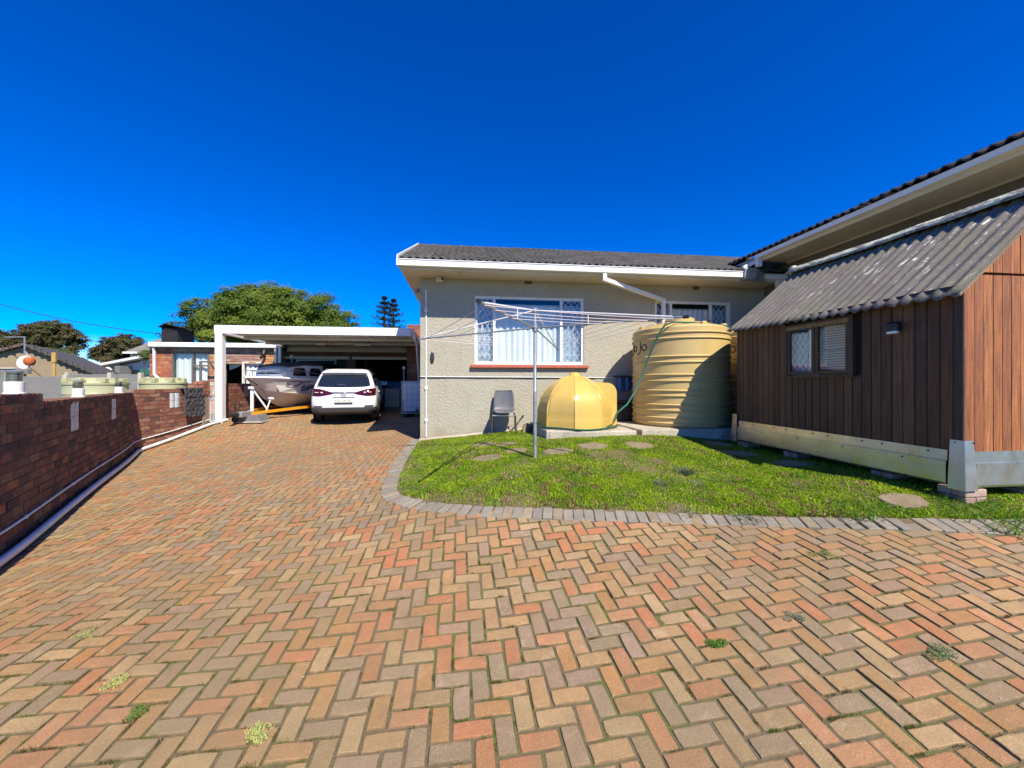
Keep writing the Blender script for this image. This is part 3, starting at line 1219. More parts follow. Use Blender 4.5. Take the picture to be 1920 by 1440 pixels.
def blob_tuft(mb, p, r, n, hh, col, wid=.004, flat=.4):
    for _ in range(n):
        th, q = RND.uniform(0, 6.2832), r * math.sqrt(RND.random())
        x, y = p.x + q * math.cos(th), p.y + q * math.sin(th)
        z = g(x, y) + .001
        d = RND.uniform(0, 6.2832)
        h = hh * RND.uniform(.5, 1.2)
        ln = RND.uniform(.3, 1.2)
        mb.tint = tuple(c * RND.uniform(.7, 1.25) for c in col)
        dx, dy = math.cos(d), math.sin(d)
        mb.add([(x - dy * wid, y + dx * wid, z), (x + dy * wid, y - dx * wid, z), (x + dx * h * ln + dy * wid, y + dy * h * ln - dx * wid, z + h * .6), (x + dx * h * ln * 1.4, y + dy * h * ln * 1.4, z + h * .8)], [(0, 1, 2, 3)])


# moss and seedlings growing out of the joints
mb = MB()
mb.tint = (0, 0, 0)
U = .0975
rz = math.radians(.9)


def joint_pt(ca, cb):
    return Hf(1 + ca * math.cos(rz) - cb * math.sin(rz), -1 + ca * math.sin(rz) + cb * math.cos(rz))


def blade(x, y, z, h, w, d, ln, col):
    k = RND.uniform(.7, 1.25)
    mb.tint = (col[0] * k, col[1] * k, col[2] * k)
    dx, dy = math.cos(d), math.sin(d)
    mb.add([(x - dy * w, y + dx * w, z), (x + dy * w, y - dx * w, z), (x + dx * h * ln, y + dy * h * ln, z + h)], [(0, 1, 2)])


cnt = 0
while cnt < 2300:
    x, y = RND.uniform(-5.6, 6.5), .75 + 4.6 * RND.random() ** 1.4
    if not (inside(DRIVE, x, y) and not inside(NOPAVE, x, y)): continue
    if mnoise.noise((x * 1.1, y * 1.1, 4)) < .02 + RND.uniform(-.28, .28): continue
    a, b = toF(x, y)
    ca, cb = (a - 1), (b + 1)
    ca, cb = ca * math.cos(rz) + cb * math.sin(rz), -ca * math.sin(rz) + cb * math.cos(rz)
    i, j = math.floor(ca / U), math.floor(cb / U)
    k = (i - j) % 4
    L = RND.uniform(.015, .085)
    green = RND.random()
    col = (.115, .125, .025) if green < .5 else (.15, .115, .04) if green < .85 else (.13, .22, .025)
    big = RND.random() < .12
    for q in range(int(12 + L * 420)):
        t = RND.uniform(0, L)
        o = RND.gauss(0, .0042)
        if k in (0, 1):
            p = joint_pt(i * U + t + (cb * 7 % .05), (j + (1 if green > .4 else 0)) * U + o)
        else:
            p = joint_pt((i + (1 if green > .4 else 0)) * U + o, j * U + t + (ca * 7 % .05))
        blade(p.x, p.y, g(p.x, p.y) - .010, RND.uniform(.010, .016) * (1.6 if big else 1), .0016, RND.uniform(0, 6.28), RND.uniform(0, .9), col)
    cnt += 1
solo('moss', 'moss and seedlings growing in the joints of the brick paving', 'moss', mb, M_grass, (0, 0, 0), 'W', kind='stuff')
mb = MB()
for _ in range(170):
    x, y = RND.uniform(-4.5, 5), .8 + 3.2 * RND.random() ** 1.5
    if not (inside(DRIVE, x, y) and not inside(NOPAVE, x, y)): continue
    z = g(x, y) + .004
    d, r = RND.uniform(0, 6.28), RND.uniform(.0022, .0055)
    mb.tint = (.75, .75, .70) if RND.random() < .7 else (.30, .20, .10)
    c_, s_ = math.cos(d) * r, math.sin(d) * r
    mb.add([(x + c_, y + s_, z), (x - s_ * .6, y + c_ * .6, z + .002), (x - c_, y - s_, z + .001), (x + s_ * .6, y - c_ * .6, z)], [(0, 1, 2, 3)])
solo('fallen_petals', 'scattered white petals and crumbs lying on the brick paving', 'petals', mb, M_grass, (0, 0, 0), 'W', kind='stuff')


for (u, v, r, c, lab) in ((205, 1280, .075, (.48, .48, .17), 'larger pale yellow sedum mat on the bricks near the wall side'), (490, 1372, .07, (.48, .50, .17), 'pale yellow sedum mat at the bottom edge of the paving'),
                          (158, 1194, .06, (.42, .44, .16), 'thin strip of pale sedum beside the shadow of the brick wall'), (1765, 1226, .07, (.24, .30, .14), 'grey green weed rosette on the bricks before the shed'),
                          (1340, 1210, .05, (.12, .24, .03), 'small bright green weed in a joint below the lawn'), (1480, 1155, .05, (.30, .30, .2), 'pale dry weed in a joint below the lawn'),
                          (250, 1340, .05, (.16, .22, .05), 'dark green weed tuft in a joint near the yellow sedum'), (1550, 1042, .07, (.15, .24, .05), 'flat green weed between bricks close to the kerb')):
    p = on_ground(u, v)
    mb = MB()
    mb.tint = (0, 0, 0)
    for _ in range(5):
        blob_tuft(mb, p + Vector((RND.gauss(0, r * .5), RND.gauss(0, r * .35), 0)), r * .5, 80, .012, c, .0024)
    solo('weed', lab, 'weed', mb, M_grass, tuple(p), 'W', 'weeds between the bricks')

# broad-leaved weeds and dry tufts in the lawn
for i, (u, v, r, c, h, lab) in enumerate([(1288, 890, .06, (.10, .15, .08), .10, 'tall grey green weed standing in the lawn before the tank'), (1075, 881, .12, (.33, .20, .14), .06, 'dry reddish brown tuft in the middle of the lawn'),
                                     (962, 893, .16, (.42, .34, .17), .05, 'patch of straw coloured dead grass left of the brown tuft'), (1240, 908, .08, (.24, .24, .14), .045, 'grey dry tuft in the lawn below the tall weed'),
                                     (1310, 912, .07, (.22, .25, .16), .055, 'silvery weed in the lawn beside the shed shadow'), (1290, 962, .13, (.28, .29, .20), .04, 'silvery leaved weed spilling over the kerb'),
                                     (1398, 975, .12, (.30, .30, .20), .045, 'silvery leaved weed at the kerb nearest the shed'), (1500, 925, .2, (.33, .26, .13), .04, 'straw coloured patch along the edge of the shed shadow'),
                                     (1600, 960, .22, (.10, .20, .02), .09, 'lush green clover clump by the kerb below the shed'), (1850, 968, .3, (.10, .21, .02), .10, 'lush green clump at the shed front beside its brick piers'), (1180, 872, .14, (.36, .32, .16), .05, 'dry tuft behind the brown tuft toward the dome')]):
    p = on_ground(u, v)
    mb = MB()
    mb.tint = (0, 0, 0)
    blob_tuft(mb, p, r, int(60 + 900 * r), h, c, .004)
    solo('weed_clump', lab, 'weed', mb, M_grass, tuple(p), 'W', 'weeds in the lawn')

# ================================================================== WEST BOUNDARY WALL
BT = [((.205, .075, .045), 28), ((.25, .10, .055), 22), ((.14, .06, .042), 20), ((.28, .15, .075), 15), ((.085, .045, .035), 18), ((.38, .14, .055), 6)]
BT_LIT = [((.36, .135, .085), 30), ((.41, .175, .115), 24), ((.28, .11, .078), 20), ((.43, .24, .15), 14), ((.19, .09, .07), 10)]  # lighter copy of the wall's brick tints: sunlight on these runs put into colour


def course_run(P0, P1, ztop, zbot, nout, tints, skip=(), proud=.012, L=.248, H=.0845, joint=.011, depth=.10, jit=.0022, conv=None, off=0.0):
    """stretcher-bond face bricks between P0 and P1 (world xy), laid down from ztop to zbot(x, y)"""
    P0, P1 = Vector((P0[0], P0[1], 0)), Vector((P1[0], P1[1], 0))
    d = (P1 - P0)
    T = d.length
    d.normalize()
    n = Vector(nout).normalized()
    yaw = math.atan2(d.y, d.x)
    out = []
    k = 0
    z = ztop
    while True:
        zc = z - H / 2
        s = -(L + joint) * (.5 if k % 2 else 0) + off
        any_ = False
        while s < T:
            a0, a1 = max(s, 0), min(s + L, T)
            s += L + joint
            if a1 - a0 < .04: continue
            m = (a0 + a1) / 2
            p = P0 + d * m
            if zc + H / 2 < zbot(p.x, p.y) - .02: continue
            any_ = True
            if any(q0 - .0 < a1 and a0 < q1 and z0 < zc + H / 2 and zc - H / 2 < z1 for q0, q1, z0, z1 in skip):
                # shorten against the opening
                done = False
                for q0, q1, z0, z1 in skip:
                    if q0 < a1 and a0 < q1 and z0 < zc + H / 2 and zc - H / 2 < z1:
                        if a0 < q0 - .05: a1 = q0 - .008
                        elif a1 > q1 + .05: a0 = q1 + .008
                        else: done = True
                if done or a1 - a0 < .04: continue
                m = (a0 + a1) / 2
                p = P0 + d * m
            c = p + n * (proud - depth / 2 + RND.gauss(0, jit))
            M = Matrix.Translation((c.x, c.y, zc)) @ Matrix.Rotation(yaw + RND.gauss(0, .006), 4, 'Z')
            out.append((M, (round((a1 - a0) / .02) * .02 if a1 - a0 < L - .01 else L, depth, H), pick(tints)))
        z -= H + joint
        k += 1
        if not any_ or k > 90: break
    return out


def conv_pieces(pieces, parent):
    inv = parent.matrix_basis.inverted()
    return [(inv @ M, s, t) for M, s, t in pieces]


n1 = Vector((-WD.y, WD.x, 0)) * -1          # faces the drive
if n1.x < 0: n1 = -n1
ZT1, ZT2 = -.23, -.162
wall = thing('brick_wall', 'low red brown face brick wall along the drive with glass blocks set in', 'wall', (WB.x, WB.y, -1.5), 'W')


def strip_core(mb, P0, P1, n, t0, t1, z0, z1):
    P0, P1 = Vector((P0[0], P0[1], 0)), Vector((P1[0], P1[1], 0))
    n = Vector(n)
    mb.prism([P0 - n * t0 + Vector((0, 0, z0)), P1 - n * t0 + Vector((0, 0, z0)), P1 - n * t1 + Vector((0, 0, z0)), P0 - n * t1 + Vector((0, 0, z0))], (0, 0, z1 - z0))


TSTEP = 1.04           # the step in the wall top, metres past W0
WS = W0 + WD * TSTEP
cz1 = ZT1 - .0
mb = MB()
strip_core(mb, WA, WB, n1, .0, .22, -1.9, ZT1 - .003)
strip_core(mb, WA, WS, n1, .002, .218, ZT1 - .003, ZT1 + .094)
n2 = Vector((CS, SN, 0))
strip_core(mb, WB, WE, n2, .0, .22, -1.9, ZT2 - .003)
part('mortar_core', mb, M_mortar, wall)
gb1 = [(u, vt, vb, w) for u, vt, vb, w in ((139, 753, 807, .19), (212, 747, 786, .19))]


def t_on_wall(u):
    k = (u - CU) / FPX
    return (W0.x - k * W0.y) / (k * WD.y - WD.x)


skips = []
blocks = []
for u0, u1, vt, vb in ((131, 147, 753, 807), (208, 216.5, 747, 786)):
    t0, t1 = t_on_wall(u0), t_on_wall(u1)
    p = W0 + WD * ((t0 + t1) / 2)
    zt, zb = -(vt - CV) / FPX * p.y, -(vb - CV) / FPX * p.y
    skips.append((t0 + 3.4, t1 + 3.4, zb, zt))
    blocks.append((W0 + WD * t0, W0 + WD * t1, zb, zt, n1))
zb_fn = lambda x, y: g(x, y)
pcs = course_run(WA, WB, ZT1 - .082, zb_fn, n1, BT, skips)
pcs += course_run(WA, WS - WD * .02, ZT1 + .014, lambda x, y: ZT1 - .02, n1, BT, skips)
# rowlock coping
def rowlock(P0, P1, ztop, n, tints, w=.082, dep=.25, h=.084):
    P0, P1 = Vector((P0[0], P0[1], 0)), Vector((P1[0], P1[1], 0))
    d = P1 - P0
    T = d.length
    d.normalize()
    yaw = math.atan2(d.y, d.x)
    out = []
    s = 0
    n = Vector(n)
    while s + w < T:
        p = P0 + d * (s + w / 2) - n * (dep / 2 - .014)
        M = Matrix.Translation((p.x, p.y, ztop - h / 2 + RND.gauss(0, .003))) @ Matrix.Rotation(yaw + RND.gauss(0, .02), 4, 'Z') @ Matrix.Rotation(RND.gauss(0, .03), 4, 'Y')
        out.append((M, (w, dep, h), pick(tints)))
        s += w + .010
    return out


pcs += rowlock(WS + WD * .02, WB - WD * .1, ZT1 + .006, n1, BT, .114)
pcs += rowlock(WA, WS, ZT1 + .106, n1, BT, .114)
u3 = [Bq(320, -6.33), Bq(338, -6.31)]
P3a, P3b = Hf(-6.33, u3[0]), Hf(-6.31, u3[1])
ym = (P3a.y + P3b.y) / 2
z3t, z3b = -(736.5 - CV) / FPX * ym, -(764 - CV) / FPX * ym
L2 = (WE - WB).length
d2 = (WE - WB).normalized()
s3a, s3b = (P3a.xy - WB.xy).length, (P3b.xy - WB.xy).length
blocks.append((WB + d2 * s3a, WB + d2 * s3b, z3b, z3t, n2))
pcs2 = course_run(WB, WE, ZT2, lambda x, y: g(x, y) + .10, n2, BT_LIT, [(s3a, s3b, z3b, z3t)])
# sloping soldier course at the foot of the second run
s = .05
while s < L2 - .05:
    p = WB + d2 * s
    pcs2.append((Matrix.Translation(Vector((p.x, p.y, g(p.x, p.y) + .055)) + n2 * -.035) @ Matrix.Rotation(math.atan2(d2.y, d2.x), 4, 'Z') @ Matrix.Rotation(-.16, 4, 'Y'), (.084, .1, .135), pick(BT_LIT)))
    s += .096
lay(wall, conv_pieces(pcs + pcs2, wall), 'brick', M_brick, 300, 'bricks', .004)
for P0, P1, zb, zt, n in blocks:
    P0, P1 = Vector((P0.x, P0.y, 0)), Vector((P1.x, P1.y, 0))
    for h in (0, 1):
        za, zc = zb + (zt - zb) * h / 2 + .004, zb + (zt - zb) * (h + 1) / 2 - .004
        mb = MB()
        d = (P1 - P0)
        for q in (0, 1):
            a, b = P0 + d * (.04 + .48 * q), P0 + d * (.48 + .48 * q)
            pts = []
            for i in range(9):
                t = i / 8
                p = a + (b - a) * t + n * (.006 + .014 * math.sin(math.pi * t))
                pts.append(p)
            mb.add([p + Vector((0, 0, za)) for p in pts] + [p + Vector((0, 0, zc)) for p in pts], [(i, i + 1, 10 + i, 9 + i) for i in range(8)])
            mb.prism([a - n * .02 + Vector((0, 0, za)), b - n * .02 + Vector((0, 0, za)), b + n * .006 + Vector((0, 0, za)), a + n * .006 + Vector((0, 0, za))], (0, 0, zc - za))
        part('glass_block', mb, M_gblock, wall)

# pier that ends the wall at the gate
pier = thing('brick_pier', 'brick pier with orange top bricks ending the low wall by the gate', 'pier', (AW, BE - .07, -1.2))
mb = MB().box(AW - .20, AW + .02, BE - .21, BE + .03, -1.4, .02)
part('mortar_core', mb, M_mortar, pier)
pp = []
for fa, fb, nn in ((Hf(AW - .215, BE - .225), Hf(AW + .035, BE - .225), (SN, -CS, 0)), (Hf(AW + .035, BE - .225), Hf(AW + .035, BE + .045), (CS, SN, 0))):
    pp += course_run(fa, fb, .03, lambda x, y: -.3, nn, [((.42, .16, .08), 1), ((.32, .12, .08), 1)], depth=.05, proud=.01)
lay(pier, conv_pieces(pp, pier), 'brick', M_brick, 60, 'bricks', .004)

# the garden wall beyond the gate
B2, B3 = BE + .80, 7.62
wall2 = thing('garden_wall', 'low brick garden wall beyond the white gate beside the boat', 'wall', (AW, B2, -1.15))
mb = MB().box(AW - .22, AW - .01, B2, B3, -1.4, -.04)
part('mortar_core', mb, M_mortar, wall2)
q = Bq(458, AW), Bq(466, AW)
pp = course_run(Hf(AW, B2), Hf(AW, B3), -.035, zb_fn, n2, BT_LIT, [(q[0] - B2, q[1] - B2, -.47, -.11)])
pp += course_run(Hf(AW - .22, B2 - .01), Hf(AW - .01, B2 - .01), -.035, zb_fn, (SN, -CS, 0), BT_LIT)
lay(wall2, conv_pieces(pp, wall2), 'brick', M_brick, 300, 'bricks', .004)
for h in (0, 1):
    part('glass_block', MB().cbox(AW - .03, AW + .015, q[0] + .01, q[1] - .01, -.465 + .178 * h, -.296 + .178 * h, .012), M_gblock, wall2)

# lanterns on the wall
def lantern(t, z, r, label, first=None):
    p = W0 + WD * t - n1 * .10
    o = thing('wall_lantern', label, 'lantern', (p.x, p.y, z), 'L', 'lanterns on the brick wall')
    s = r / .064
    part('base', MB().lathe([(.075 * s, 0), (.075 * s, .012), (.064 * s, .016), (.066 * s, .128), (.060 * s, .132)], 20), M_white, o, smooth=True)
    part('glass_cylinder', MB().lathe([(.055 * s, .133), (.055 * s, .235)], 20), M_lglass, o, smooth=True)
    mb = MB()
    for k in range(3):
        mb.lathe([(.034 * s, .150 + k * .026), (.044 * s, .158 + k * .026), (.034 * s, .166 + k * .026)], 18)
    part('louvre_rings', mb, M_steel, o, smooth=True)
    part('lamp_cap', MB().lathe([(.060 * s, .236), (.062 * s, .246), (.02 * s, .256), (0, .257)], 20), M_steel, o, smooth=True)
    return o


lantern(.636, ZT1 + .106, .072, 'nearest and biggest white wall lantern, on the higher step of the brick wall')
lantern(2.78, ZT1 + .007, .067, 'white wall lantern in the middle of the lower brick coping')
lantern(5.42, ZT1 + .007, .065, 'farthest white wall lantern, beside the corner of the brick wall')

# pipes along its foot
def along(off, zoff):
    pts = []
    for t in np.linspace(-3.3, W1LEN - .12, 26):
        p = W0 + WD * t + n1 * off
        pts.append((p.x, p.y, g(p.x, p.y) + zoff))
    for f in np.linspace(.08, 1.0, 9):
        p = WB + (WE - WB) * f + n2 * off
        pts.append((p.x, p.y, g(p.x, p.y) + zoff))
    return pts


pts = along(.095, .06)
p = Hf(AW + .27, BE + .43)
pts.append((p.x, p.y, g(p.x, p.y) + .05))
mb = MB().tube(pts, .038, 10)
solo('drain_pipe', 'fat white plastic drain pipe lying along the foot of the brick wall', 'pipe', mb, M_pvc, pts[10], 'W', smooth=True)
pts = along(.03, .27)
for i, q in enumerate(pts):
    pts[i] = (q[0], q[1], q[2] - (.10 * max(0, (i - 26) / 9)))
mb = MB().tube(pts, .0125, 8)
for i in range(2, len(pts), 4):
    v = Vector(pts[i])
    mb.box(v.x - .012, v.x + .012, v.y - .012, v.y + .012, v.z - .018, v.z + .018)
solo('conduit', 'thin white conduit clipped low along the shaded brick wall', 'conduit', mb, M_pvc, pts[10], 'W', smooth=True)

# shaggy rug hung over the wall
rug = MB()
RA = AW + .005
b0, b1 = Bq(345, RA), Bq(381, RA)
rz_, rb_ = -.135, -(778 - CV) / FPX * 10.2


def rugf(i, j):
    b = b0 + (b1 - b0) * i
    s = j * 1.25
    if s < .2: return Hf(RA - .2 + s * 1.0, b, rz_ + .0)
    dz = (s - .2) / 1.05
    rip = .022 * mnoise.noise((b * 13, dz * 9, 0)) + .03 * mnoise.noise((b * 40, dz * 40, 3))
    return Hf(RA + .03 + rip, b, rz_ + (rb_ - rz_) * dz - .05 * (abs(i - .5) < .32) * (dz > .95))


rug.grid(rugf, 40, 70)
solo('shaggy_rug', 'grey shaggy rug hung over the brick wall to dry', 'rug', rug, M_mat_sh, tuple(Hf(RA, (b0 + b1) / 2, rb_)), 'W', smooth='all').modifiers.new('thickness', 'SOLIDIFY').thickness = .02

# gate
gt = thing('garden_gate', 'white steel bar gate between the brick pier and the carport post', 'gate', (AW - .02, BE + .08, -1.15))
b0, b1 = BE + .08, BE + .76
gz0, gz1 = -1.10, -.07
ga0 = AW - .02
mb = MB()
for b in (b0, b1): mb.box(ga0 - .015, ga0 + .015, b - .017, b + .017, gz0, gz1)
for z in (gz0, -.47, gz1): mb.box(ga0 - .014, ga0 + .014, b0 + .017, b1 - .017, z - .015, z + .015)
part('frame', mb, M_wmetal, gt)
for k in range(1, 7):
    b = b0 + (b1 - b0) * k / 7
    part('bar', MB().box(ga0 - .006, ga0 + .006, b - .008, b + .008, gz0 + .015, gz1 + .09), M_wmetal, gt)
part('latch', MB().cbox(ga0 + .015, ga0 + .05, b1 - .13, b1 - .02, -.56, -.43, .006), M_steel, gt)
# ================================================================== MAIN HOUSE (frame F)
house = thing('house', 'low grey plastered house with dark tiled roof and white gutters', 'house', (0, 0, -1.3))
WT = .22
w1a, w1b = A(890, 0), A(1095, 0)
wz0, wz1 = .395, 1.885
w2a, w2b = A(1228, 0), A(1370, 0)
SOF = 2.255
AE = 8.0          # inner corner with the wing
mb = MB()
mb.box(0, w1a, 0, WT, -1.6, SOF)
mb.box(w1b, w2a, 0, WT, -1.6, SOF)
mb.box(w2b, AE, 0, WT, -1.6, SOF)
for a0, a1 in ((w1a, w1b), (w2a, w2b)):
    mb.box(a0, a1, 0, WT, -1.6, wz0)
    mb.box(a0, a1, 0, WT, wz1, SOF)
mb.box(0, WT, WT, 6.0, -1.6, SOF)
mb.box(WT, AE, 5.8, 6.0, -1.6, SOF)
# west gable
mb.prism([(0, -.02, SOF), (0, 5.9, SOF), (0, 2.7, 3.62)], (WT, 0, 0))
part('wall', mb, M_plaster, house)
mb = MB().box(WT, AE, 1.2, 1.25, -1.5, SOF)
mb.box(WT, AE, WT, 1.2, -1.1, -1.05)
mb.box(WT, AE, WT, 1.2, SOF - .02, SOF - .01)
part('room_backing', mb, M_dark, house)
# footing strip along the wall foot
mb = MB()
n = 24
for i in range(n):
    a0, a1 = -.02 + 2.4 * i / n, -.02 + 2.4 * (i + 1) / n
    z0, z1 = gF(a0, -.1) + .045, gF(a1, -.1) + .045
    mb.add([(a0, -.16, z0 - .06), (a1, -.16, z1 - .06), (a1, -.003, z1), (a0, -.003, z0), (a0, -.16, z0 - .4), (a1, -.16, z1 - .4)], [(0, 1, 2, 3), (4, 5, 1, 0)])
part('footing', mb, M_conc, house)


def diamond_guard(a0, a1, z0, z1, b, parent, nx=3, nz_=7, r=.0065):
    mb = MB()
    # crossing flat bars, clipped to the frame
    px = (a1 - a0) / nx
    pz = (z1 - z0) / nz_
    for sgn in (1, -1):
        for k in range(-nz_ - 2, nx + nz_ + 2):
            pts = []
            # line a = a0 + px*(k + t*sgn), z = z0 + pz*t
            ts = np.linspace(0, nz_, nz_ * 8 + 1)
            seg = [(a0 + px * (k + sgn * t), z0 + pz * t) for t in ts]
            seg = [q for q in seg if a0 - 1e-6 <= q[0] <= a1 + 1e-6]
            if len(seg) > 1:
                mb.tube([(seg[0][0], b + .002 * sgn, seg[0][1]), (seg[-1][0], b + .002 * sgn, seg[-1][1])], r, 4)
    for z in (z0, z0 + .16, z1): mb.tube([(a0, b, z), (a1, b, z)], r, 4)
    for a in (a0, a1): mb.tube([(a, b, z0), (a, b, z1)], r, 4)
    return part('burglar_guard', mb, M_wmetal, parent)


def house_window(a0, a1, m0, m1, name='window'):
    w = MB()
    d0, d1 = .025, .085
    fw = .055
    w.box(a0, a1, d0, d1, wz1 - fw, wz1)
    w.box(a0, a1, d0, d1, wz0, wz0 + fw)
    for a in (a0, a1 - fw): w.box(a, a + fw, d0 + .001, d1 - .001, wz0 + fw, wz1 - fw)
    for a in (m0, m1): w.box(a - fw / 2, a + fw / 2, d0 + .001, d1 - .001, wz0 + fw, wz1 - fw)
    win = part('window', w, M_white, house)
    for p0, p1 in ((a0 + fw, m0 - fw / 2), (m0 + fw / 2, m1 - fw / 2), (m1 + fw / 2, a1 - fw)):
        part('pane', MB().box(p0, p1, .052, .057, wz0 + fw, wz1 - fw), M_glass, win)
        side = p1 - p0 < .8
        if side:
            diamond_guard(p0 + .01, p1 - .01, wz0 + fw + .01, wz1 - fw - .01, .078, win)
        # curtain: pleated cloth hanging behind the glass
        cu = MB()
        def cf(i, j, p0=p0, p1=p1):
            a = p0 - .02 + (p1 - p0 + .04) * i
            z = wz0 + .03 + (wz1 - wz0 - .20) * j
            fold = math.sin(a * 46 + .6 * math.sin(a * 9)) * (.030 + .012 * math.sin(a * 17)) * (1 - .25 * j) + .012 * math.sin(a * 13 + z * 2)
            return (a, .155 + fold * .8, z)
        cu.grid(cf, 90 if not side else 44, 6)
        part('curtain', cu, M_net if side else M_curtain, win, smooth='all')
    part('curtain_rail', MB().tube([(a0 + .1, .15, wz1 - .155), (a1 - .1, .15, wz1 - .155)], .012, 8), M_steel, win)
    return win


m0, m1 = A(926.5, .05), A(1052, .05)
house_window(w1a, w1b, m0, m1)
house_window(w2a, w2b, A(1257, .05), A(1332, .05))
# reveals and sill
part('window_sill', MB().cbox(w1a - .09, w1b + .09, -.085, .03, wz0 - .085, wz0 - .012, .012), M_sillred, house)
part('window_sill', MB().cbox(w2a - .06, w2b + .06, -.085, .03, wz0 - .085, wz0 - .012, .012), M_sillred, house)

# soffit boards
sb = [-.33, A(864, -.3), A(1080, -.3), A(1272, -.3), 7.998]
for i in range(4):
    part('soffit_board', MB().box(sb[i] + (.004 if i else 0), sb[i + 1] - .004, -.60, -.004, SOF, SOF + .012), M_soffit, house)
part('soffit_trim', MB().box(.0, 7.9, -.035, -.003, SOF - .02, SOF), M_soffit, house)
part('fascia', MB().box(-.34, 7.998, -.63, -.602, SOF - .03, SOF + .15), M_soffit, house)
# gutter: an open box-section trough
gx0, gx1 = -.36, A(1398, -.7)
mb = MB()
mb.box(gx0, gx1, -.745, -.735, SOF + .015, SOF + .135)
mb.box(gx0, gx1, -.735, -.635, SOF + .015, SOF + .025)
mb.box(gx0, gx1, -.640, -.632, SOF + .025, SOF + .14)
mb.box(gx0, gx1, -.757, -.733, SOF + .128, SOF + .142)
mb.box(gx0 - .008, gx0, -.75, -.632, SOF + .012, SOF + .14)
part('gutter', mb, M_wmetal, house)
# west verge board
e0 = Vector((-.37, -.70, SOF + .06))
e1_ = Vector((-.37, 2.70, 3.80))
mb = MB().prism([e0, e0 + Vector((0, 0, .17)), e1_ + Vector((0, 0, .13)), e1_ + Vector((0, 0, -.04))], (.025, 0, 0))
e2_ = Vector((-.37, 6.1, SOF + .06))
mb.prism([e2_, e2_ + Vector((0, 0, .17)), e1_ + Vector((0, .001, .13)), e1_ + Vector((0, .001, -.04))], (.025, 0, 0))
part('bargeboard', mb, M_white, house)
mb = MB().box(-.34, -.005, -.60, 6.0, SOF + .001, SOF + .013)
part('verge_soffit', mb, M_soffit, house)


def tile_mesh(wid=.30, ln=.37):
    """double-roman tile, low end at y=0, roll tops at 1/4 and 3/4"""
    mb = MB()
    n = 12
    prof = []
    for i in range(n + 1):
        x = wid * i / n
        s = .5 - .5 * math.cos(2 * math.pi * 2 * i / n)
        prof.append((x, .042 * s ** 1.4))
    vs = []
    for y, dz in ((0, .016), (ln, -.006)):
        vs += [(x, y, z + dz) for x, z in prof]
    vs += [(x, 0, z - .006) for x, z in prof]
    m = n + 1
    fs = [(i, i + 1, m + i + 1, m + i) for i in range(n)] + [(2 * m + i, 2 * m + i + 1, i + 1, i) for i in range(n)]
    mb.add(vs, fs)
    return mb


TM = tile_mesh()
TMs = [TM.mesh('roof_tile', (0, 0, 0), 'all') for _ in range(2)]
TMs[0].materials.append(M_tile[0])


def tile_slope(parent, origin, xdir, updir, ncol, nrow, gauge, most, wid=.30, first=0, colk=1.0):
    """rows of tiles from the eave upward; the nearest are parts, the rest one part"""
    xdir, updir = Vector(xdir).normalized(), Vector(updir).normalized()
    nrm = xdir.cross(updir).normalized()
    R3 = Matrix((xdir, updir, nrm)).transposed().to_4x4()
    pcs = []
    for r in range(first, nrow):
        for c in range(ncol):
            M = R3.copy()
            M.translation = Vector(origin) + xdir * (c * wid) + updir * (r * gauge) + nrm * RND.gauss(0, .003)
            k = RND.uniform(.75, 1.2)
            pcs.append((M, (.085 * k * colk, .080 * k * colk, .076 * k * colk)))
    for M, t in pcs[:most]:
        o = bpy.data.objects.new('roof_tile', TMs[0])
        o.color = (*t, 1)
        link(o, parent)
        o.matrix_basis = M
    if pcs[most:]:
        mb = MB()
        for M, t in pcs[most:]:
            mb.tint = t
            mb.add([M @ Vector(v) for v in TM.v], TM.f)
        me = mb.mesh('roof_tiles', (0, 0, 0), 'all')
        me.materials.append(M_tile[1])
        o = bpy.data.objects.new('roof_tiles', me)
        link(o, parent)
        o['kind'] = 'stuff'


ho = ORG[house.name]
pitch = math.atan2(3.86 - 2.40, 2.70 + .70)
up = (0, math.cos(pitch), math.sin(pitch))
tile_slope(house, Vector((-.34, -.72, SOF + .155)) - ho, (1, 0, 0), up, 27, 11, .335, 297)
tile_slope(house, Vector((-.34 + 27 * .3, -.72, SOF + .155)) - ho, (1, 0, 0), up, 8, 11, .335, 0)
# under-slope sheets and the rear slope
mb = MB()
mb.add([(-.34, -.62, SOF + .15), (9.9, -.62, SOF + .15), (9.9, 2.70, 3.80), (-.34, 2.70, 3.80)], [(0, 1, 2, 3)])
mb.add([(-.34, 6.15, SOF + .17), (9.9, 6.15, SOF + .17), (9.9, 2.70, 3.82), (-.34, 2.70, 3.82)], [(0, 1, 2, 3)])
o = part('roof_underlay', mb, M_greyroof, house)
rl, rc = .40, 26
for i in range(rc):
    mb = MB()
    a0 = -.36 + i * .392
    ring = lambda a, r, dz: [(a, 2.70 + r * math.cos(t), 3.805 + dz + r * .75 * math.sin(t)) for t in np.linspace(-.25, math.pi + .25, 8)]
    mb.loft([ring(a0, .135, .012), ring(a0 + .06, .125, .008), ring(a0 + .40, .112, 0)], cap=True)
    o = part('ridge_tile', mb, M_tile[0], house)
    k = RND.uniform(.7, 1.1)
    o.color = (.105 * k, .10 * k, .10 * k, 1)

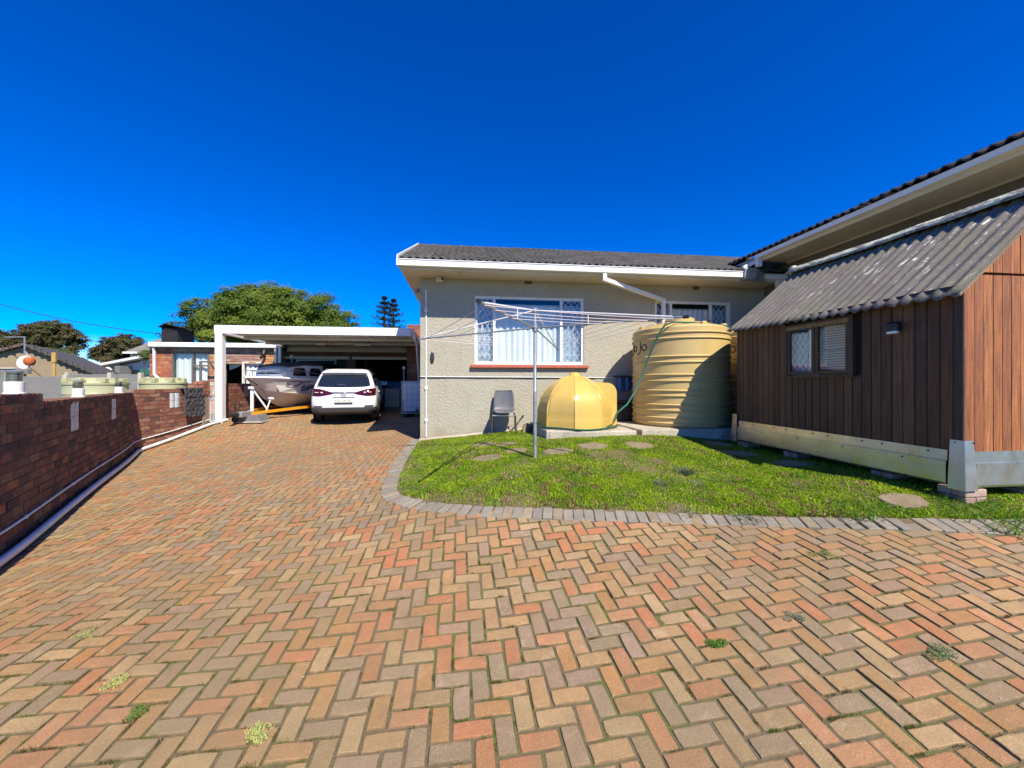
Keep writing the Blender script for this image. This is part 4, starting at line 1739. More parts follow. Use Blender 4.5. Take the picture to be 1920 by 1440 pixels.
# downpipe from the gutter across to the wall
d0, d1 = A(1133, -.68), A(1244, -.06)
mb = MB()
zk = Z(563, d1, -.06)
pts = [(d0, -.69, SOF + .02), (d0, -.69, SOF - .12), (d1, -.055, zk), (d1, -.055, -.75)]
for i in range(3):
    p, q = Vector(pts[i]), Vector(pts[i + 1])
    e = (q - p).normalized() * .03
    mb.tube([p - (e if i else e * 0), q + (e if i < 2 else e * 0)], .054, 4)
solo('downpipe', 'white square downpipe that slants from the house gutter to the wall', 'downpipe', mb, M_wmetal, (d0, -.69, -.75), 'F')

# sheet-metal rain head at the end of the gutter
r0, r1, r2 = A(1398, -.80), A(1419, -.80), A(1444, -.80)
zt, zb = Z(503, r1, -.8), Z(523.5, r1, -.8)
mb = MB()
mb.prism([(r0, -.80, zb), (r1 - .02, -.80, zb), (r1 + .02, -.80, zt), (r0, -.80, zt)], (0, .17, 0))
mb.prism([(r1 - .018, -.76, zb), (r2, -.66, zb), (r2, -.66, zt), (r1 + .022, -.76, zt)], (0, .12, 0))
solo('rain_head', 'bent sheet metal rain head where two gutters meet', 'rain head', mb, M_steel, (r0, -.8, zb), 'F')
mb = MB()
mb.box(r2 - .01, A(1478, -.62), -.70, -.60, Z(523, 7.3, -.65), Z(515, 7.3, -.65))
mb.box(A(1455, -.6), A(1466, -.6), -.66, -.57, Z(537, 7.3, -.6), Z(523, 7.3, -.65) - .002)
solo('gutter_outlet', 'short grey gutter end with outlet box behind the rain head', 'gutter', mb, M_wmetal, (r2, -.65, 2.2), 'F')

# small fixtures on the front wall
a = A(799, -.01)
mb = MB()
mb.tube([(a, -.012, Z(543, a, 0)), (a, -.012, Z(819, a, 0))], .017, 8)
for v in (582, 728, 788):
    mb.cbox(a - .035, a + .035, -.035, -.002, Z(v, a, 0) - .035, Z(v, a, 0) + .035, .01)
solo('conduit', 'upright white conduit with junction boxes at the house corner', 'conduit', mb, M_pvc, (a, -.01, -1.1), 'F', smooth=True)
mb, mk = MB(), MB()
pw, pk = [], []
for i in range(15):
    u = 788 + (1172 - 788) * i / 14
    aa = A(u, -.01)
    v = 706.2 + 2.2 * i / 14
    pw.append((aa, -.018, Z(v, aa, 0)))
    pk.append((aa, -.015, Z(v + 1.7 + .5 * math.sin(i * 1.9), aa, 0)))
solo('pipe', 'thin white water pipe running level below the big window', 'pipe', mb.tube(pw, .009, 6), M_pvc, pw[7], 'F', smooth=True)
kk = pk[:13] + [(A(1140, -.02), -.03, Z(709, pk[12][0], 0)), (A(1143, -.02), -.05, Z(713, pk[12][0], 0)), (A(1136, -.02), -.05, Z(714.5, pk[12][0], 0))]
solo('cable', 'black cable strapped under the thin white water pipe', 'cable', mk.tube(kk[:13], .0065, 6), M_black, pk[7], 'F', smooth=True)
a = A(810.5, -.02)
mb = MB()
ring = [[(a + .040 * s * math.cos(t), -.004 - d, Z(670, a, 0) + .115 * s * (abs(math.sin(t)) ** .7) * (1 if math.sin(t) > 0 else -1)) for t in np.linspace(0, 6.2832, 25)[:-1]] for s, d in ((1, 0), (1, .03), (.8, .045))]
solo('oval_light', 'black oval wall light near the house corner', 'light', mb.loft(ring), M_black, (a, -.02, Z(670, a, 0)), 'F', smooth=True)
a0, a1 = A(817.5, -.05), A(831.5, -.05)
bx = thing('alarm_box', 'small cream electrical box under the eave with a bullet camera on top', 'electrical box', (a0, -.05, Z(530, a0, 0)))
part('case', MB().cbox(a0, a1, -.10, -.003, Z(530, a0, 0), Z(520, a0, 0), .008), M_soffit, bx)
part('joint_strip', MB().box(a0 + .10, a0 + .112, -.104, -.10, Z(530, a0, 0) + .01, Z(520, a0, 0) - .01), M_pvc, bx)
cm = thing('security_camera', 'white bullet camera under the eave above the small cream box', 'camera', (A(828, -.15), -.15, SOF - .06))
ca = A(829, -.15)
part('body', MB().tube([(ca - .03, -.02, SOF - .055), (ca + .005, -.17, SOF - .075)], .036, 12), M_wmetal, cm, smooth=True)
part('lens', MB().tube([(ca + .005, -.168, SOF - .075), (ca + .007, -.182, SOF - .077)], .030, 12), M_black, cm, smooth=True)
part('mount', MB().tube([(ca - .03, -.05, SOF - .002), (ca - .025, -.05, SOF - .05)], .022, 8), M_wmetal, cm, smooth=True)
for u, v, lab in ((990.5, 529, 'brown clay air vent high on the wall above the big window'), (1305, 540, 'brown clay air vent above the second window behind the tank')):
    a = A(u, -.01)
    z = Z(v, a, 0)
    vt = thing('air_vent', lab, 'vent', (a, -.01, z - .05), group='clay air vents')
    part('plate', MB().cbox(a - .085, a + .085, -.012, -.002, z - .045, z + .045, .004), M_brownframe, vt)
    for k in range(3):
        part('slot', MB().box(a - .072, a - .006, -.0145, -.0125, z - .032 + k * .026, z - .020 + k * .026).box(a + .006, a + .072, -.0145, -.0125, z - .032 + k * .026, z - .020 + k * .026), M_dark, vt)
a = A(784, .4)
mb = MB().tube([(-.01, .45, 2.08), (-.10, .42, 2.06)], .03, 8)
mb.lathe([(.0, -.05), (.06, -.04), (.075, .02), (.07, .03)], 12, (-.13, .40, 2.05))
solo('flood_light', 'small grey flood light on the gable side of the house corner', 'light', mb, M_galv, (-.1, .42, 2.05), 'F', smooth=True)

# ================================================================== EAST WING
wing = thing('house_wing', 'projecting dark plastered house wing with high eave behind the timber shed', 'house', (8.0, -3.5, -1.2))
WS_ = 2.635
B0, B1 = -5.05, .0
mb = MB().box(8.0, 8.22, B0, B1 - .002, -1.6, WS_ + .03)
mb.box(8.22, 14, B0, B0 + .22, -1.6, WS_ + .03)
part('wall', mb, M_wing, wing)
bs = [B0 - .3, -5.95, -4.12, -2.35, -.62]
bs = [B0 - .3, Bq(1817, 7.5), Bq(1540, 7.5), -.72]
for i in range(len(bs) - 1):
    part('soffit_board', MB().box(7.28, 7.998, bs[i] + .004, bs[i + 1] - .004, WS_, WS_ + .012), M_soffit, wing)
part('soffit_trim', MB().box(7.965, 7.998, B0, -.7, WS_ - .03, WS_ - .001), M_soffit, wing)
part('fascia', MB().box(7.25, 7.278, B0 - .3, -.70, WS_ - .035, WS_ + .09), M_soffit, wing)
mb = MB()
gb0, gb1 = B0 - .3, -.78
mb.box(7.13, 7.14, gb0, gb1, WS_ + .018, WS_ + .088)
mb.box(7.14, 7.25, gb0, gb1, WS_ + .018, WS_ + .026)
mb.box(7.118, 7.142, gb0, gb1, WS_ + .080, WS_ + .092)
mb.box(7.13, 7.25, gb1, gb1 + .008, WS_ + .018, WS_ + .088)
mb.cbox(7.14, 7.24, gb1 - .10, gb1 - .005, WS_ - .16, WS_ + .016, .006)
part('gutter', mb, M_wmetal, wing)
part('outlet_pipe', MB().tube([(7.19, gb1 + .02, WS_ - .02), (7.0, gb1 + .05, WS_ - .12), (6.9, gb1 + .05, WS_ - .16)], .05, 4), M_wmetal, wing)
part('rear_fascia', MB().box(7.20, 7.23, -.69, 1.6, WS_ + .0, WS_ + .085), M_soffit, wing)
wo = ORG[wing.name]
wup = (math.cos(pitch), 0, math.sin(pitch))
tile_slope(wing, Vector((7.09, 1.8, WS_ + .105)) - wo, (0, -1, 0), wup, 24, 2, .335, 48)
tile_slope(wing, Vector((7.09, 1.8, WS_ + .105)) - wo, (0, -1, 0), wup, 24, 12, .335, 0, first=2)
mb = MB()
mb.add([(7.2, 1.8, WS_ + .09), (7.2, B0 - .3, WS_ + .09), (11.2, B0 - .3, WS_ + .09 + 4 * math.tan(pitch)), (11.2, 1.8, WS_ + .09 + 4 * math.tan(pitch))], [(0, 1, 2, 3)])
part('roof_underlay', mb, M_greyroof, wing)

# ================================================================== TIMBER SHED
SA, SBf, SBr = 5.449, -5.392, -2.44      # left face, front, rear
SR = 6.56
SW = 2 * SR - SA
EA, EZ0, EZ1 = 5.29, .775, .835            # eave line (front and rear heights)
RZ = 1.90
shed = thing('timber_shed', 'dark stained timber shed on brick piers with a corrugated roof', 'shed', (SR, (SBf + SBr) / 2, -1.05))
ZB = -.70


def roofz(a, b=None):
    t = (min(a, 2 * SR - a) - EA) / (SR - EA)
    return EZ0 + (RZ - EZ0) * t


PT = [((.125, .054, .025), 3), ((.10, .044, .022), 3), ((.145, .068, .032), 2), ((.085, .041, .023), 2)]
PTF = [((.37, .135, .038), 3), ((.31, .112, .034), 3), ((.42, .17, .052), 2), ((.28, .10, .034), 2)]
wtop, wbot = roofz(SA) - .03, ZB
# shed window columns
swb0, swb1 = Bq(1603, SA), Bq(1473, SA)      # front and rear jamb
swz0, swz1 = Z(697, SA, (swb0 + swb1) / 2) , Z(606, SA, (swb0 + swb1) / 2)
pw = .1045
b = SBf + .062
i = 0
while b < SBr - .03:
    b1_ = min(b + pw, SBr - .02)
    tint = pick(PT)
    segs = [(wbot, wtop)]
    if b1_ > swb0 + .01 and b < swb1 - .01:
        segs = [(wbot, swz0 - .045)]
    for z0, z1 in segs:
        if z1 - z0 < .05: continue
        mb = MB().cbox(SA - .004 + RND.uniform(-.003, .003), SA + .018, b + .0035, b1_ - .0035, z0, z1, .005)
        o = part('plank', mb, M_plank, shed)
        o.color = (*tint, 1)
    b += pw
    i += 1
mb = MB().box(SA + .019, SA + .05, SBf + .02, SBr, ZB, swz0 - .05).box(SA + .019, SA + .05, SBf + .02, swb0, swz0 - .05, wtop).box(SA + .019, SA + .05, swb1, SBr, swz0 - .05, wtop).box(SA + .019, SA + .05, swb0, swb1, swz1 + .02, wtop)
mb.box(SA + .05, SW, SBr - .05, SBr - .02, ZB, wtop)
mb.box(SW - .05, SW - .02, SBf + .02, SBr - .05, ZB, wtop)
mb.box(SA, SW - .02, SBf + .05, SBr, ZB - .10, ZB - .02)
part('inner_lining', mb, M_dark, shed)
# front gable of orange planks, with a ledger across
a = SA + .024
zl = Z(515, 6.0, SBf)
while a < SW - .02:
    a1 = min(a + .1005, SW - .005)
    am = (a + a1) / 2
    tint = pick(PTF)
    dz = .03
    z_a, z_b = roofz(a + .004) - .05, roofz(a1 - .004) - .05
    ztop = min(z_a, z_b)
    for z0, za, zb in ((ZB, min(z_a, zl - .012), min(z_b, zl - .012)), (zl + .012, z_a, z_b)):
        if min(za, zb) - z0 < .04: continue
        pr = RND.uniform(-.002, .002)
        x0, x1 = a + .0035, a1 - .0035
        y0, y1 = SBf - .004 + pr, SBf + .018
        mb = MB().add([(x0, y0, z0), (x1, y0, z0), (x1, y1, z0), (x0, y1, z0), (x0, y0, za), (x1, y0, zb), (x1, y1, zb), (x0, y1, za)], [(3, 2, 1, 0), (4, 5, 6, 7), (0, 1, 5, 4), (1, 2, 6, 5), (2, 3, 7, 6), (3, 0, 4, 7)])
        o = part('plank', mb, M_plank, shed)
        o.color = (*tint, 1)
    a = a1
o = part('corner_board', MB().cbox(SA - .008, SA + .022, SBf - .012, SBf + .06, ZB, wtop - .02, .004), M_plank, shed)
o.color = (.07, .04, .027, 1)
o = part('corner_board', MB().cbox(SA + .0, SA + .0215, SBf - .0145, SBf - .0125, ZB, wtop - .02, .001), M_plank, shed)
o.color = (.28, .11, .04, 1)
part('gable_lining', MB().prism([(SA + .03, SBf + .020, ZB), (SW - .02, SBf + .020, ZB), (SW - .02, SBf + .020, wtop - .02), (SR, SBf + .020, RZ - .12), (SA + .03, SBf + .020, wtop - .02)], (0, .02, 0)), M_dark, shed)

# shed window: outer frame, two sashes with raw timber strips above, blind behind
mbf = MB()
fz0, fz1 = swz0 - .045, swz1 + .03
mbf.box(SA - .03, SA + .05, swb0, swb0 + .05, fz0, fz1)
mbf.box(SA - .03, SA + .05, swb1 - .05, swb1, fz0, fz1)
mbf.box(SA - .031, SA + .05, swb0 + .05, swb1 - .05, fz1 - .035, fz1)
mbf.box(SA - .045, SA + .05, swb0 - .02, swb1 + .03, fz0 - .03, fz0 - .0005)
win = part('window', mbf, M_wframe, shed)
bm_ = Bq(1530, SA)
for sb0, sb1 in ((swb0 + .052, bm_ - .004), (bm_ + .004, swb1 - .052)):
    s = MB()
    z0, z1 = fz0 + .01, fz1 - .04
    w = .042
    s.box(SA - .022, SA + .01, sb0, sb0 + w, z0, z1).box(SA - .022, SA + .01, sb1 - w, sb1, z0, z1)
    s.box(SA - .022, SA + .01, sb0 + w, sb1 - w, z0, z0 + w)
    sash = part('sash', s, M_wframe, win)
    o = bpy.data.objects['sash'] if False else sash
    part('pane', MB().box(SA - .008, SA - .004, sb0 + w, sb1 - w, z0 + w, z1 - .03), M_glass, win)
    part('head_strip', MB().cbox(SA - .040, SA - .023, sb0 - .01, sb1 + .0, z1 - .042, z1 + .012, .003), M_rawwood, win)
for k in range(18):
    z = swz0 + .03 + k * (swz1 - swz0 - .05) / 18
    part('blind_slat', MB().add([(SA + .035, swb0 + .06, z), (SA + .035, bm_ + .02, z), (SA + .050, bm_ + .02, z + .022), (SA + .050, swb0 + .06, z + .022)], [(0, 1, 2, 3)]), M_soffit, win)
part('blind_backing', MB().box(SA + .06, SA + .065, swb0, bm_ + .02, fz0, fz1), M_taupe, win)
part('lace_curtain', MB().box(SA + .075, SA + .08, bm_ + .03, swb1, fz0, fz1 - .12), M_net, win)
part('white_bar', MB().box(SA + .03, SA + .05, bm_ + .10, bm_ + .135, fz0 + .05, fz1 - .10), M_white, win)
gm = MB()
g0, g1, h0, h1 = bm_ + .14, swb1 - .07, fz0 + .06, fz1 - .12
for sgn in (1, -1):
    for k in range(-6, 10):
        seg = [(g0 + (g1 - g0) / 3 * (k + sgn * t), h0 + (h1 - h0) / 4 * t) for t in np.linspace(0, 4, 33)]
        seg = [q for q in seg if g0 - 1e-6 <= q[0] <= g1 + 1e-6]
        if len(seg) > 1:
            gm.tube([(SA + .04 + .002 * sgn, seg[0][0], seg[0][1]), (SA + .04 + .002 * sgn, seg[-1][0], seg[-1][1])], .006, 4)
part('burglar_guard', gm, M_wmetal, win)

# corrugated roof: sheets, gently sagging, with ragged eave
def sheet(b0, b1, side, seed, nb, jit):
    mb = MB()
    nx, ns = int((b1 - b0) / .128 * 8), 14
    sl = (SR - EA)

    def f(i, j):
        bb = b0 + (b1 - b0) * i
        a = EA + sl * j
        t = (bb - SBf) / (SBr - SBf)
        z = EZ0 + (EZ1 - EZ0) * t * (1 - j) + (RZ - EZ0) * j
        z += .0165 * math.cos(bb / .128 * 2 * math.pi + seed * .2) + .014 * mnoise.noise((bb * 1.6, a * 1.6, seed)) - .018 * math.sin(math.pi * j)
        if j < .01:
            a += .035 * mnoise.noise((bb * 11, seed, 1)) + .02 * mnoise.noise((bb * 31, seed, 4))
            z += .012 * mnoise.noise((bb * 13, seed, 7))
        aa = a if side < 0 else 2 * SR - a
        return (aa, bb, z + jit)
    mb.grid(f, nx, ns)
    o = part('roof_sheet', mb, M_asb, shed, smooth='all')
    md = o.modifiers.new('thickness', 'SOLIDIFY')
    md.thickness = .008
    return o


sheet(-5.455, -4.46, -1, 1, 1, .006)
sheet(-4.53, -3.46, -1, 1, 2, 0)
sheet(-3.53, -2.40, -1, 1, 3, .007)
sheet(-5.455, -3.9, 1, 4, 1, .004)
sheet(-3.97, -2.40, 1, 5, 2, 0)
mb = MB()
rr = []
for i in range(30):
    t = i / 29
    bb = -5.47 + 3.09 * t
    dz = .016 * mnoise.noise((bb * 2, 0, 0)) - .02 * math.sin(math.pi * t)
    rr.append([(SR + x, bb, RZ + .055 + dz + z) for x, z in ((-.17, -.10), (-.085, -.028), (-.04, .012), (0, .024), (.04, .012), (.085, -.028), (.17, -.10))])
mb.loft(rr, closed=False)
o = part('ridge_cap', mb, M_ridge, shed, smooth='all')
o.modifiers.new('thickness', 'SOLIDIFY').thickness = .01
part('ridge_end', MB().lathe([(.001, -.12), (.06, -.10), (.085, -.03), (.07, .03), (.001, .06)], 12, (SR, -2.40, RZ + .05)), M_ridge, shed, smooth=True)
part('barge_strip', MB().prism([(EA + .06, SBf - .052, roofz(EA + .06) - .055), (EA + .06, SBf - .052, roofz(EA + .06) - .022), (SR, SBf - .052, RZ - .022), (SR, SBf - .052, RZ - .055)], (0, .018, 0)), M_rawwood, shed)
part('eave_batten', MB().box(SA - .06, SA - .02, SBf + .02, SBr - .02, wtop - .05, wtop + .0), M_wframe, shed)
part('eave_batten', MB().box(SW + .02, SW + .06, SBf + .02, SBr - .02, wtop - .05, wtop + .0), M_wframe, shed)

# galvanised skirting: upper flange, flared lower panel, corner pieces
KZ1, KZm, KZ0 = -.632, -.735, -.955


def skirt_run(P, Q, n):
    P, Q, n = Vector(P), Vector(Q), Vector(n)
    prof = [(.012, KZ1), (.016, KZm + .004), (.030, KZm), (.034, KZ0 + .02), (.026, KZ0)]
    mb = MB()
    m = 14
    rows = []
    for i in range(m + 1):
        p = P + (Q - P) * (i / m)
        w = .005 * mnoise.noise((p.x * 2.1, p.y * 2.1, 0))
        rows.append([p + n * (d + w) + Vector((0, 0, z)) for d, z in prof])
    mb.loft(rows, closed=False)
    o = part('skirting_sheet', mb, M_skirt, shed)
    o.modifiers.new('thickness', 'SOLIDIFY').thickness = .004


mid = Bq(1497, SA)
skirt_run((SA, SBf + .10, 0), (SA, mid, 0), (-1, 0, 0))
skirt_run((SA, mid - .03, 0), (SA, SBr - .06, 0), (-1, 0, 0))
skirt_run((SA + .10, SBf, 0), (SW, SBf, 0), (0, -1, 0))
for (ca, cb, da, db) in ((SA, SBf, 1, 1), (SA, SBr, 1, -1)):
    mb = MB()
    top, bot = KZ1 + .105, KZ0 - .02
    o1, o2 = .034, .056
    P = lambda da_, db_, z: (ca + da_, cb + db_, z)
    s_ = db
    mb.quad(P(-o1, -o1 * s_, top), P(-o1, .065 * s_, top), P(-o2, .07 * s_, bot), P(-o2, -o2 * s_, bot))
    mb.quad(P(-o1, -o1 * s_, top), P(.062, -o1 * s_, top), P(.078, -o2 * s_, bot), P(-o2, -o2 * s_, bot))
    o = part('skirting_corner', mb, M_skirt, shed)
    o.modifiers.new('thickness', 'SOLIDIFY').thickness = .004
mb = MB()
for bb, zz in [(SBf + .25 + i * .21, KZ1 - .03 - .1 * (i % 3 == 1)) for i in range(13)]:
    mb.lathe([(.009, 0), (.007, .006), (0, .008)], 6, (SA - (.018 if zz > KZm else .034), bb, zz), Matrix.Rotation(-math.pi / 2, 4, 'Y'))
for z in (KZ1 + .085, KZ0 + .06):
    mb.lathe([(.009, 0), (.007, .006), (0, .008)], 6, (SA - .036, SBf + .03, z), Matrix.Rotation(-math.pi / 2, 4, 'Y'))
    mb.lathe([(.009, 0), (.007, .006), (0, .008)], 6, (SA + .06, SBf - .042, z), Matrix.Rotation(math.pi / 2, 4, 'X'))
part('screw_heads', mb, M_black, shed, kind='stuff')

# wall lamp on the shed
lb = Bq(1682, SA)
lz = Z(618, SA, lb)
lm = thing('solar_lamp', 'black solar security lamp on the dark shed wall', 'lamp', (SA - .03, lb, lz - .06))
part('housing', MB().cbox(SA - .075, SA - .006, lb - .055, lb + .055, lz - .015, lz + .06, .012), M_black, lm)
part('shade', MB().add([(SA - .085, lb - .058, lz + .058), (SA - .085, lb + .058, lz + .058), (SA - .012, lb + .058, lz + .085), (SA - .012, lb - .058, lz + .085), (SA - .09, lb - .058, lz + .028), (SA - .09, lb + .058, lz + .028)], [(0, 1, 2, 3), (0, 1, 5, 4)]), M_black, lm)
part('lens', MB().cbox(SA - .080, SA - .03, lb - .045, lb + .045, lz - .045, lz - .016, .006), M_lampclear, lm)

# brick piers under the shed
PIT = [((.46, .33, .26), 2), ((.42, .27, .21), 2), ((.38, .30, .25), 1)]


def brick_pier(a, b, label, n=None, rot=0):
    zg = gF(a, b)
    z = KZ0 - .012 if a < SA + .3 else KZ0 + .03
    t = thing('brick_pier', label, 'pier', (a, b, zg), group='brick piers under the shed')
    pcs = []
    k = 0
    while z > zg - .03:
        for s in (-1, 1):
            if k % 2 == 0:
                M = Matrix.Translation(Hf(a, b + s * .057, z - .036)) @ Matrix.Rotation(TH + RND.gauss(0, .03), 4, 'Z')
            else:
                M = Matrix.Translation(Hf(a + s * .057, b, z - .036)) @ Matrix.Rotation(TH + math.pi / 2 + RND.gauss(0, .03), 4, 'Z')
            pcs.append((M, (.222, .106, .068), pick(PIT)))
        z -= .073
        k += 1
    lay(t, conv_pieces(pcs, t), 'brick', M_obrick, 60, 'bricks', .006)


for bb, lab in ((SBf + .07, 'pale brick pier under the front corner of the timber shed'), (Bq(1668, SA + .08), 'shaded brick pier second from the front under the long shed wall'),
                (Bq(1493, SA + .08), 'shaded brick pier third from the front under the long shed wall'), (Bq(1403, SA + .08), 'farthest brick pier under the long shed wall')):
    brick_pier(SA + .09, bb, lab)
brick_pier(A(1905, SBf + .1) + .05, SBf + .1, 'pale brick pier under the orange plank front, away from the corner')
brick_pier(SW - .15, SBf + .1, 'pale brick pier at the hidden far front corner of the shed')

# ================================================================== WATER TANKS
TA, TB_, TR = 5.283, -1.01, .905
TZ0, TZ1 = -.83, 1.02


def ribbed_tank(name, a, b, R, z0, z1, label, text_th, m=M_tank, n=72, chars='JoJo'):
    t = thing(name, label, 'water tank', (a, b, z0), group='yellow water tanks')
    prof = [(R - .03, z0), (R, z0 + .03)]
    H = z1 - z0
    for zc in (-.75, -.65, -.51, -.41, -.24, -.145, .038, .15, .384, .49, .825, .93):
        prof += [(R, zc - .024), (R + .020, zc - .019), (R + .024, zc - .004), (R + .020, zc + .004), (R, zc + .014)]
    prof += [(R, z1), (R - .06, z1 + .045), (R - .10, z1 + .055), (R * .55, z1 + .15), (R * .30, z1 + .19)]
    part('shell', MB().lathe(prof, n, (a, b, 0)), m, t, smooth=True)
    part('lid', MB().lathe([(R * .31, z1 + .185), (R * .31, z1 + .245), (R * .29, z1 + .262), (0, z1 + .268)], 36, (a, b, 0)), m, t, smooth=True)
    for th in np.arange(0, 6.28, 6.2832 / 8):
        x, y = a + (R - .11) * math.cos(th), b + (R - .11) * math.sin(th)
        part('lug', MB().cbox(x - .05, x + .05, y - .05, y + .05, z1 + .03, z1 + .10, .015), m, t)
    # moulded name, strokes laid round the shell
    st = []
    x = 0
    jw, ow = .105, .10
    K = 1.42
    def J(x):
        return [(x + .085, .15), (x + .085, .0), (x + .07, -.045), (x + .035, -.06), (x + .0, -.045)]
    def O(x):
        return [(x + .05 + .045 * math.cos(q), .035 + .048 * math.sin(q)) for q in np.linspace(0, 6.2832, 17)]
    for ch in chars:
        st.append(J(x) if ch == 'J' else O(x))
        x += jw + .008 if ch == 'J' else ow + .012
    zc = z0 + H * .80
    tb = MB()
    for s in st:
        pts = []
        for (px, pz) in s:
            th = text_th + px * K / R
            pts.append((a + (R + .004) * math.cos(th), b + (R + .004) * math.sin(th), zc + pz * K * .9 - .02))
        tb.tube(pts, .0095, 6)
    part('lettering', tb, M_text, t, smooth=True)
    return t


tank = ribbed_tank('water_tank', TA, TB_, TR, TZ0, TZ1, 'tall ribbed yellow water tank standing clear before the second window', math.radians(160.5))
part('outlet_fitting', MB().tube([(A(1325, TB_ - .3), TB_ - .28, TZ1 + .17), (A(1325, TB_ - .3), TB_ - .40, TZ1 + .17)], .03, 10), M_black, tank, smooth=True)
tank2 = ribbed_tank('water_tank', TA + 1.89, TB_ + .12, .82, TZ0, TZ1, 'second ribbed yellow water tank half hidden behind the timber shed', math.radians(157))
# concrete slab under the tall tanks, and the one under the dome
def slab(name, label, poly, zt, th):
    mb = MB()
    rings = []
    for z, k in ((zt - th, 0), (zt - .02, 0), (zt, .012)):
        ring = []
        m = len(poly)
        for i in range(m):
            p0, p1 = Vector(poly[i]), Vector(poly[(i + 1) % m])
            L = max(1, int((p1 - p0).length / .12))
            for q in range(L):
                p = p0 + (p1 - p0) * (q / L)
                r = .014 * mnoise.noise((p.x * 7, p.y * 7, z * 9))
                c = Vector((sum(v[0] for v in poly) / m, sum(v[1] for v in poly) / m))
                d = (c - p).normalized()
                p = p + d * (k + r)
                ring.append((p.x, p.y, z + .006 * mnoise.noise((p.x * 5, p.y * 5, 1))))
        rings.append(ring)
    mb.loft(rings)
    c = (poly[0][0], poly[0][1], zt - th)
    return solo(name, label, 'concrete slab', mb, M_conc, c, 'F')


slab('concrete_slab', 'rough concrete slab under the tall ribbed tanks', [(3.93, -.05), (4.03, -1.96), (5.4, -2.02), (7.95, -2.0), (7.95, -.05)], TZ0 - .003, .34)
slab('concrete_slab', 'low weathered concrete slab under the yellow dome tank', [(2.30, -.35), (2.36, -1.80), (3.0, -1.98), (3.92, -1.98), (3.90, -.35)], -.842, .30)

# ------------------------------------------------------------------ dome tank
DA, DB, DR = 3.03, -1.19, .70
dome = thing('dome_tank', 'low yellow dome shaped tank with flat panels and a square hump', 'tank', (DA, DB, -.84))
_kz = [(.70, -.838), (.705, -.70), (.70, -.665), (.698, -.655), (.70, -.555), (.688, -.45), (.66, -.355), (.62, -.26), (.56, -.175), (.49, -.095), (.41, -.025), (.315, .040), (.215, .092), (.14, .118)]
prof = [(r * DR / .70, z) for r, z in _kz]
n8 = 8
th0 = math.radians(-90 - 15)
mb = MB()
for k in range(n8):
    ta, tb = th0 + k * math.pi / 4, th0 + (k + 1) * math.pi / 4
    rows = []
    for r, z in prof:
        row = []
        for q in range(7):
            s = q / 6
            x0, y0, x1, y1 = r * math.cos(ta), r * math.sin(ta), r * math.cos(tb), r * math.sin(tb)
            px, py = x0 + (x1 - x0) * s, y0 + (y1 - y0) * s
            bul = 1 + .002 * math.sin(math.pi * s)
            row.append((DA + px * bul, DB + py * bul, z))
        rows.append(row)
    mb.loft(rows, closed=False)
part('dome', mb, M_dome, dome, smooth=True)
mb = MB()
for k in range(n8):
    ta = th0 + k * math.pi / 4
    mb.tube([(DA + (r + .001) * math.cos(ta), DB + (r + .001) * math.sin(ta), z) for r, z in prof], .009, 6)
part('panel_ribs', mb, M_dome, dome, smooth=True)
part('cap', MB().lathe([(.18, prof[-1][1] - .05), (.11, prof[-1][1] + .008), (.095, prof[-1][1] + .055), (.075, prof[-1][1] + .072), (0, prof[-1][1] + .075)], 24, (DA, DB, 0)), M_dome, dome, smooth=True)
ha = A(1147, DB + .2)
hz = Z(717.5, ha, DB + .2)
poly = [(DA + .05, -.83), (ha, -.83), (ha, hz - .20)]
for i in range(7):
    t = i / 6 * math.pi / 2
    poly.append((ha - .20 + .20 * math.cos(t), hz - .20 + .20 * math.sin(t)))
poly += [(DA + .05, hz + .01)]
part('hump', MB().prism([(x, DB - .06, z) for x, z in poly], (0, .52, 0)), M_dome, dome, smooth=True)

# hoses
hp = []
for i in range(200):
    t = i / 199
    th = th0 - .9 + t * 2 * math.pi * 1.9
    r = DR + .035 + .03 * math.sin(3 * th) + .03 * t
    ap, bp = DA + (r + (.08 if math.cos(th) > .2 else 0)) * math.cos(th), DB + r * math.sin(th)
    hp.append((ap, bp, -.825 + .018 * (t > .5) + .008 * math.sin(5 * th)))
solo('garden_hose', 'green garden hose coiled round the foot of the yellow dome', 'hose', MB().tube(hp, .011, 6), M_hose, (DA, DB, -.83), 'F', smooth=True)
hs = []
for (u, v, off) in ((1366, 612, 0), (1340, 608.5, 0), (1300, 605, 0), (1262, 604, 0), (1247, 609, 0), (1236, 625, 0), (1222, 655, 0), (1205, 700, 0), (1190, 735, 0), (1176, 758, 0), (1157, 774, 0), (1150, 790, 0)):
    k = (u - CU) / FPX
    # nearest point of the tank shell along this column, else fall to the ground beside it
    if u >= 1247:
        bb = TB_ - TR * .80
    elif u >= 1205:
        bb = TB_ - TR * (.80 - (1247 - u) / 42 * .30)
    else:
        bb = TB_ - .44 - (1205 - u) / 55 * .5
    aa = A(u, bb)
    hs.append((aa, bb, Z(v, aa, bb)))
for i, q in enumerate(hs):            # keep outside the shell
    d = Vector((q[0] - TA, q[1] - TB_))
    if q[2] < TZ1 and d.length < TR + .035:
        d = d.normalized() * (TR + .035)
        hs[i] = (TA + d.x, TB_ + d.y, q[2])
solo('garden_hose', 'green hose draped over the tall tank down toward the dome', 'hose', MB().tube([tuple(q) for q in hs], .016, 8), M_hose, hs[5], 'F', smooth=True)

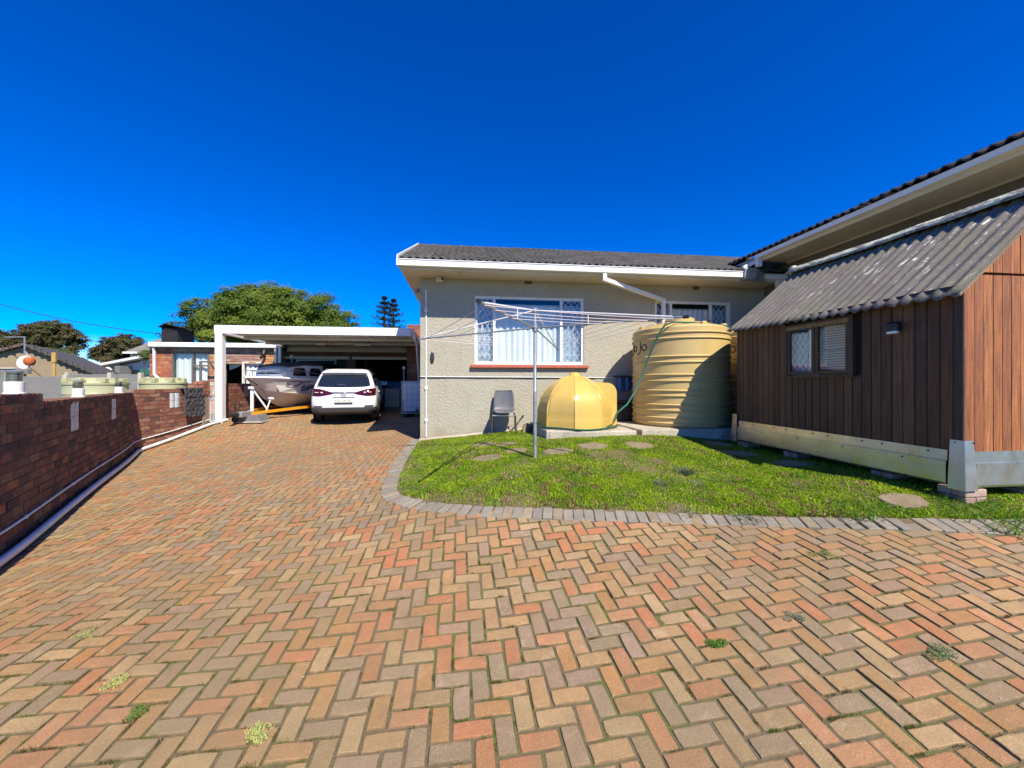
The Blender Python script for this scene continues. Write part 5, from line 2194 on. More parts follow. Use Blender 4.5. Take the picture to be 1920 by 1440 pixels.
# water filters and the dark box in the gap
fl = thing('water_filters', 'three blue water filter housings on a bracket beside the tall tank', 'water filter', (A(1168, -.15), -.15, .0))
for u in (1162.5, 1175.5, 1188):
    a = A(u, -.14)
    z0, z1 = Z(733, a, -.14), Z(708.5, a, -.14)
    part('filter_housing', MB().lathe([(.045, z0), (.058, z0 + .015), (.058, z1 - .02), (.066, z1 - .018), (.066, z1)], 18, (a, -.14, 0)), M_blue, fl, smooth=True)
a0, a1 = A(1154, -.14), A(1196, -.14)
part('bracket', MB().cbox(a0, a1, -.21, -.01, Z(708.5, a0, -.14) + .001, Z(706.5, a0, -.14) + .03, .01), M_black, fl)
a0, a1 = A(1152, -.4), A(1200, -.4)
pb = thing('pump_box', 'black pump box under the blue water filters', 'box', (a0, -.4, -.83))
part('case', MB().cbox(a0 + .06, a1, -.52, -.10, -.825, Z(757, a0, -.5), .02), M_black, pb)
part('shelf', MB().box(a0, a1, -.5, -.08, Z(753.5, a0, -.5), Z(752, a0, -.5)), M_wframe, pb)

# ------------------------------------------------------------------ moulded chair against the wall
pc = Hf(A(945, -.36), -.36)
ch = thing('chair', 'grey moulded plastic chair with brown tube legs against the house wall', 'chair', (pc.x, pc.y, g(pc.x, pc.y)), 'L', rot=TH - .10)
ch.scale = (1.08, 1.08, 1.08)
prof = [(-.235, .425), (-.225, .445), (-.17, .450), (-.05, .437), (.06, .430), (.13, .445), (.165, .485), (.185, .55), (.205, .66), (.225, .78), (.232, .83), (.23, .845)]
wd = [.185, .20, .215, .222, .222, .215, .208, .205, .203, .190, .175, .15]


def shell(i, j):
    s = j * (len(prof) - 1)
    k = min(int(s), len(prof) - 2)
    f = s - k
    y = prof[k][0] * (1 - f) + prof[k + 1][0] * f
    z = prof[k][1] * (1 - f) + prof[k + 1][1] * f
    w = wd[k] * (1 - f) + wd[k + 1] * f
    x = (i * 2 - 1)
    curl = abs(x) ** 3
    back = max(0, min(1, (s - 5) / 2))
    return (x * w, y - .035 * back * curl, z + .03 * curl * (1 - back))


mb = MB().grid(shell, 12, 33)
o = part('seat_shell', mb, M_chair, ch, smooth='all')
o.modifiers.new('thickness', 'SOLIDIFY').thickness = .007
for s in (-1, 1):
    part('leg', MB().tube([(s * .19, -.12, .405), (s * .215, -.175, .38), (s * .235, -.225, .0)], .0125, 8), M_leg, ch, smooth=True)
    part('leg', MB().tube([(s * .19, .06, .405), (s * .21, .12, .38), (s * .225, .20, .0)], .0125, 8), M_leg, ch, smooth=True)
    part('side_rail', MB().tube([(s * .19, -.12, .405), (s * .19, .06, .405)], .0125, 8), M_leg, ch, smooth=True)
part('front_rail', MB().tube([(-.22, -.185, .372), (.22, -.185, .372)], .0125, 8), M_steel, ch, smooth=True)

# weathered stone pot and dark rubble beside it
p = Hf(A(987.5, -.5), -.5)
zg = g(p.x, p.y)
pt = thing('stone_block', 'broken tan stone block beside the legs of the grey chair', 'stone', (p.x, p.y, zg), 'L', rot=.1)
part('block', MB().add([(-.10, -.10, 0), (.12, -.10, 0), (.12, .10, 0), (-.10, .10, 0), (-.09, -.09, .10), (.12, -.08, .12), (.11, .09, .13), (-.06, .09, .15), (.02, -.02, .20)], [(0, 1, 5, 4), (1, 2, 6, 5), (2, 3, 7, 6), (3, 0, 4, 7), (4, 5, 8), (5, 6, 8), (6, 7, 8), (7, 4, 8), (3, 2, 1, 0)]), M_stone, pt)
part('hollow', MB().add([(-.02, -.097, .05), (.06, -.096, .02), (.10, -.092, .07), (.05, -.090, .115)], [(0, 1, 2, 3)]), M_rawwood, pt)


def rock(name, label, p, r, sq, m, seed):
    mb = MB()
    def f(i, j):
        th, ph = i * 6.2832, -math.pi / 2 + j * math.pi
        d = Vector((math.cos(th) * math.cos(ph), math.sin(th) * math.cos(ph), math.sin(ph)))
        k = r * (1 + .35 * mnoise.noise(d * 1.7 + Vector((seed, 0, 0))))
        return (p.x + d.x * k * sq[0], p.y + d.y * k * sq[1], p.z + d.z * k * sq[2] + r * .4 * sq[2])
    mb.grid(f, 14, 8)
    return solo(name, label, 'rock', mb, m, tuple(p), 'W', smooth=True)


p = Hf(A(1001, -.62), -.62)
rock('rock', 'dark rough rock lying between the chair and the dome slab', Vector((p.x, p.y, g(p.x, p.y))), .13, (.8, .9, 1.1), mat('dark_rock', (.055, .05, .045), (.04, .036, .033), 9, .95, 1.0, 40), 3)

# ------------------------------------------------------------------ rotary clothes line
px, py = .322, 5.40
zg = g(px, py)
cl = thing('clothesline', 'rotary clothesline on a galvanised pole standing in the lawn', 'clothesline', (px, py, zg), 'W')
hub, topz = 102 / FPX * 5.4, 137.5 / FPX * 5.4
mb = MB().tube([(px, py, zg - .05), (px, py, zg + .95)], .026, 12)
mb.tube([(px, py, zg + .95), (px, py, zg + .955), (px, py, topz)], [.026, .023, .023], 12)
part('pole', mb, M_galv, cl, smooth=True)
part('hub', MB().tube([(px, py, hub - .05), (px, py, hub + .06)], .038, 12), M_galv, cl, smooth=True)
part('top_collar', MB().tube([(px, py, topz - .05), (px, py, topz + .012)], .032, 12), M_galv, cl, smooth=True)
tips = [PW(782, 636, 6.15), PW(897, 565, 3.35), PW(1287, 594, 4.05), PW(1045, 654, 7.35)]
hubp, topp = Vector((px, py, hub)), Vector((px, py, topz))
for t in tips:
    part('arm', MB().tube([hubp, t], .0125, 8), M_galv, cl, smooth=True)
    part('strut', MB().tube([topp - Vector((0, 0, .02)), hubp + (t - hubp) * .93 + Vector((0, 0, .012))], .010, 8), M_wmetal, cl, smooth=True)
    part('arm_cap', MB().tube([hubp + (t - hubp) * .985, hubp + (t - hubp) * 1.012], .019, 8), M_black, cl, smooth=True)
    q = hubp + (t - hubp) * .42
    part('tie_rod', MB().tube([q, topp + (hubp + (t - hubp) * .93 - topp) * .45], .006, 6), M_wmetal, cl)
order = [0, 1, 2, 3]
for i in range(4):
    t0, t1 = tips[order[i]], tips[order[(i + 1) % 4]]
    for f in (.52, .66, .80, .94):
        a_, b_ = hubp + (t0 - hubp) * f + Vector((0, 0, -.012)), hubp + (t1 - hubp) * f + Vector((0, 0, -.012))
        sag = .018 * f
        pts = [a_ + (b_ - a_) * s + Vector((0, 0, -sag * 4 * s * (1 - s))) for s in np.linspace(0, 1, 9)]
        part('line', MB().tube(pts, .0032, 5, cap=False), M_line, cl)
t = hubp + (tips[1] - hubp) * .9
part('loose_end', MB().tube([t, t + Vector((-.06, -.02, -.06)), t + Vector((-.10, -.02, -.14)), t + Vector((-.115, -.02, -.21))], .005, 5), M_line, cl)
# ================================================================== CARPORT
cp = thing('carport', 'white flat roofed carport over the boat and car', 'carport', (-6.1, 3.6, -1.13))
CB0, CB1 = 3.55, 7.88
PA = A(411.5, CB0 + .06)
pz = gF(PA, CB0 + .06)
bz1, bz0 = Z(610, PA, CB0 + .06), Z(624, PA, CB0 + .06)
CR = A(770, CB0 + .02)
part('post', MB().cbox(PA - .098, PA + .098, CB0 + .005, CB0 + .19, pz - .1, bz0, .006), M_wmetal, cp)
part('fascia_beam', MB().box(PA - .108, CR, CB0, CB0 + .035, bz0 - .02, bz1), M_wmetal, cp)
part('side_beam', MB().box(PA - .108, PA - .07, CB0 + .036, CB1, bz0 - .02, bz1 - .004), M_wmetal, cp)
part('side_beam', MB().box(CR - .035, CR, CB0 + .036, CB1, bz0 - .02, bz1 - .004), M_wmetal, cp)
# ribbed sheet roof: built sheet by sheet
zt = bz1 - .05
k = 0
a = PA - .05
while a < CR - .06:
    a1 = min(a + .72, CR - .04)
    mb = MB()
    n = int((a1 - a) / .18 + .5)
    prof = []
    for i in range(n):
        x0 = a + (a1 - a) * i / n
        w = (a1 - a) / n
        prof += [(x0, 0), (x0 + w * .55, 0), (x0 + w * .66, .035), (x0 + w * .88, .035)]
    prof.append((a1, 0))
    mb.loft([[(x, bb, zt - .10 + z + (.0045 if k % 2 else 0) + (bb - CB0) * -.012) for x, z in prof] for bb in (CB0 + .036, CB1 + .1)], closed=False)
    o = part('roof_sheet', mb, M_lean, cp)
    o.modifiers.new('thickness', 'SOLIDIFY').thickness = .004
    a = a1 - .012
    k += 1
for bb in (CB0 + 1.35, CB0 + 2.7):
    part('purlin', MB().box(PA - .05, CR - .04, bb, bb + .06, zt - .20 - (bb - CB0) * .012, zt - .108 - (bb - CB0) * .012), M_lean, cp)
part('rear_beam', MB().box(PA + .0, CR - .0, CB1 - .06, CB1 + .02, zt - .36, zt - .17), M_soffit, cp)
pb_ = A(525, 7.3)
part('post', MB().cbox(pb_ - .05, pb_ + .05, 7.25, 7.35, gF(pb_, 7.3) - .1, zt - .20, .005), M_wmetal, cp)
for u0, u1, v in ((594, 610, 647), (665, 694, 647.5)):
    fl = thing('strip_light', 'short fluorescent strip light under the carport roof near the boat' if u0 < 600 else 'long fluorescent strip light under the carport roof above the car', 'light', (A(u0, 6.1), 6.1, Z(v, -3, 6.1)))
    part('tube', MB().tube([(A(u0, 6.1), 6.1, Z(v, -3, 6.1)), (A(u1, 6.1), 6.1, Z(v, -3, 6.1))], .022, 8), M_wmetal, fl)
    part('batten', MB().box(A(u0, 6.1), A(u1, 6.1), 6.07, 6.13, Z(v, -3, 6.1) + .024, Z(v, -3, 6.1) + .06), M_wmetal, fl)
# gutter elbow and downpipe running back to the tote
mb = MB()
q = [(CR - .02, CB0 + .05, bz1 - .06), (CR + .05, CB0 + .05, bz1 - .05), (CR + .10, CB0 + .09, bz1 - .16), (CR + .13, CB0 + .15, bz1 - .36)]
e = Vector((A(786, 4.75), 4.75, Z(716, A(786, 4.75), 4.75)))
mb.tube(q, .045, 10)
solo('gutter_elbow', 'white plastic gutter elbow at the end of the carport fascia', 'pipe', mb, M_pvc, q[0], 'F', smooth=True)
mb = MB().tube([(CR + .13, CB0 + .15, bz1 - .34), (CR + .16, CB0 + .2, bz1 - .44), tuple(e)], .04, 10)
solo('downpipe', 'grey downpipe slanting from the carport gutter to the caged water tote', 'downpipe', mb, mat('grey_pvc', (.42, .45, .50), (.38, .41, .46), 5, .4, fine=.03), q[3], 'F', smooth=True)

# ================================================================== GARAGE behind it
ga = thing('garage', 'shaded brick garage with two door openings behind the carport', 'garage', (-3.4, 8.0, -1.15))
GB = GBK
GL, GR = AW, 1.4
GH = 1.66
d1a, d1b = A(536, GB), A(650, GB)
d2a, d2b = A(665, GB), A(770, GB) + .6
dz = Z(674, -3.4, GB)
mb = MB()
t = .2
mb.box(GL, d1a, GB, GB + t, -1.4, GH).box(d1b, d2a, GB, GB + t, -1.4, GH).box(d2b, GR, GB, GB + t, -1.4, GH)
mb.box(d1a, d1b, GB, GB + t, dz, GH).box(d2a, d2b, GB, GB + t, dz, GH)
part('mortar_core', mb, M_mortar, ga)
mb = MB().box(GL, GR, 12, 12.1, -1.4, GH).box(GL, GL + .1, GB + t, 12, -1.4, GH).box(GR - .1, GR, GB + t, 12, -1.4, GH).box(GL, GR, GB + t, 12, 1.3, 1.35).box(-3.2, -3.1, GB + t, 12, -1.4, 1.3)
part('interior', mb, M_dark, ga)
part('roof', MB().box(GL - .1, GR + .1, GB - .08, 12.2, GH, GH + .1), M_greyroof, ga)
part('floor', MB().box(GL + .1, GR - .1, GB + .02, 12, -1.3, -1.07), M_conc, ga)
for x0, x1 in ((d1a, d1b), (d2a, d2b)):
    part('lintel', MB().box(x0 - .1, x1 + .1, GB - .012, GB + .1, dz, dz + .11), M_soffit, ga)
GBT = [((.22, .07, .05), 3), ((.17, .055, .045), 3), ((.25, .10, .07), 2)]
pp = []
for a0, a1, z1, z0 in ((GL, d1a, GH - .01, -1.2), (d1b, d2a, dz, -1.2), (d1a, d2b, GH - .01, dz + .11), (d2b, GR, GH - .01, -1.2)):
    pp += course_run(Hf(a0, GB), Hf(a1, GB), z1, lambda x, y, z0=z0: z0, (SN, -CS, 0), GBT, depth=.04, proud=.008)
lay(ga, conv_pieces(pp, ga), 'brick', M_brick, 300, 'bricks', .004)
# roller door left
rd = MB()
n = 22
rr = [[(d1a, GB + .12 + (.012 if i % 2 else 0), -1.05 + (dz + 1.05) * i / (n * 2)) for i in range(n * 2 + 1)], [(d1b, GB + .12 + (.012 if i % 2 else 0), -1.05 + (dz + 1.05) * i / (n * 2)) for i in range(n * 2 + 1)]]
rd.loft([[(d1a, y, z) for (_, y, z) in rr[0]], [(d1b, y, z) for (_, y, z) in rr[0]]], closed=False)
part('roller_door', rd, M_door, ga)
# globe lamps on short posts
for u, v, bb, lab in ((547, 668, 6.9, 'small globe lamp on a slim post behind the boat canopy'), (757, 690, 6.0, 'small globe lamp on a slim post above the caged water tote')):
    a = A(u, bb)
    z = Z(v, a, bb)
    lp = thing('globe_lamp', lab, 'lamp', (a, bb, gF(a, bb)), group='globe lamps by the garage')
    part('globe', MB().lathe([(0, z - .055), (.035, z - .05), (.055, z - .02), (.06, z), (.055, z + .02), (.035, z + .05), (0, z + .06)], 14, (a, bb, 0)), M_whitewall, lp, smooth=True)
    part('post', MB().tube([(a, bb, gF(a, bb)), (a, bb, z - .05)], .018, 8), M_galv, lp)
# brick store wall on the east of the carport
st = thing('brick_store', 'tall rough red brick wall between the carport and the house', 'wall', (-1.1, 7.2, -1.1))
SB = 7.2
sa, sz = A(763.5, SB), Z(608.5, A(763, SB), SB)
part('mortar_core', MB().box(sa, 1.2, SB, SB + .6, -1.3, sz), M_mortar_pale, st)
pp = course_run(Hf(sa, SB), Hf(1.2, SB), sz, lambda x, y: -1.1, (SN, -CS, 0), [((.40, .145, .08), 3), ((.34, .115, .07), 3), ((.30, .10, .07), 2), ((.42, .21, .13), 1)], depth=.06, proud=.012)
pp += course_run(Hf(sa, SB + .6), Hf(sa, SB), sz, lambda x, y: -1.1, (-CS, -SN, 0), [((.38, .14, .08), 1)], depth=.06, proud=.012)
lay(st, conv_pieces(pp, st), 'brick', M_obrick, 300, 'bricks', .004)

# chest freezer and tool bin in the garage
fz = thing('chest_freezer', 'white chest freezer standing in the dark open garage', 'freezer', (A(734, 8.5), 8.5, -1.07))
a0, a1 = A(721, 8.4), A(749, 8.4)
part('body', MB().cbox(a0, a1, 8.4, 9.0, -1.05, Z(731, a0, 8.4), .02), M_whitewall, fz)
part('lid', MB().cbox(a0 - .01, a1 + .01, 8.385, 9.0, Z(731, a0, 8.4) + .004, Z(731, a0, 8.4) + .06, .02), M_whitewall, fz)
bn = thing('tool_chest', 'dark blue chest on top of the freezer in the garage', 'chest', (A(734, 8.6), 8.6, Z(731, a0, 8.4) + .07))
part('body', MB().cbox(A(726, 8.55), A(752, 8.55), 8.55, 8.9, Z(731, a0, 8.4) + .066, Z(717, a0, 8.55), .02), M_blue, bn)
part('lid', MB().cbox(A(725, 8.55), A(753, 8.55), 8.54, 8.91, Z(717, a0, 8.55) + .003, Z(714.5, a0, 8.55), .01), M_carg, bn)

# caged water tote (IBC)
tb = 4.45
t0, t1 = A(752.5, tb), A(752.5, tb) + 1.0
tz = gF(t0, tb)
ztop = Z(715, t0, tb)
zpal = tz + .15
tote = thing('water_tote', 'white plastic tank in a steel cage on a black pallet beside the house', 'water tank', (t0, tb, tz))
part('bottle', MB().cbox(t0 + .03, t1 - .03, tb + .03, tb + .97, zpal + .02, ztop - .02, .06), M_tote, tote, smooth=True)
mb = MB()
for i in range(7):
    a = t0 + (t1 - t0) * i / 6
    for bb in (tb, tb + 1.0):
        mb.tube([(a, bb, zpal), (a, bb, ztop)], .010, 6)
    bb = tb + i / 6
    for a in (t0, t1):
        mb.tube([(a, bb, zpal), (a, bb, ztop)], .010, 6)
part('upright_bars', mb, M_steel, tote)
mb = MB()
for i in range(6):
    z = zpal + (ztop - zpal) * i / 5
    mb.tube([(t0, tb - .012, z), (t1, tb - .012, z)], .011, 6).tube([(t0, tb + 1.012, z), (t1, tb + 1.012, z)], .011, 6)
    mb.tube([(t0 - .012, tb, z), (t0 - .012, tb + 1, z)], .011, 6).tube([(t1 + .012, tb, z), (t1 + .012, tb + 1, z)], .011, 6)
part('cage_hoops', mb, M_steel, tote)
part('lid', MB().lathe([(.10, ztop - .02), (.10, ztop + .02), (0, ztop + .022)], 20, ((t0 + t1) / 2, tb + .5, 0)), M_blue, tote, smooth=True)
mb = MB()
for i in range(3):
    a = t0 + (t1 - t0 - .14) * i / 2
    mb.cbox(a, a + .14, tb, tb + 1, tz - .03, zpal - .025, .008)
mb.cbox(t0, t1, tb, tb + 1, zpal - .024, zpal, .006)
part('pallet', mb, M_black, tote)
part('tap', MB().tube([((t0 + t1) / 2, tb + .02, zpal + .12), ((t0 + t1) / 2, tb - .10, zpal + .12), ((t0 + t1) / 2, tb - .12, zpal + .04)], .035, 8), M_black, tote)

# ================================================================== BRICK ANNEX
an = thing('brick_annex', 'low orange brick annex with white gutter and curtained windows', 'building', (-8.5, 7.6, -1.05))
AB = 7.6
AL, AR = A(281, AB), A(524, AB)
az1 = Z(655, -8, AB)
az0 = -1.4
wins = [(A(322, AB), A(393, AB), Z(722, -8.5, AB), Z(660, -8.5, AB)), (A(419, AB), A(492, AB), -1.05, Z(678, -6.5, AB))]
mb = MB()
xs = [AL, wins[0][0], wins[0][1], wins[1][0], wins[1][1], AR]
for i in (0, 2, 4): mb.box(xs[i], xs[i + 1], AB, AB + .2, az0, az1 + .03)
for (x0, x1, z0, z1) in wins:
    mb.box(x0, x1, AB, AB + .2, z1, az1 + .03)
    if z0 > -1: mb.box(x0, x1, AB, AB + .2, az0, z0)
mb.box(AL, AL + .2, AB + .2, 11.8, az0, az1 + .03).box(AL, AR, 11.8, 12, az0, az1 + .03).box(AR - .1, AR, AB + .2, 11.8, az0, az1 + .03)
part('mortar_core', mb, M_mortar_pale, an)
part('interior', MB().box(AL + .2, AR - .1, AB + 1.6, AB + 1.65, az0, az1).box(AL + .2, AR - .1, AB + .2, AB + 1.6, az1 - .04, az1 - .02), M_dark, an)
OT = [((.50, .16, .07), 4), ((.43, .13, .065), 3), ((.54, .24, .12), 2), ((.33, .11, .07), 2)]
PTp = [((.50, .33, .25), 4), ((.45, .27, .20), 3), ((.55, .40, .32), 2), ((.36, .19, .14), 2)]
YT = [((.58, .33, .15), 3), ((.55, .24, .11), 3), ((.6, .42, .24), 2)]
pp = []
nn = (SN, -CS, 0)
pp += course_run(Hf(AL, AB), Hf(wins[0][0], AB), az1, lambda x, y: -1.05, nn, OT, depth=.05)
pp += course_run(Hf(wins[0][1], AB), Hf(wins[1][0], AB), az1, lambda x, y: -1.05, nn, YT, depth=.05)
pp += course_run(Hf(wins[1][1], AB), Hf(AR, AB), az1, lambda x, y: -1.05, nn, YT, depth=.05)
pp += course_run(Hf(wins[1][0], AB), Hf(wins[1][1], AB), az1, lambda x, y: wins[1][3], nn, PTp, depth=.05)
pp += course_run(Hf(wins[0][0], AB), Hf(wins[0][1], AB), az1, lambda x, y: wins[0][3], nn, YT, depth=.05)
pp += course_run(Hf(wins[0][0], AB), Hf(wins[0][1], AB), wins[0][2], lambda x, y: -1.05, nn, OT, depth=.05)
inv_score = lambda p: -abs(p[0].translation.z) if False else p[0].translation.z
lay(an, conv_pieces(pp, an), 'brick', M_obrick, 300, 'bricks', .004, score=inv_score)
part('roof', MB().box(AL - .05, AR + .2, AB - .09, 12.1, az1 + .06, az1 + .16), M_greyroof, an)
part('eave_board', MB().box(AL - .04, AR + .1, AB - .085, AB - .01, az1 + .03, az1 + .058), M_brownframe, an)
gzt = Z(643, -8, AB - .2)
part('gutter', MB().cbox(A(278, AB - .2), AR + .05, AB - .24, AB - .10, az1 + .045, gzt, .02), M_wmetal, an)
dpa = A(289, AB - .12)
mb = MB()
zb_ = Z(706, dpa, AB - .12)
mb.tube([(dpa, AB - .16, az1 + .06), (dpa, AB - .11, az1 - .12), (dpa, AB - .10, zb_ + .1), (dpa + .06, AB - .10, zb_), (A(318, AB - .1), AB - .10, Z(722, -9, AB))], .05, 4)
part('downpipe', mb, M_wmetal, an)
mb = MB().tube([(AR - .05, AB - .17, az1 + .05), (AR - .08, AB - .12, az1 - .4), (AR - .08, AB - .10, -1.0)], .05, 4)
part('downpipe', mb, M_wmetal, an)
# window with brown frame, open sash and curtains
x0, x1, z0, z1 = wins[0]
xm = A(359.5, AB)
f = .06
mb = MB().box(x0, x1, AB - .02, AB + .05, z1 - f, z1).box(x0, x1, AB - .02, AB + .05, z0, z0 + f)
for a in (x0, xm, x1 - f): mb.box(a, a + f, AB - .019, AB + .049, z0 + f, z1 - f)
zm = Z(686, -8, AB)
mb.box(xm + f, x1 - f, AB - .018, AB + .048, zm - f / 2, zm + f / 2)
w = part('window', mb, M_brownframe, an)


def drape(a0, a1, z0, z1, b, parent, k=30, m=None):
    cu = MB()
    cu.grid(lambda i, j: (a0 + (a1 - a0) * i, b + .025 * math.sin((a0 + (a1 - a0) * i) * k), z0 + (z1 - z0) * j), 60, 2)
    return part('curtain', cu, m or M_curtain, parent, smooth='all')


drape(x0 + f, xm, z0 + f, z1 - f, AB + .13, w)
drape(xm + f, x1 - f, z0 + f, z1 - f, AB + .13, w)
for p0, p1, q0, q1 in ((x0 + f, xm, z0 + f, z1 - f), (xm + f, x1 - f, zm + f / 2, z1 - f), (xm + f, x1 - f, z0 + f, zm - f / 2)):
    part('pane', MB().box(p0, p1, AB + .01, AB + .014, q0, q1), M_glass, w)
# the opened sash, swung out
s0, s1 = A(374, AB - .5), A(408, AB - .5)
sb, sz0, sz1 = AB - .5, Z(716, -8, AB - .5), Z(677, -8, AB - .5)
mb = MB().box(s0, s1, sb - .02, sb + .02, sz1 - .06, sz1).box(s0, s0 + .07, sb - .02, sb + .02, sz0, sz1 - .06).box(s1 - .03, s1, sb - .02, sb + .02, sz0, sz1 - .06).box(s0 + .07, s1 - .03, sb - .02, sb + .02, sz0, sz0 + .05)
mb.tube([(s1, sb, sz1 - .05), (x1, AB, z1 - .4)], .02, 4)
part('open_sash', mb, M_brownframe, an)
x0, x1, z0, z1 = wins[1]
xm = A(454, AB)
mb = MB().box(xm, x1, AB - .015, AB + .05, z1 - .07, z1).box(xm, xm + .08, AB - .014, AB + .05, -1.05, z1 - .07).box(x1 - .07, x1, AB - .014, AB + .05, -1.05, z1 - .07)
d = part('doorway', mb, M_soffit, an)
drape(xm + .08, x1 - .07, -1.0, z1 - .07, AB + .1, d, 34)
cu = MB()
cu.add([(x0 + .02, AB + .3, z1 - .02), (xm - .02, AB + .3, z1 - .02), (xm - .3, AB + .28, z1 - .2), (x0 + .05, AB + .3, z1 - .34)], [(0, 1, 2, 3)])
part('tied_curtain', cu, M_curtain, d)
mb = MB().tube([(A(489, AB - .1), AB - .02, Z(661, -6, AB)), (A(496, AB - .2), AB - .2, Z(659, -6, AB)), (A(495, AB - .2), AB - .22, Z(664, -6, AB)), (A(489, AB - .2), AB - .22, Z(673, -6, AB))], .05, 6)
solo('wall_bracket', 'dark metal wall bracket hanging at the end of the brick annex', 'bracket', mb, M_black, (A(490, AB), AB - .1, .9), 'F')

# charcoal chimney on the annex roof
CHB = AB + 1.3
ca0, ca1 = A(303, CHB), A(332, CHB)
cz0, cz1 = az1 + .10, Z(614.5, ca0, CHB)
chm = thing('chimney', 'squat charcoal painted brick chimney with a bent metal hood', 'chimney', (ca0, CHB, cz0))
part('core', MB().box(ca0 + .01, ca1 - .01, CHB + .01, CHB + .99, cz0, cz1 - .01), M_charcoal, chm)
pp = []
z = cz1
k = 0
while z > cz0:
    for (P, Q, n_) in ((Hf(ca0, CHB), Hf(ca1, CHB), nn), (Hf(ca1, CHB), Hf(ca1, CHB + 1.0), (CS, SN, 0))):
        pp += course_run(P, Q, z, lambda x, y, z=z: z - .06, n_, [((1, 1, 1), 1), ((.7, .7, .7), 1), ((1.3, 1.3, 1.3), 1)], depth=.04, proud=.01, off=-.116 * (k % 2), H=.075)
    z -= .0855
    k += 1
M_chb = [mat('charcoal_face', (.032, .032, .035), (.022, .022, .024), 9, .8, .4, 70, tint=t) for t in ('obj', 'attr')]
lay(chm, conv_pieces(pp, chm), 'brick', M_chb, 120, 'bricks', .006)
apx = (ca0 + ca1) / 2 - .08
hz_ = Z(609.5, ca0, CHB)
hood = []
for bb in (CHB - .15, CHB + 1.1):
    hood.append([(ca0 - .05, bb, cz1 + .02), (apx, bb, hz_ + .05), (ca1 + .25, bb, cz1 + .015)])
mb = MB().loft(hood, closed=False)
o = part('hood', mb, M_charcoal, chm)
o.modifiers.new('thickness', 'SOLIDIFY').thickness = .02

# orange flower pot and low grey trough by the trailer
p = on_ground(446, 793)
po = thing('flower_pot', 'orange plastic flower pot at the foot of the garden wall', 'pot', tuple(p), 'L')
part('body', MB().lathe([(.075, 0), (.115, .19), (.125, .195), (.125, .225), (.112, .225), (.10, .19)], 20), M_terra, po, smooth=True)
part('soil', MB().lathe([(.10, .188), (0, .192)], 20), M_lawnsoil, po)
p = on_ground(472, 791)
tr = thing('rubber_tub', 'low grey trough under the nose of the boat trailer', 'tub', tuple(p), 'L', rot=TH)
part('body', MB().prism([(-.36, -.2, .01), (.36, -.2, .01), (.26, -.2, .21), (-.20, -.2, .21)], (0, .5, 0)), mat('grey_tub', (.20, .20, .21), (.17, .17, .18), 6, .6), tr)
part('base', MB().box(-.40, .40, -.26, .36, 0, .03), M_conc, tr)

# ================================================================== CAR (local: x right, y forward, z up)
cc = Hf(-2.63, 3.55)
cxr = [g(*(cc + Hf(s * .75, y, 0) - Hf(0, 0, 0)).xy) for s in (-1, 1) for y in (.8, 3.4)]
car_pitch = math.atan2((cxr[1] + cxr[3] - cxr[0] - cxr[2]) / 2, 2.6)
car_roll = math.atan2(-(cxr[2] + cxr[3] - cxr[0] - cxr[1]) / 2, 1.5)
car = thing('suv_car', 'white compact SUV parked tail first under the edge of the carport', 'car', (cc.x, cc.y, (cxr[0] + cxr[2]) / 2 - .85 * math.tan(car_pitch * .8) - .005), 'L', rot=(car_pitch * .8, car_roll * .8, TH + .15))


def srect(hw, y0, y1, z, r, n=6):
    """rounded rectangle in plan at height z"""
    pts = []
    for cx, cy, a0 in ((hw - r, y1 - r, 0), (-(hw - r), y1 - r, 90), (-(hw - r), y0 + r, 180), (hw - r, y0 + r, 270)):
        for i in range(n):
            t = math.radians(a0 + 90 * i / (n - 1))
            pts.append((cx + r * math.cos(t), cy + r * math.sin(t), z))
    return pts


LV = [(.36, .87, .06, 4.24, .30), (.44, .905, .02, 4.30, .28), (.60, .915, -.01, 4.33, .26), (.76, .915, .00, 4.33, .26), (.90, .905, .03, 4.28, .26), (.99, .890, .06, 4.10, .25), (1.05, .865, .10, 3.55, .24)]
GHs = [(1.04, .865, .09, 3.35, .22), (1.14, .845, .14, 3.15, .20), (1.30, .790, .25, 2.85, .18), (1.44, .735, .36, 2.60, .17), (1.54, .685, .46, 2.35, .17), (1.60, .63, .56, 2.15, .17), (1.635, .55, .72, 1.95, .17), (1.648, .40, .95, 1.75, .16)]
part('body', MB().loft([srect(hw, y0, y1, z, r) for z, hw, y0, y1, r in LV]), M_carw, car, smooth=True)
part('cabin', MB().loft([srect(hw, y0, y1, z, r) for z, hw, y0, y1, r in GHs]), M_carw, car, smooth=True)


def gh(z, prof):
    for i in range(len(prof) - 1):
        if prof[i][0] <= z <= prof[i + 1][0]:
            f = (z - prof[i][0]) / (prof[i + 1][0] - prof[i][0])
            return [prof[i][k] * (1 - f) + prof[i + 1][k] * f for k in range(1, 5)]
    return list(prof[-1][1:])


def rear_patch(z0, z1, x0, x1, prof, out=.006, nz_=6, nx=10, shape=None):
    def fn(i, j):
        z = z0 + (z1 - z0) * j
        hw, y0, y1, r = gh(z, prof)
        x = x0 + (x1 - x0) * i
        if shape: x, z = shape(i, j, x, z); hw, y0, y1, r = gh(min(z, prof[-1][0]), prof)
        ax = abs(x)
        y = y0
        if ax > hw - r:
            d = min(ax - (hw - r), r * .98)
            y = y0 + r - math.sqrt(max(r * r - d * d, 0))
        return (x, y - out, z)
    return MB().grid(fn, nx, nz_)


def side_patch(poly, prof, s, out=.007):
    """outline of (y, z) points on the car's flank"""
    mb = MB()
    vs = []
    for y, z in poly:
        vs.append((s * (gh(z, prof)[0] + out), y, z))
    mb.add(vs, [tuple(range(len(vs)))])
    return mb


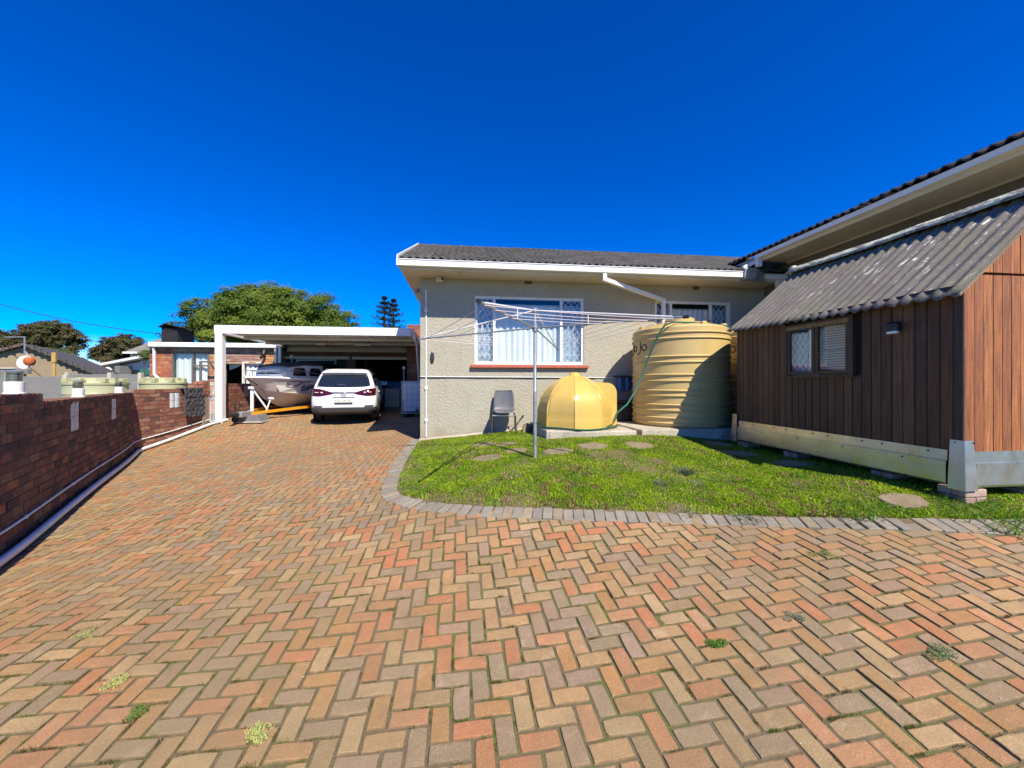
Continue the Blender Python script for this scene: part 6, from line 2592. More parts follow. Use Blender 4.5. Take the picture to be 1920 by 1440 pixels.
def rw_shape(i, j, x, z):
    w = .765 - .125 * j - .02 * (1 - j) ** 3
    return ((i * 2 - 1) * w, z - .022 * (1 - abs(i * 2 - 1) ** 2) * (1 - j))


part('rear_window', rear_patch(1.12, 1.47, -.74, .74, GHs, .008, 6, 16, rw_shape), M_carglass, car, smooth='all')
part('roof_spoiler', MB().loft([[(x * k, y, z + (0 if abs(x) < .5 else -.012)) for x in np.linspace(-.63, .63, 9)] for y, z, k in ((.62, 1.612, .95), (.42, 1.575, 1.0), (.31, 1.535, 1.0), (.33, 1.515, 1.0), (.45, 1.50, 1.0))], closed=False), M_carw, car, smooth=True)
part('brake_light', MB().box(-.28, .28, .300, .308, 1.522, 1.536), M_tail, car)
part('wiper', MB().tube([(.02, .135, 1.125), (.06, .15, 1.15), (-.05, .17, 1.185), (-.36, .165, 1.165)], .010, 6), M_carg, car)
for s in (-1, 1):
    part('side_window', side_patch([(.42, 1.13), (1.38, 1.10), (1.42, 1.45), (.92, 1.47), (.62, 1.40)], GHs, s), M_carglass, car)
    part('side_window', side_patch([(1.46, 1.10), (2.62, 1.08), (2.35, 1.30), (2.12, 1.44), (1.50, 1.465)], GHs, s), M_carglass, car)
    part('door_seam', MB().add([(s * .9185, y, z) for y, z in ((1.43, .45), (1.437, .45), (1.437, 1.0), (1.43, 1.0))], [(0, 1, 2, 3)]), M_carg, car)
    part('door_handle', MB().cbox(s * .90, s * .935, 1.18, 1.36, .90, .93, .01), M_carw, car)
    part('door_handle', MB().cbox(s * .90, s * .935, 2.18, 2.36, .90, .93, .01), M_carw, car)
    part('roof_rail', MB().tube([(s * .60, .75, 1.60), (s * .61, .85, 1.648), (s * .61, 2.0, 1.648), (s * .58, 2.15, 1.61)], .018, 8), M_carg, car, smooth=True)
    mr = part('side_mirror', MB().loft([srect(.11, 2.55, 2.68, 1.06, .05), srect(.125, 2.54, 2.70, 1.12, .05), srect(.12, 2.56, 2.68, 1.20, .05)]), M_carw, car, smooth=True)
    mr.location = (s * 1.0, 0, 0)
    part('mirror_glass', MB().add([(s * 1.0 - .09, 2.535, 1.075), (s * 1.0 + .09, 2.535, 1.075), (s * 1.0 + .085, 2.55, 1.185), (s * 1.0 - .085, 2.55, 1.185)], [(0, 1, 2, 3)]), M_carglass, mr).location = (-s * 1.0, 0, 0)
    # tail lamp wrapping round the corner
    def tl_shape(i, j, x, z, s=s):
        x = s * (.30 + .59 * i)
        c = .925 + .035 * i
        hgt = .03 + .185 * min(1, i * 1.7) ** .8
        return (x, c + hgt * (j - .5))
    lamp = part('tail_lamp', rear_patch(.80, 1.0, 0, 1, LV, .012, 6, 16, tl_shape), M_tail, car, smooth='all')
    part('lamp_insert', MB().cbox(s * .56, s * .62, -.0, .02, .935, .965, .004).cbox(s * .68, s * .78, .02, .05, .945, .96, .004), M_lampclear, lamp)
    part('fog_reflector', rear_patch(.525, .56, s * .58, s * .82, LV, .012, 2, 6), M_tail, car)
    part('exhaust_trim', rear_patch(.385, .425, s * .52, s * .80, LV, .028, 2, 6), M_black, car)
    part('exhaust_surround', rear_patch(.375, .435, s * .48, s * .84, LV, .022, 2, 6), M_cars, car)
    for wy in (.86, 3.46):
        part('wheel_arch', MB().lathe([(.43, 0), (.43, .004), (.0, .004)], 32, (s * .912, wy, .35), Matrix.Rotation(s * math.pi / 2, 4, 'Y')), M_black, car)
        Mx = Matrix.Rotation(s * math.pi / 2, 4, 'Y')
        wh = part('wheel', MB().lathe([(.23, .02), (.30, .01), (.335, -.02), (.348, -.05), (.348, -.17), (.33, -.21), (.2, -.22)], 36, (s * .925, wy, .348), Mx), M_rubber, car, smooth=True)
        rim = MB().lathe([(.235, .015), (.225, .0), (.21, -.06), (.08, -.07), (.0, -.07)], 30, (s * .925, wy, .348), Mx)
        part('rim', rim, M_black, wh, smooth=True)
        sp = MB()
        for k in range(5):
            th = k * 2 * math.pi / 5
            dy, dz_ = math.cos(th), math.sin(th)
            sp.tube([(s * .90, wy + dy * .04, .348 + dz_ * .04), (s * .928, wy + dy * .215, .348 + dz_ * .215)], .026, 4)
        sp.lathe([(.235, .018), (.215, .018)], 30, (s * .925, wy, .348), Mx)
        part('spokes', sp, M_cars, wh)
LVb = [(.325, .86, .07, 4.26, .30), (.37, .90, .0, 4.32, .29), (.44, .922, -.02, 4.33, .28), (.505, .921, -.02, 4.33, .28)]
part('bumper_cladding', MB().loft([srect(hw, y0, y1, z, r) for z, hw, y0, y1, r in LVb]), M_carg, car, smooth=True)
part('skid_plate', rear_patch(.335, .385, -.46, .46, LV, .03, 3, 12, lambda i, j, x, z: ((i * 2 - 1) * (.46 - .05 * j), z + (.03 if .12 < abs(i * 2 - 1) < .6 and j > .9 else 0))), M_cars, car, smooth='all')
part('chrome_bar', MB().cbox(-.33, .33, -.004, .02, .945, .975, .004), M_cars, car)
emb = MB()
for k in range(24):
    t0_, t1_ = 6.2832 * k / 24, 6.2832 * (k + 1) / 24
    emb.tube([(.085 * math.cos(t0_), -.014, .90 + .045 * math.sin(t0_)), (.085 * math.cos(t1_), -.014, .90 + .045 * math.sin(t1_))], .008, 5)
emb.tube([(-.05, -.014, .875), (0, -.014, .93), (.05, -.014, .875)], .008, 5)
part('emblem', emb, M_cars, car)
part('plate_recess', MB().add([(-.31, -.016, .80), (.31, -.016, .80), (.24, -.018, .60), (-.24, -.018, .60)], [(0, 1, 2, 3)]), M_carw, car)
part('plate_hood', MB().cbox(-.30, .30, -.03, .0, .790, .812, .006), M_carg, car)
plate = part('number_plate', MB().cbox(-.26, .26, -.032, -.020, .655, .765, .004), mat('plate_white', (.74, .75, .70), None, 2, .4, fine=0), car)
part('plate_base', MB().cbox(-.25, .25, -.034, -.018, .612, .650, .004), M_carg, car)


def text_mesh(txt, size, m, name, parent, M, extrude=.001, shear=0.0):
    cu = bpy.data.curves.new('lettering', 'FONT')
    cu.body = txt
    cu.size = size
    cu.align_x = 'CENTER'
    cu.align_y = 'CENTER'
    cu.extrude = extrude
    cu.shear = shear
    ob = bpy.data.objects.new('lettering', cu)
    COL.objects.link(ob)
    dg = bpy.context.evaluated_depsgraph_get()
    dg.update()
    me = bpy.data.meshes.new_from_object(ob.evaluated_get(dg))
    bpy.data.objects.remove(ob)
    me.transform(M)
    me.materials.clear()
    me.materials.append(m)
    o = bpy.data.objects.new(name, me)
    return link(o, parent)


text_mesh('KGF 345 EC', .092, mat('plate_green', (.03, .16, .08), None, 2, .5, fine=0), 'registration', plate, Matrix.Translation((0, -.0335, .71)) @ Matrix.Rotation(math.pi / 2, 4, 'X'))
part('underbody', MB().box(-.78, .78, .25, 4.0, .27, .37), M_black, car)

# ================================================================== BOAT ON ITS TRAILER
bow = Hf(-5.42, 3.75)
zg = g(bow.x, bow.y)
bdir = math.radians(-11)
boat = thing('motor_boat', 'grey white cabin motor boat with dark canvas top and script name', 'boat', (bow.x, bow.y, zg), 'L', rot=TH + bdir)
boat.scale = (1.07, 1.07, 1.07)
# local: x across (right of view positive), y from bow to stern
gz = [(.0, .02, 1.20), (.25, .26, 1.20), (.6, .46, 1.19), (1.2, .68, 1.17), (1.9, .82, 1.15), (2.6, .87, 1.12), (3.3, .88, 1.10), (3.9, .86, 1.09)]
chine = [(.0, .012, .98), (.25, .11, .87), (.6, .28, .78), (1.2, .50, .71), (1.9, .68, .67), (2.6, .75, .65), (3.3, .77, .64), (3.9, .77, .64)]
keel = [.90, .66, .46, .33, .30, .30, .30, .30]
yk = [.0, .10, .22, .30, 0, 0, 0, 0]
rings = []
for (y, w, z), (_, cw, czz), kz in zip(gz, chine, keel):
    o0, o1, o2 = {0: (.85, .62, .40), .25: (.62, .42, .25), .6: (.36, .22, .12), 1.2: (.10, .05, .02)}.get(y, (0, 0, 0))
    r = [(0, y + o0, kz), (cw * .5, y + o1, kz + (czz - kz) * .42), (cw, y + o2, czz), (cw * 1.03 + .015, y + o2 * .95, czz + .03), (cw + (w - cw) * .6, y + o2 * .4, czz + (z - czz) * .6), (w, y, z)]
    left = [(-x, yy, zz) for x, yy, zz in r[::-1][:-1]]
    rings.append(left + r)
part('hull', MB().loft(rings, closed=False), M_hull, boat, smooth=True)
mbg = MB()
for s in (-1, 1):
    mbg.tube([(s * w, y, z + .005) for y, w, z in gz], .028, 8)
part('gunwale_rail', mbg, M_boatw, boat, smooth=True)
part('deck', MB().loft([[(-w * .96, y, z), (0, y, z + .04), (w * .96, y, z)] for y, w, z in gz[:6]], closed=False), M_boatw, boat, smooth=True)
# cabin
cb = [(.85, .42, 1.20, 1.34), (1.08, .54, 1.18, 1.56), (1.6, .66, 1.16, 1.62), (2.5, .76, 1.13, 1.64)]
cab = MB().loft([[(-w, y, z0), (-w * .93, y, z1 - .03), (-w * .6, y, z1), (0, y, z1 + .015), (w * .6, y, z1), (w * .93, y, z1 - .03), (w, y, z0)] for y, w, z0, z1 in cb], closed=False)
cab.add([(-.42, .85, 1.18), (.42, .85, 1.18), (.39, .85, 1.31), (-.39, .85, 1.31)], [(0, 1, 2, 3)])
part('cabin', cab, M_boatw, boat, smooth=True)
for s in (-1, 1):
    for y0_, y1_ in ((1.16, 1.66), (1.80, 2.38)):
        def cw_(y, z):
            for q in range(len(cb) - 1):
                if cb[q][0] <= y <= cb[q + 1][0]:
                    f = (y - cb[q][0]) / (cb[q + 1][0] - cb[q][0])
                    w, za, zb = [cb[q][m] * (1 - f) + cb[q + 1][m] * f for m in (1, 2, 3)]
                    return w * (1 - .07 * (z - za) / (zb - .03 - za)) + .008
            return .7
        part('cabin_window', MB().prism([(s * cw_(y, z), y, z) for y, z in ((y0_, 1.29), (y0_ + .06, 1.26), (y1_ - .05, 1.26), (y1_, 1.30), (y1_ - .04, 1.49), (y1_ - .10, 1.52), (y0_ + .14, 1.52), (y0_ + .06, 1.47))], (s * .004, 0, 0)), M_carglass, boat)
part('cabin_window', MB().add([(-.36, .885, 1.27), (.36, .885, 1.27), (.44, 1.055, 1.48), (-.44, 1.055, 1.48)], [(0, 1, 2, 3)]), M_carglass, boat)
cv = MB()
cv.grid(lambda i, j: ((i * 2 - 1) * (.56 + .26 * j), .98 + 2.5 * j, 1.60 + .07 * math.sin(j * math.pi) + .13 * j - .06 * (i * 2 - 1) ** 2 + .012 * mnoise.noise((i * 6, j * 9, 1))), 14, 18)
o = part('canvas_top', cv, M_navy, boat, smooth='all')
o.modifiers.new('thickness', 'SOLIDIFY').thickness = .03
for s in (-1, 1):
    sc = MB().grid(lambda i, j: (s * (.80 - .02 * j), 2.5 + .9 * i, 1.10 + .56 * j + .06 * i * j), 4, 4)
    part('side_screen', sc, M_carglass, boat)
    part('bow_rail', MB().tube([(s * .06, .02, 1.20), (s * .08, .03, 1.36), (s * .42, .62, 1.42), (s * .66, 1.4, 1.42), (s * .80, 2.2, 1.32), (s * .86, 2.5, 1.16)], .013, 8), M_steel, boat, smooth=True)
    for y, x, z in ((.35, .28, 1.41), (.9, .52, 1.42), (1.6, .70, 1.41)):
        part('rail_stanchion', MB().tube([(s * (x + .03), y, 1.19), (s * x, y, z)], .010, 6), M_steel, boat)
part('boat_arch', MB().tube([(-.8, 3.2, 1.1), (-.72, 3.3, 1.86), (.72, 3.3, 1.86), (.8, 3.2, 1.1)], .03, 8), M_steel, boat, smooth=True)
part('outboard', MB().cbox(-.2, .2, 3.92, 4.3, .5, 1.45, .08), M_black, boat)
# flowing script name along the side, laid on the hull surface
GL_ = {'T': [[(-.30, .45), (-.42, .62), (-.30, .86), (0, .92), (.35, .84), (.72, .98)], [(.30, .86), (.20, .45), (.08, .10), (-.12, -.02), (-.30, .10)]],
       'i': [[(0, .42), (-.06, .12), (0, 0), (.14, .14)], [(.06, .60), (.07, .63)]],
       'g': [[(.26, .36), (.12, .44), (-.02, .26), (.04, .02), (.18, .06), (.28, .40), (.16, -.20), (.02, -.44), (-.18, -.34), (.04, -.12), (.40, .12)]],
       'h': [[(.0, .16), (.22, .70), (.16, .92), (.08, .70), (.0, .0), (.10, .32), (.24, .40), (.24, .10), (.32, .0), (.44, .14)]],
       't': [[(.10, .78), (.02, .14), (.10, .0), (.24, .14)], [(-.06, .50), (.24, .52)]],
       'l': [[(.0, .16), (.20, .70), (.14, .94), (.06, .66), (.02, .10), (.10, .0), (.24, .16)]],
       'n': [[(.02, .42), (.0, .0), (.10, .32), (.22, .42), (.24, .10), (.30, .0), (.42, .14)]],
       'e': [[(.02, .20), (.18, .26), (.22, .38), (.10, .43), (.0, .22), (.06, .02), (.20, .02), (.34, .18)]],
       's': [[(.0, .10), (.16, .44), (.20, .16), (.10, .0), (-.02, .06)]]}
ADV = {'T': .50, 'i': .20, 'g': .40, 'h': .46, 't': .28, 'l': .26, 'n': .44, 'e': .34, 's': .3, ' ': .22}


def cr(pts, k=5):
    if len(pts) < 3: return pts
    out = []
    P = [pts[0]] + list(pts) + [pts[-1]]
    for i in range(1, len(P) - 2):
        for q in range(k):
            t = q / k
            out.append(tuple(.5 * ((2 * P[i][d]) + (-P[i - 1][d] + P[i + 1][d]) * t + (2 * P[i - 1][d] - 5 * P[i][d] + 4 * P[i + 1][d] - P[i + 2][d]) * t * t + (-P[i - 1][d] + 3 * P[i][d] - 3 * P[i + 1][d] + P[i + 2][d]) * t ** 3) for d in (0, 1)))
    out.append(pts[-1])
    return out


def hull_pt(y, h):
    """point on the starboard topside at station y, h=0 chine .. 1 gunwale"""
    for i in range(len(gz) - 1):
        if gz[i][0] <= y <= gz[i + 1][0]:
            f = (y - gz[i][0]) / (gz[i + 1][0] - gz[i][0])
            w = gz[i][1] * (1 - f) + gz[i + 1][1] * f
            z = gz[i][2] * (1 - f) + gz[i + 1][2] * f
            cw = (chine[i][1] * (1 - f) + chine[i + 1][1] * f) * 1.03 + .015
            c_ = chine[i][2] * (1 - f) + chine[i + 1][2] * f + .03
            return (cw + (w - cw) * h + .012, y, c_ + (z - c_) * h)
    return (gz[-1][1], y, gz[-1][2])


for s in (-1, 1):
    mb = MB()
    q = [hull_pt(y, h) for y, h in ((.62, .50), (1.30, .46), (2.7, .03), (1.6, -.04), (.75, -.02))]
    off = [.0, .0, .01, .075, .06]
    mb.add([(s * (p[0] + o), p[1], p[2]) for p, o in zip(q, off)], [(0, 1, 2, 3, 4)])
    part('spray_panel', mb, M_hull, boat)
tx = MB()
x = .0
for chx in 'Tight lines':
    for stq in GL_.get(chx, []):
        pts = [hull_pt(min(3.85, 1.10 + (x + px * .9 + py * .22) * .74), .40 + py * .46) for px, py in cr(stq)]
        if len(pts) > 1:
            tx.tube(pts, [.010 + .006 * abs(math.sin(q * .9)) for q in range(len(pts))], 5)
    x += ADV[chx]
part('script_name', tx, M_lettering, boat, smooth=True)

# trailer
trl = thing('boat_trailer', 'boat trailer with yellow side beam, winch post and jockey wheel', 'trailer', (bow.x, bow.y, zg), 'L', rot=TH + bdir)
trl.scale = (1.07, 1.07, 1.07)
beam = MB().tube([(.14, -.25, .20), (.30, .3, .235), (.60, 1.4, .28), (.76, 4.0, .30)], .052, 4)
part('side_beam', beam, M_yellow, trl)
part('side_beam', MB().tube([(.06, -.25, .20), (-.2, .4, .235), (-.5, 1.4, .28), (-.7, 4.0, .30)], .052, 4), M_yellow, trl)
part('drawbar', MB().cbox(-.02, .22, -.45, .0, .14, .28, .015), M_galv, trl)
part('coupling', MB().tube([(.10, -.70, .22), (.10, -.45, .22)], [.05, .065], 8), M_black, trl, smooth=True)
jw = part('jockey_post', MB().tube([(.02, -.42, .50), (.02, -.42, .08)], .028, 8), M_black, trl, smooth=True)
part('jockey_wheel', MB().lathe([(.03, -.03), (.085, -.028), (.09, 0), (.085, .028), (.03, .03)], 18, (.02, -.42, .09), Matrix.Rotation(math.pi / 2, 4, 'Y')), M_rubber, jw, smooth=True)
part('winch_post', MB().cbox(.08, .15, .03, .09, .24, .90, .008), M_wmetal, trl)
part('winch_strut', MB().tube([(.115, .07, .88), (.30, .45, .25)], .028, 4), M_wmetal, trl)
part('winch', MB().tube([(.06, .02, .91), (.18, .02, .91)], .04, 12), M_wmetal, trl, smooth=True)
part('bow_roller', MB().tube([(.38, .34, .62), (.48, .42, .60)], .03, 10).tube([(.30, .36, .25), (.42, .38, .60)], .022, 6), M_wmetal, trl, smooth=True)
for s in (-1, 1):
    wh = part('wheel', MB().lathe([(.15, .08), (.24, .09), (.29, .05), (.29, -.05), (.24, -.09)], 26, (s * .98, 2.8, .29), Matrix.Rotation(math.pi / 2, 4, 'Y')), M_rubber, trl, smooth=True)
    part('rim', MB().lathe([(.16, .06), (.08, .03), (0, .03)], 20, (s * .98, 2.8, .29), Matrix.Rotation(s * math.pi / 2, 4, 'Y')), M_steel, wh, smooth=True)
part('axle', MB().tube([(-.95, 2.8, .29), (.95, 2.8, .29)], .035, 8), M_galv, trl)
part('keel_cradle', MB().box(-.35, .35, 1.9, 2.0, .24, .305), M_galv, trl)
part('keel_cradle', MB().box(-.6, .6, 3.2, 3.3, .24, .305), M_galv, trl)

# ================================================================== BEYOND THE WALL
pf = thing('precast_wall', 'grey precast concrete panel fence with pale posts behind the green tanks', 'fence', (-13, 6.6, -1.35))
FB = 6.6
posts = [A(u, FB) for u in (-190, -84, 24, 123)]
fz1 = Z(706, posts[3], FB)
for i in range(len(posts) - 1):
    zt = fz1 if i == 2 else fz1 - .04
    for k in range(5):
        part('panel', MB().cbox(posts[i] + .06, posts[i + 1] - .06, FB, FB + .05, zt - .30 * (k + 1) + .006, zt - .30 * k, .006), M_precast, pf)
for a in posts:
    part('post', MB().cbox(a - .06, a + .06, FB - .05, FB + .09, -1.4, fz1 + .05, .01), M_precpost, pf)
# taller return run behind the second tank
pf2 = thing('precast_wall', 'taller grey precast fence run standing behind the second green tank', 'fence', (-11.5, 7.4, -1.35))
FB2 = 7.4
ps = [A(u, FB2) for u in (126, 206, 263)]
zt = Z(702, ps[2], FB2)
for i in range(2):
    for k in range(6):
        part('panel', MB().cbox(ps[i] + .06, ps[i + 1] - .06, FB2, FB2 + .05, zt - .30 * (k + 1) + .006, zt - .30 * k, .006), M_precast, pf2)
for a in ps:
    part('post', MB().cbox(a - .06, a + .06, FB2 - .05, FB2 + .09, -1.4, zt + .06, .01), M_precpost, pf2)

for (u0, u1, D, vt, lab) in ((121, 241, 10.4, 708, 'pale green water tank behind the lower brick coping and lanterns'), (266, 349, 11.6, 708, 'smaller pale green water tank before the orange brick annex')):
    uc = (u0 + u1) / 2
    R = (u1 - u0) / 2 / FPX * D * (.72 if u0 < 200 else .82)
    p = PW(uc, vt, D)
    zt = p.z
    gt_ = thing('green_tank', lab, 'water tank', (p.x, p.y, -1.4), 'W', 'pale green tanks')
    prof = [(R - .02, -1.4), (R, -1.36)]
    for z in (-1.2, -.95, -.70, -.45, -.30):
        prof += [(R, z - .03), (R + .012, z), (R, z + .03)]
    prof += [(R, zt - .20), (R + .02, zt - .19), (R + .02, zt - .15), (R - .05, zt - .14)]
    part('shell', MB().lathe(prof, 48, (p.x, p.y, 0)), M_gtank, gt_, smooth=True)
    part('lid_dome', MB().lathe([(R - .06, zt - .145), (R * .82, zt - .10), (R * .78, zt - .005), (0, zt)], 8, (p.x, p.y, 0)), M_gtank, gt_)
    for k in range(8):
        th = k * math.pi / 4 + .3
        x, y = p.x + math.cos(th) * R * .90, p.y + math.sin(th) * R * .90
        part('lug', MB().cbox(x - .06, x + .06, y - .06, y + .06, zt - .14, zt - .02, .01), M_gtank, gt_)

sp_ = Hf(A(857, 5), 5)


def gable_house(name, label, u0, u1, ua, va, ve0, ve1, D, depth, mw, mr, mr2, ang, over=.25):
    """house whose gable end faces the viewer; ang is the heading of its ridge"""
    pa = PW(ua, va, D)
    r = Vector((math.sin(ang), math.cos(ang), 0))
    q = Vector((r.y, -r.x, 0))

    def at(u, v):
        k = (u - CU) / FPX
        s = (k * pa.y - pa.x) / (q.x - k * q.y)
        p = pa + q * s
        return Vector((p.x, p.y, -(v - CV) / FPX * p.y))
    p0, p1 = at(u0, ve0), at(u1, ve1)
    t = thing(name, label, 'house', (pa.x, D, -1.35), 'W')
    fl = lambda p, z: Vector((p.x, p.y, z))
    part('wall', MB().prism([fl(p0, -1.4), fl(p1, -1.4), p1 - Vector((0, 0, .02)), pa - Vector((0, 0, .05)), p0 - Vector((0, 0, .02))], r * depth), mw, t)
    for p, mm in ((p0, mr2), (p1, mr)):
        d = (p - pa)
        e = p + d.normalized() * .3
        o = r * -over
        up = Vector((0, 0, .12))
        mb = MB().prism([pa + o, pa + o + up, e + o + up, e + o], r * (depth + 2 * over))
        part('roof', mb, mm, t)
        n = int((e - pa).length / .24)
        for k in range(n):
            c = pa + (e - pa) * ((k + .5) / n) + o
            a_, b_ = c + q * -.05, c + q * .05
            part('verge_tile', MB().prism([a_ - r * .03 + Vector((0, 0, -.03)), b_ - r * .03 + Vector((0, 0, -.03)), b_ - r * .03 + Vector((0, 0, .135)), a_ - r * .03 + Vector((0, 0, .135))], r * .2), M_roofdark, t)
    return t


M_roofdark = mat('dark_roof_edge', (.10, .085, .075), (.075, .065, .06), 5, .9, .5, 40)
nh = gable_house('neighbour_house', 'taupe neighbour house with low gable and dark tiled verge', -60, 182, 46, 648, 676, 703, 19, 9, M_taupe, M_roofdark, M_brownroof, math.radians(-39))
p = PW(46, 658, 17.3)
an_ = thing('tv_antenna', 'bare television antenna pole with a level cross bar on the taupe gable', 'antenna', (p.x, p.y, p.z - .3), 'W')
q = PW(46, 632, 17.3)
part('mast', MB().tube([(p.x, 17.3, p.z - .25), (q.x, 17.3, q.z)], .025, 6), M_galv, an_)
r = PW(8, 632, 17.3)
part('cross_bar', MB().tube([(q.x + .05, 17.3, q.z), (r.x, 17.3, r.z)], .025, 6), M_galv, an_)
p = PW(47, 679, 17.2)
sd = thing('satellite_dish', 'white satellite dish with an orange rusted side on the taupe gable', 'satellite dish', (p.x, p.y, p.z), 'W')
Mx = Matrix.Rotation(math.radians(80), 4, 'X') @ Matrix.Rotation(.2, 4, 'Y')
part('reflector', MB().lathe([(0, -.08), (.12, -.07), (.24, -.03), (.30, .02)], 24, tuple(p), Mx), M_rust, sd, smooth=True)
p2 = PW(55.5, 677, 17.0)
part('rusted_housing', MB().lathe([(.10, -.20), (.17, -.12), (.19, .02), (.16, .12), (.09, .17), (0, .18)], 11, tuple(p2)), M_orange, sd, smooth=True)
p3 = PW(50, 663, 17.0)
part('arm', MB().tube([tuple(p2), tuple(p3), tuple(PW(46, 659, 17.2))], .02, 6), M_galv, sd)
p, q = PW(101.5, 705, 15.5), PW(101.5, 661, 15.5)
vp = thing('vent_pipe', 'ochre vent pipe with a thicker collar beside the taupe gable', 'pipe', (p.x, p.y, -1.35), 'W')
part('pipe', MB().tube([(p.x, p.y, -1.35), (q.x, q.y, q.z - .4)], .055, 8), M_ybrown, vp, smooth=True)
part('collar', MB().tube([(q.x, q.y, q.z - .4), (q.x, q.y, q.z)], .08, 10), M_ybrown, vp, smooth=True)
# grey block wall low at the far left
p0, p1 = PW(-30, 690, 14.8), PW(26, 690, 14.8)
bw = thing('block_wall', 'grey block wall stub at the far end of the precast fence', 'wall', (p0.x, 14.8, -1.35), 'W')
zt = PW(0, 692, 14.8).z
for k in range(9):
    for i in range(4):
        x = p0.x + i * .42 - (.21 if k % 2 else 0)
        part('block', MB().cbox(x, x + .405, 14.8, 14.95, zt - .19 * (k + 1) + .012, zt - .19 * k, .01), M_precast, bw)
part('coping', MB().cbox(p0.x - .25, p1.x + .05, 14.77, 14.98, zt + .001, zt + .06, .01), M_precpost, bw)

# white house with a lean-to roof, and a double-storey house behind it
wh_ = thing('white_house', 'white house with a sloping roof edge beyond the green tanks', 'house', (*PW(230, 700, 30).xy, -1.35), 'W')
pl, pr = PW(163, 693, 30), PW(300, 667, 30)
part('wall', MB().prism([(pl.x + .8, 30, -1.4), (pr.x, 30, -1.4), (pr.x, 30, pr.z - .1), (pl.x + .8, 30, pl.z + .1)], (0, 6, 0)), M_whitewall, wh_)
part('roof', MB().prism([(pl.x, 29.3, pl.z - .05), (pr.x, 29.3, pr.z - .05), (pr.x, 29.3, pr.z + .15), (pl.x, 29.3, pl.z + .12)], (0, 7, 0)), M_whitewall, wh_)
a_, b_ = PW(225, 685, 29.95), PW(262, 678, 29.95)
part('verge_shadow_strip', MB().prism([(a_.x, 29.9, a_.z), (b_.x, 29.9, b_.z), (b_.x, 29.9, b_.z + .22), (a_.x, 29.9, a_.z + .22)], (0, .08, 0)), M_brownframe, wh_)  # dark strip added below the roof edge, painted in as its shade
a_, b_ = PW(216, 690, 29), PW(224, 705, 29)
part('porch_wall', MB().box(PW(215, 0, 29).x, PW(224, 0, 29).x, 29, 29.9, -1.4, PW(0, 686, 29).z), M_precast, wh_)
part('window', MB().box(PW(239, 0, 29.9).x, PW(262, 0, 29.9).x, 29.9, 29.97, PW(0, 703, 30).z, PW(0, 694, 30).z), M_carglass, wh_)
part('green_shutter', MB().box(PW(262.5, 0, 29.9).x, PW(285, 0, 29.9).x, 29.88, 29.97, PW(0, 703, 30).z, PW(0, 692, 30).z), mat('green_shutter', (.02, .16, .11), None, 3, .6, fine=0), wh_)
p = PW(200, 697, 28)
part('dish', MB().lathe([(0, -.1), (.2, -.08), (.42, 0), (.45, .05)], 20, (p.x, p.y, p.z - .1), Matrix.Rotation(math.radians(75), 4, 'X')), M_whitewall, wh_, smooth=True)
ds = thing('double_storey_house', 'upper floor of a white house with hipped grey roof by the annex', 'house', (*PW(262, 700, 38).xy, -1.35), 'W')
q0, q1 = PW(244, 672, 38), PW(330, 672, 38)
zt = PW(0, 657, 38).z
part('wall', MB().box(q0.x, q1.x, 38, 45, -1.4, zt), M_whitewall, ds)
part('window', MB().box(PW(249, 0, 38).x, PW(262, 0, 38).x, 37.93, 38.01, PW(0, 665, 38).z, PW(0, 659, 38).z), M_carglass, ds)
e0, e1x, ap = PW(231, 660, 37.3), PW(345, 660, 37.3), PW(292, 640, 41)
part('roof', MB().add([tuple(e0), tuple(e1x), (e1x.x, 46, e1x.z), (e0.x, 46, e0.z), (ap.x, 41.3, ap.z + .3), (ap.x + 1.5, 41.3, ap.z + .3)], [(0, 1, 5, 4), (1, 2, 5), (2, 3, 4, 5), (3, 0, 4), (3, 2, 1, 0)]), M_greyroof, ds)
part('gutter', MB().box(e0.x, e1x.x, 37.2, 37.3, e0.z - .16, e0.z + .03), M_wmetal, ds)

# overhead service cable
p0, p1 = PW(-60, 553, 17), PW(303, 626, 16.4)
pts = []
for i in range(24):
    t = i / 23
    p = p0 + (p1 - p0) * t
    pts.append((p.x, p.y, p.z - .22 * 4 * t * (1 - t)))
solo('overhead_cable', 'black overhead service cable running to the charcoal chimney', 'cable', MB().tube(pts, .014, 6), M_black, pts[12], 'W', smooth=True)

# ================================================================== TREES
def leaf_mesh(P, Dn, size, seed, up=.3):
    """a mesh of bent leaf-spray quads, one per point"""
    r = np.random.default_rng(seed)
    n = len(P)
    unit = lambda v: v / np.maximum(np.linalg.norm(v, axis=1, keepdims=True), 1e-9)
    N = r.normal(0, 1, (n, 3))
    N[:, 2] = np.abs(N[:, 2]) * .7 + up
    N = unit(unit(N) + Dn * .6)
    X = unit(np.cross(N, r.uniform(-.5, .5, (n, 3))))
    Y = np.cross(N, X)
    s = (size * r.uniform(.55, 1.3, n))[:, None]
    V = np.stack([P - X * s, P - Y * s * .5 + N * s * .12, P + X * s, P + Y * s * .5 + N * s * .12], 1).reshape(-1, 3)
    me = bpy.data.meshes.new('crown')
    me.vertices.add(4 * n)
    me.vertices.foreach_set('co', V.astype('f').ravel())
    me.loops.add(4 * n)
    me.loops.foreach_set('vertex_index', np.arange(4 * n).astype('i'))
    me.polygons.add(n)
    me.polygons.foreach_set('loop_start', (np.arange(n) * 4).astype('i'))
    me.update(calc_edges=True)
    return me


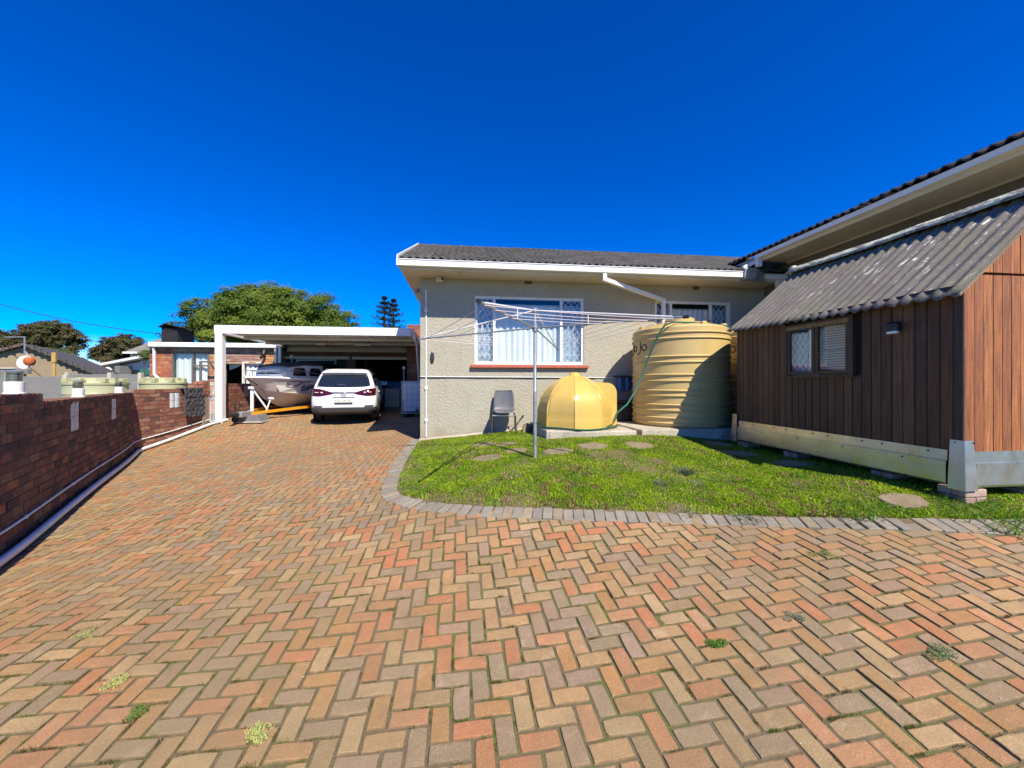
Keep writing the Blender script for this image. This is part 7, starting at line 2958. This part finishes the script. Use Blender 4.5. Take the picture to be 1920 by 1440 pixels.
def tree(name, label, base, trunk_h, lobes, m, n_clump, per, leaf, seed, limbs=8, tr=.22, group=None, clump=.42):
    """lobes: (centre, radii). Clumps sit on the shells of the lobes so the crown has pockets and sky holes"""
    rng = random.Random(seed)
    base = Vector(base)
    t = thing(name, label, 'tree', tuple(base), 'W', group)
    mb = MB()
    fork = base + Vector((rng.uniform(-.2, .2), 0, trunk_h))
    mb.tube([base - Vector((0, 0, .2)), base + Vector((.05, 0, trunk_h * .5)), fork], [tr * 1.3, tr, tr * .9], 9)
    br = MB()
    for k in range(limbs):
        c, r = lobes[k % len(lobes)]
        c = Vector(c)
        e = c + Vector((rng.uniform(-.7, .7) * r[0], rng.uniform(-.7, .7) * r[1], rng.uniform(-.2, .5) * r[2]))
        m1 = fork + (e - fork) * .45 + Vector((0, 0, .12 * (e - fork).length))
        br.tube([fork, m1, e], [tr * .55, tr * .32, tr * .08], 6)
        for q in range(3):
            s = fork + (e - fork) * rng.uniform(.4, .9)
            f = c + Vector((rng.gauss(0, .55) * r[0], rng.gauss(0, .55) * r[1], rng.uniform(-.3, .8) * r[2]))
            br.tube([s, (s + f) / 2 + Vector((0, 0, .1)), f], [tr * .2, tr * .12, tr * .03], 5)
    part('trunk', mb, M_bark, t, smooth=True)
    part('branches', br, M_bark, t, smooth=True)
    vol = [l[1][0] * l[1][1] * l[1][2] for l in lobes]
    nr = np.random.default_rng(seed)
    PP, DD = [], []
    for k in range(n_clump):
        c, r = rng.choices(lobes, vol)[0]
        th, ph = rng.uniform(0, 6.2832), math.asin(rng.uniform(-.55, 1))
        d = np.array((math.cos(th) * math.cos(ph), math.sin(th) * math.cos(ph), math.sin(ph)))
        rad = rng.uniform(.55, 1.02) if rng.random() < .8 else rng.uniform(.2, .6)
        cc_ = np.array(c) + d * np.array(r) * rad - np.array(base)
        cs = clump * rng.uniform(.6, 1.3)
        PP.append(cc_ + nr.normal(0, 1, (per, 3)) * np.array((1, 1, .5)) * cs * .5)
        DD.append(np.repeat(d[None], per, 0))
    me = leaf_mesh(np.concatenate(PP), np.concatenate(DD), leaf, seed)
    me.materials.append(m)
    o = bpy.data.objects.new('crown', me)
    link(o, t)
    return t


def lobes_from_px(D, lst, flat=.75):
    out = []
    for u, v, ru, rv, dd in lst:
        p = PW(u, v, D + dd)
        k = (D + dd) / FPX
        out.append(((p.x, p.y, p.z), (ru * k, ru * k * flat, rv * k)))
    return out


D = 24
tree('spreading_tree', 'big spreading green tree rising behind the carport roof', (PW(500, 0, D).x, D, -1.35), 3.2,
     lobes_from_px(D, [(500, 590, 90, 52, 0), (420, 597, 72, 45, -.5), (580, 595, 72, 48, .5), (365, 620, 50, 34, -.6), (632, 612, 42, 34, .3), (500, 562, 60, 34, 1), (455, 574, 55, 36, -1), (556, 572, 55, 36, -1), (515, 612, 90, 34, -1.6), (400, 628, 60, 26, -1.4), (615, 630, 50, 24, -1), (325, 632, 22, 18, 0)]),
     M_leafA, 980, 150, .062, 21, 18, .32, clump=.46)
D = 34
tree('dark_tree', 'large dark olive tree beyond the taupe neighbour house', (PW(80, 0, D).x, D, -1.35), 4.0,
     lobes_from_px(D, [(90, 632, 45, 27, 0), (40, 640, 42, 22, 0), (120, 640, 32, 28, 0), (145, 640, 16, 18, .4), (72, 616, 26, 13, 0), (98, 614, 32, 13, 0), (18, 642, 22, 16, 0), (120, 660, 30, 18, 0)]),
     M_leafB, 430, 110, .085, 22, 10, .4, 'dark trees beyond the white house', clump=.34)
tree('dark_tree', 'smaller dark round tree standing behind the white houses', (PW(225, 0, 45).x, 45, -1.35), 4.0,
     lobes_from_px(45, [(225, 652, 36, 22, 0), (198, 662, 26, 18, 0), (240, 642, 28, 15, 0), (215, 672, 40, 16, 0), (258, 650, 12, 9, 0)]),
     M_leafB, 330, 110, .10, 23, 8, .35, 'dark trees beyond the white house', clump=.42)
tree('leafy_shrub', 'bright green feathery shrub rising behind the taupe gable roof', (PW(100, 0, 27).x, 27, -1.35), 2.0,
     lobes_from_px(27, [(80, 672, 36, 20, 0), (115, 680, 34, 18, 0), (145, 692, 24, 14, 0), (50, 664, 26, 16, 0)]), M_leafC, 240, 90, .06, 24, 6, .12)
tree('small_shrub', 'small green creeper at the corner of the brick annex', (PW(272, 0, 20).x, 20, -1.35), 2.2,
     lobes_from_px(20, [(271, 664, 7, 8, 0), (277, 669, 6, 6, 0)]), M_leafC, 40, 60, .04, 25, 3, .025, clump=.2)

# Norfolk pines: whorls of level boughs
def pine(label, u, vt, D, seed, wid):
    pb_ = PW(u, 0, D)
    top = PW(u, vt, D).z
    base = Vector((pb_.x, D, -1.35))
    t = thing('norfolk_pine', label, 'tree', tuple(base), 'W', 'norfolk pines')
    part('trunk', MB().tube([(pb_.x, D, -1.35), (pb_.x, D, top * .6), (pb_.x, D, top)], [.28, .16, .02], 8), M_bark, t, smooth=True)
    rng = random.Random(seed)
    P = []
    z = top - .15
    while z > 1.5:
        R = min(wid, .25 + (top - z) * .50)
        o0 = rng.uniform(0, 1)
        for k in range(6):
            th = 6.2832 * (k + o0) / 6 + rng.uniform(-.25, .25)
            L = R * rng.uniform(.7, 1.1)
            for q in range(110):
                s = rng.uniform(.1, 1)
                sw = rng.gauss(0, .15) * (1.15 - s * .5)
                P.append((math.cos(th) * L * s - math.sin(th) * sw, math.sin(th) * L * s + math.cos(th) * sw, z + 1.35 + .34 * s * s * L / 2 + rng.gauss(0, .10)))
        z -= rng.uniform(.52, .78)
    P = np.array(P)
    me = leaf_mesh(P, np.tile((0, 0, 1.0), (len(P), 1)), .085, seed, .1)
    me.materials.append(M_pine)
    link(bpy.data.objects.new('crown', me), t)


pine('taller conical pine with tiered boughs far behind the carport', 721, 557, 46, 31, 1.7)
pine('shorter pine with tiered boughs leaning close behind the taller pine', 738, 562, 47.5, 37, 1.4)
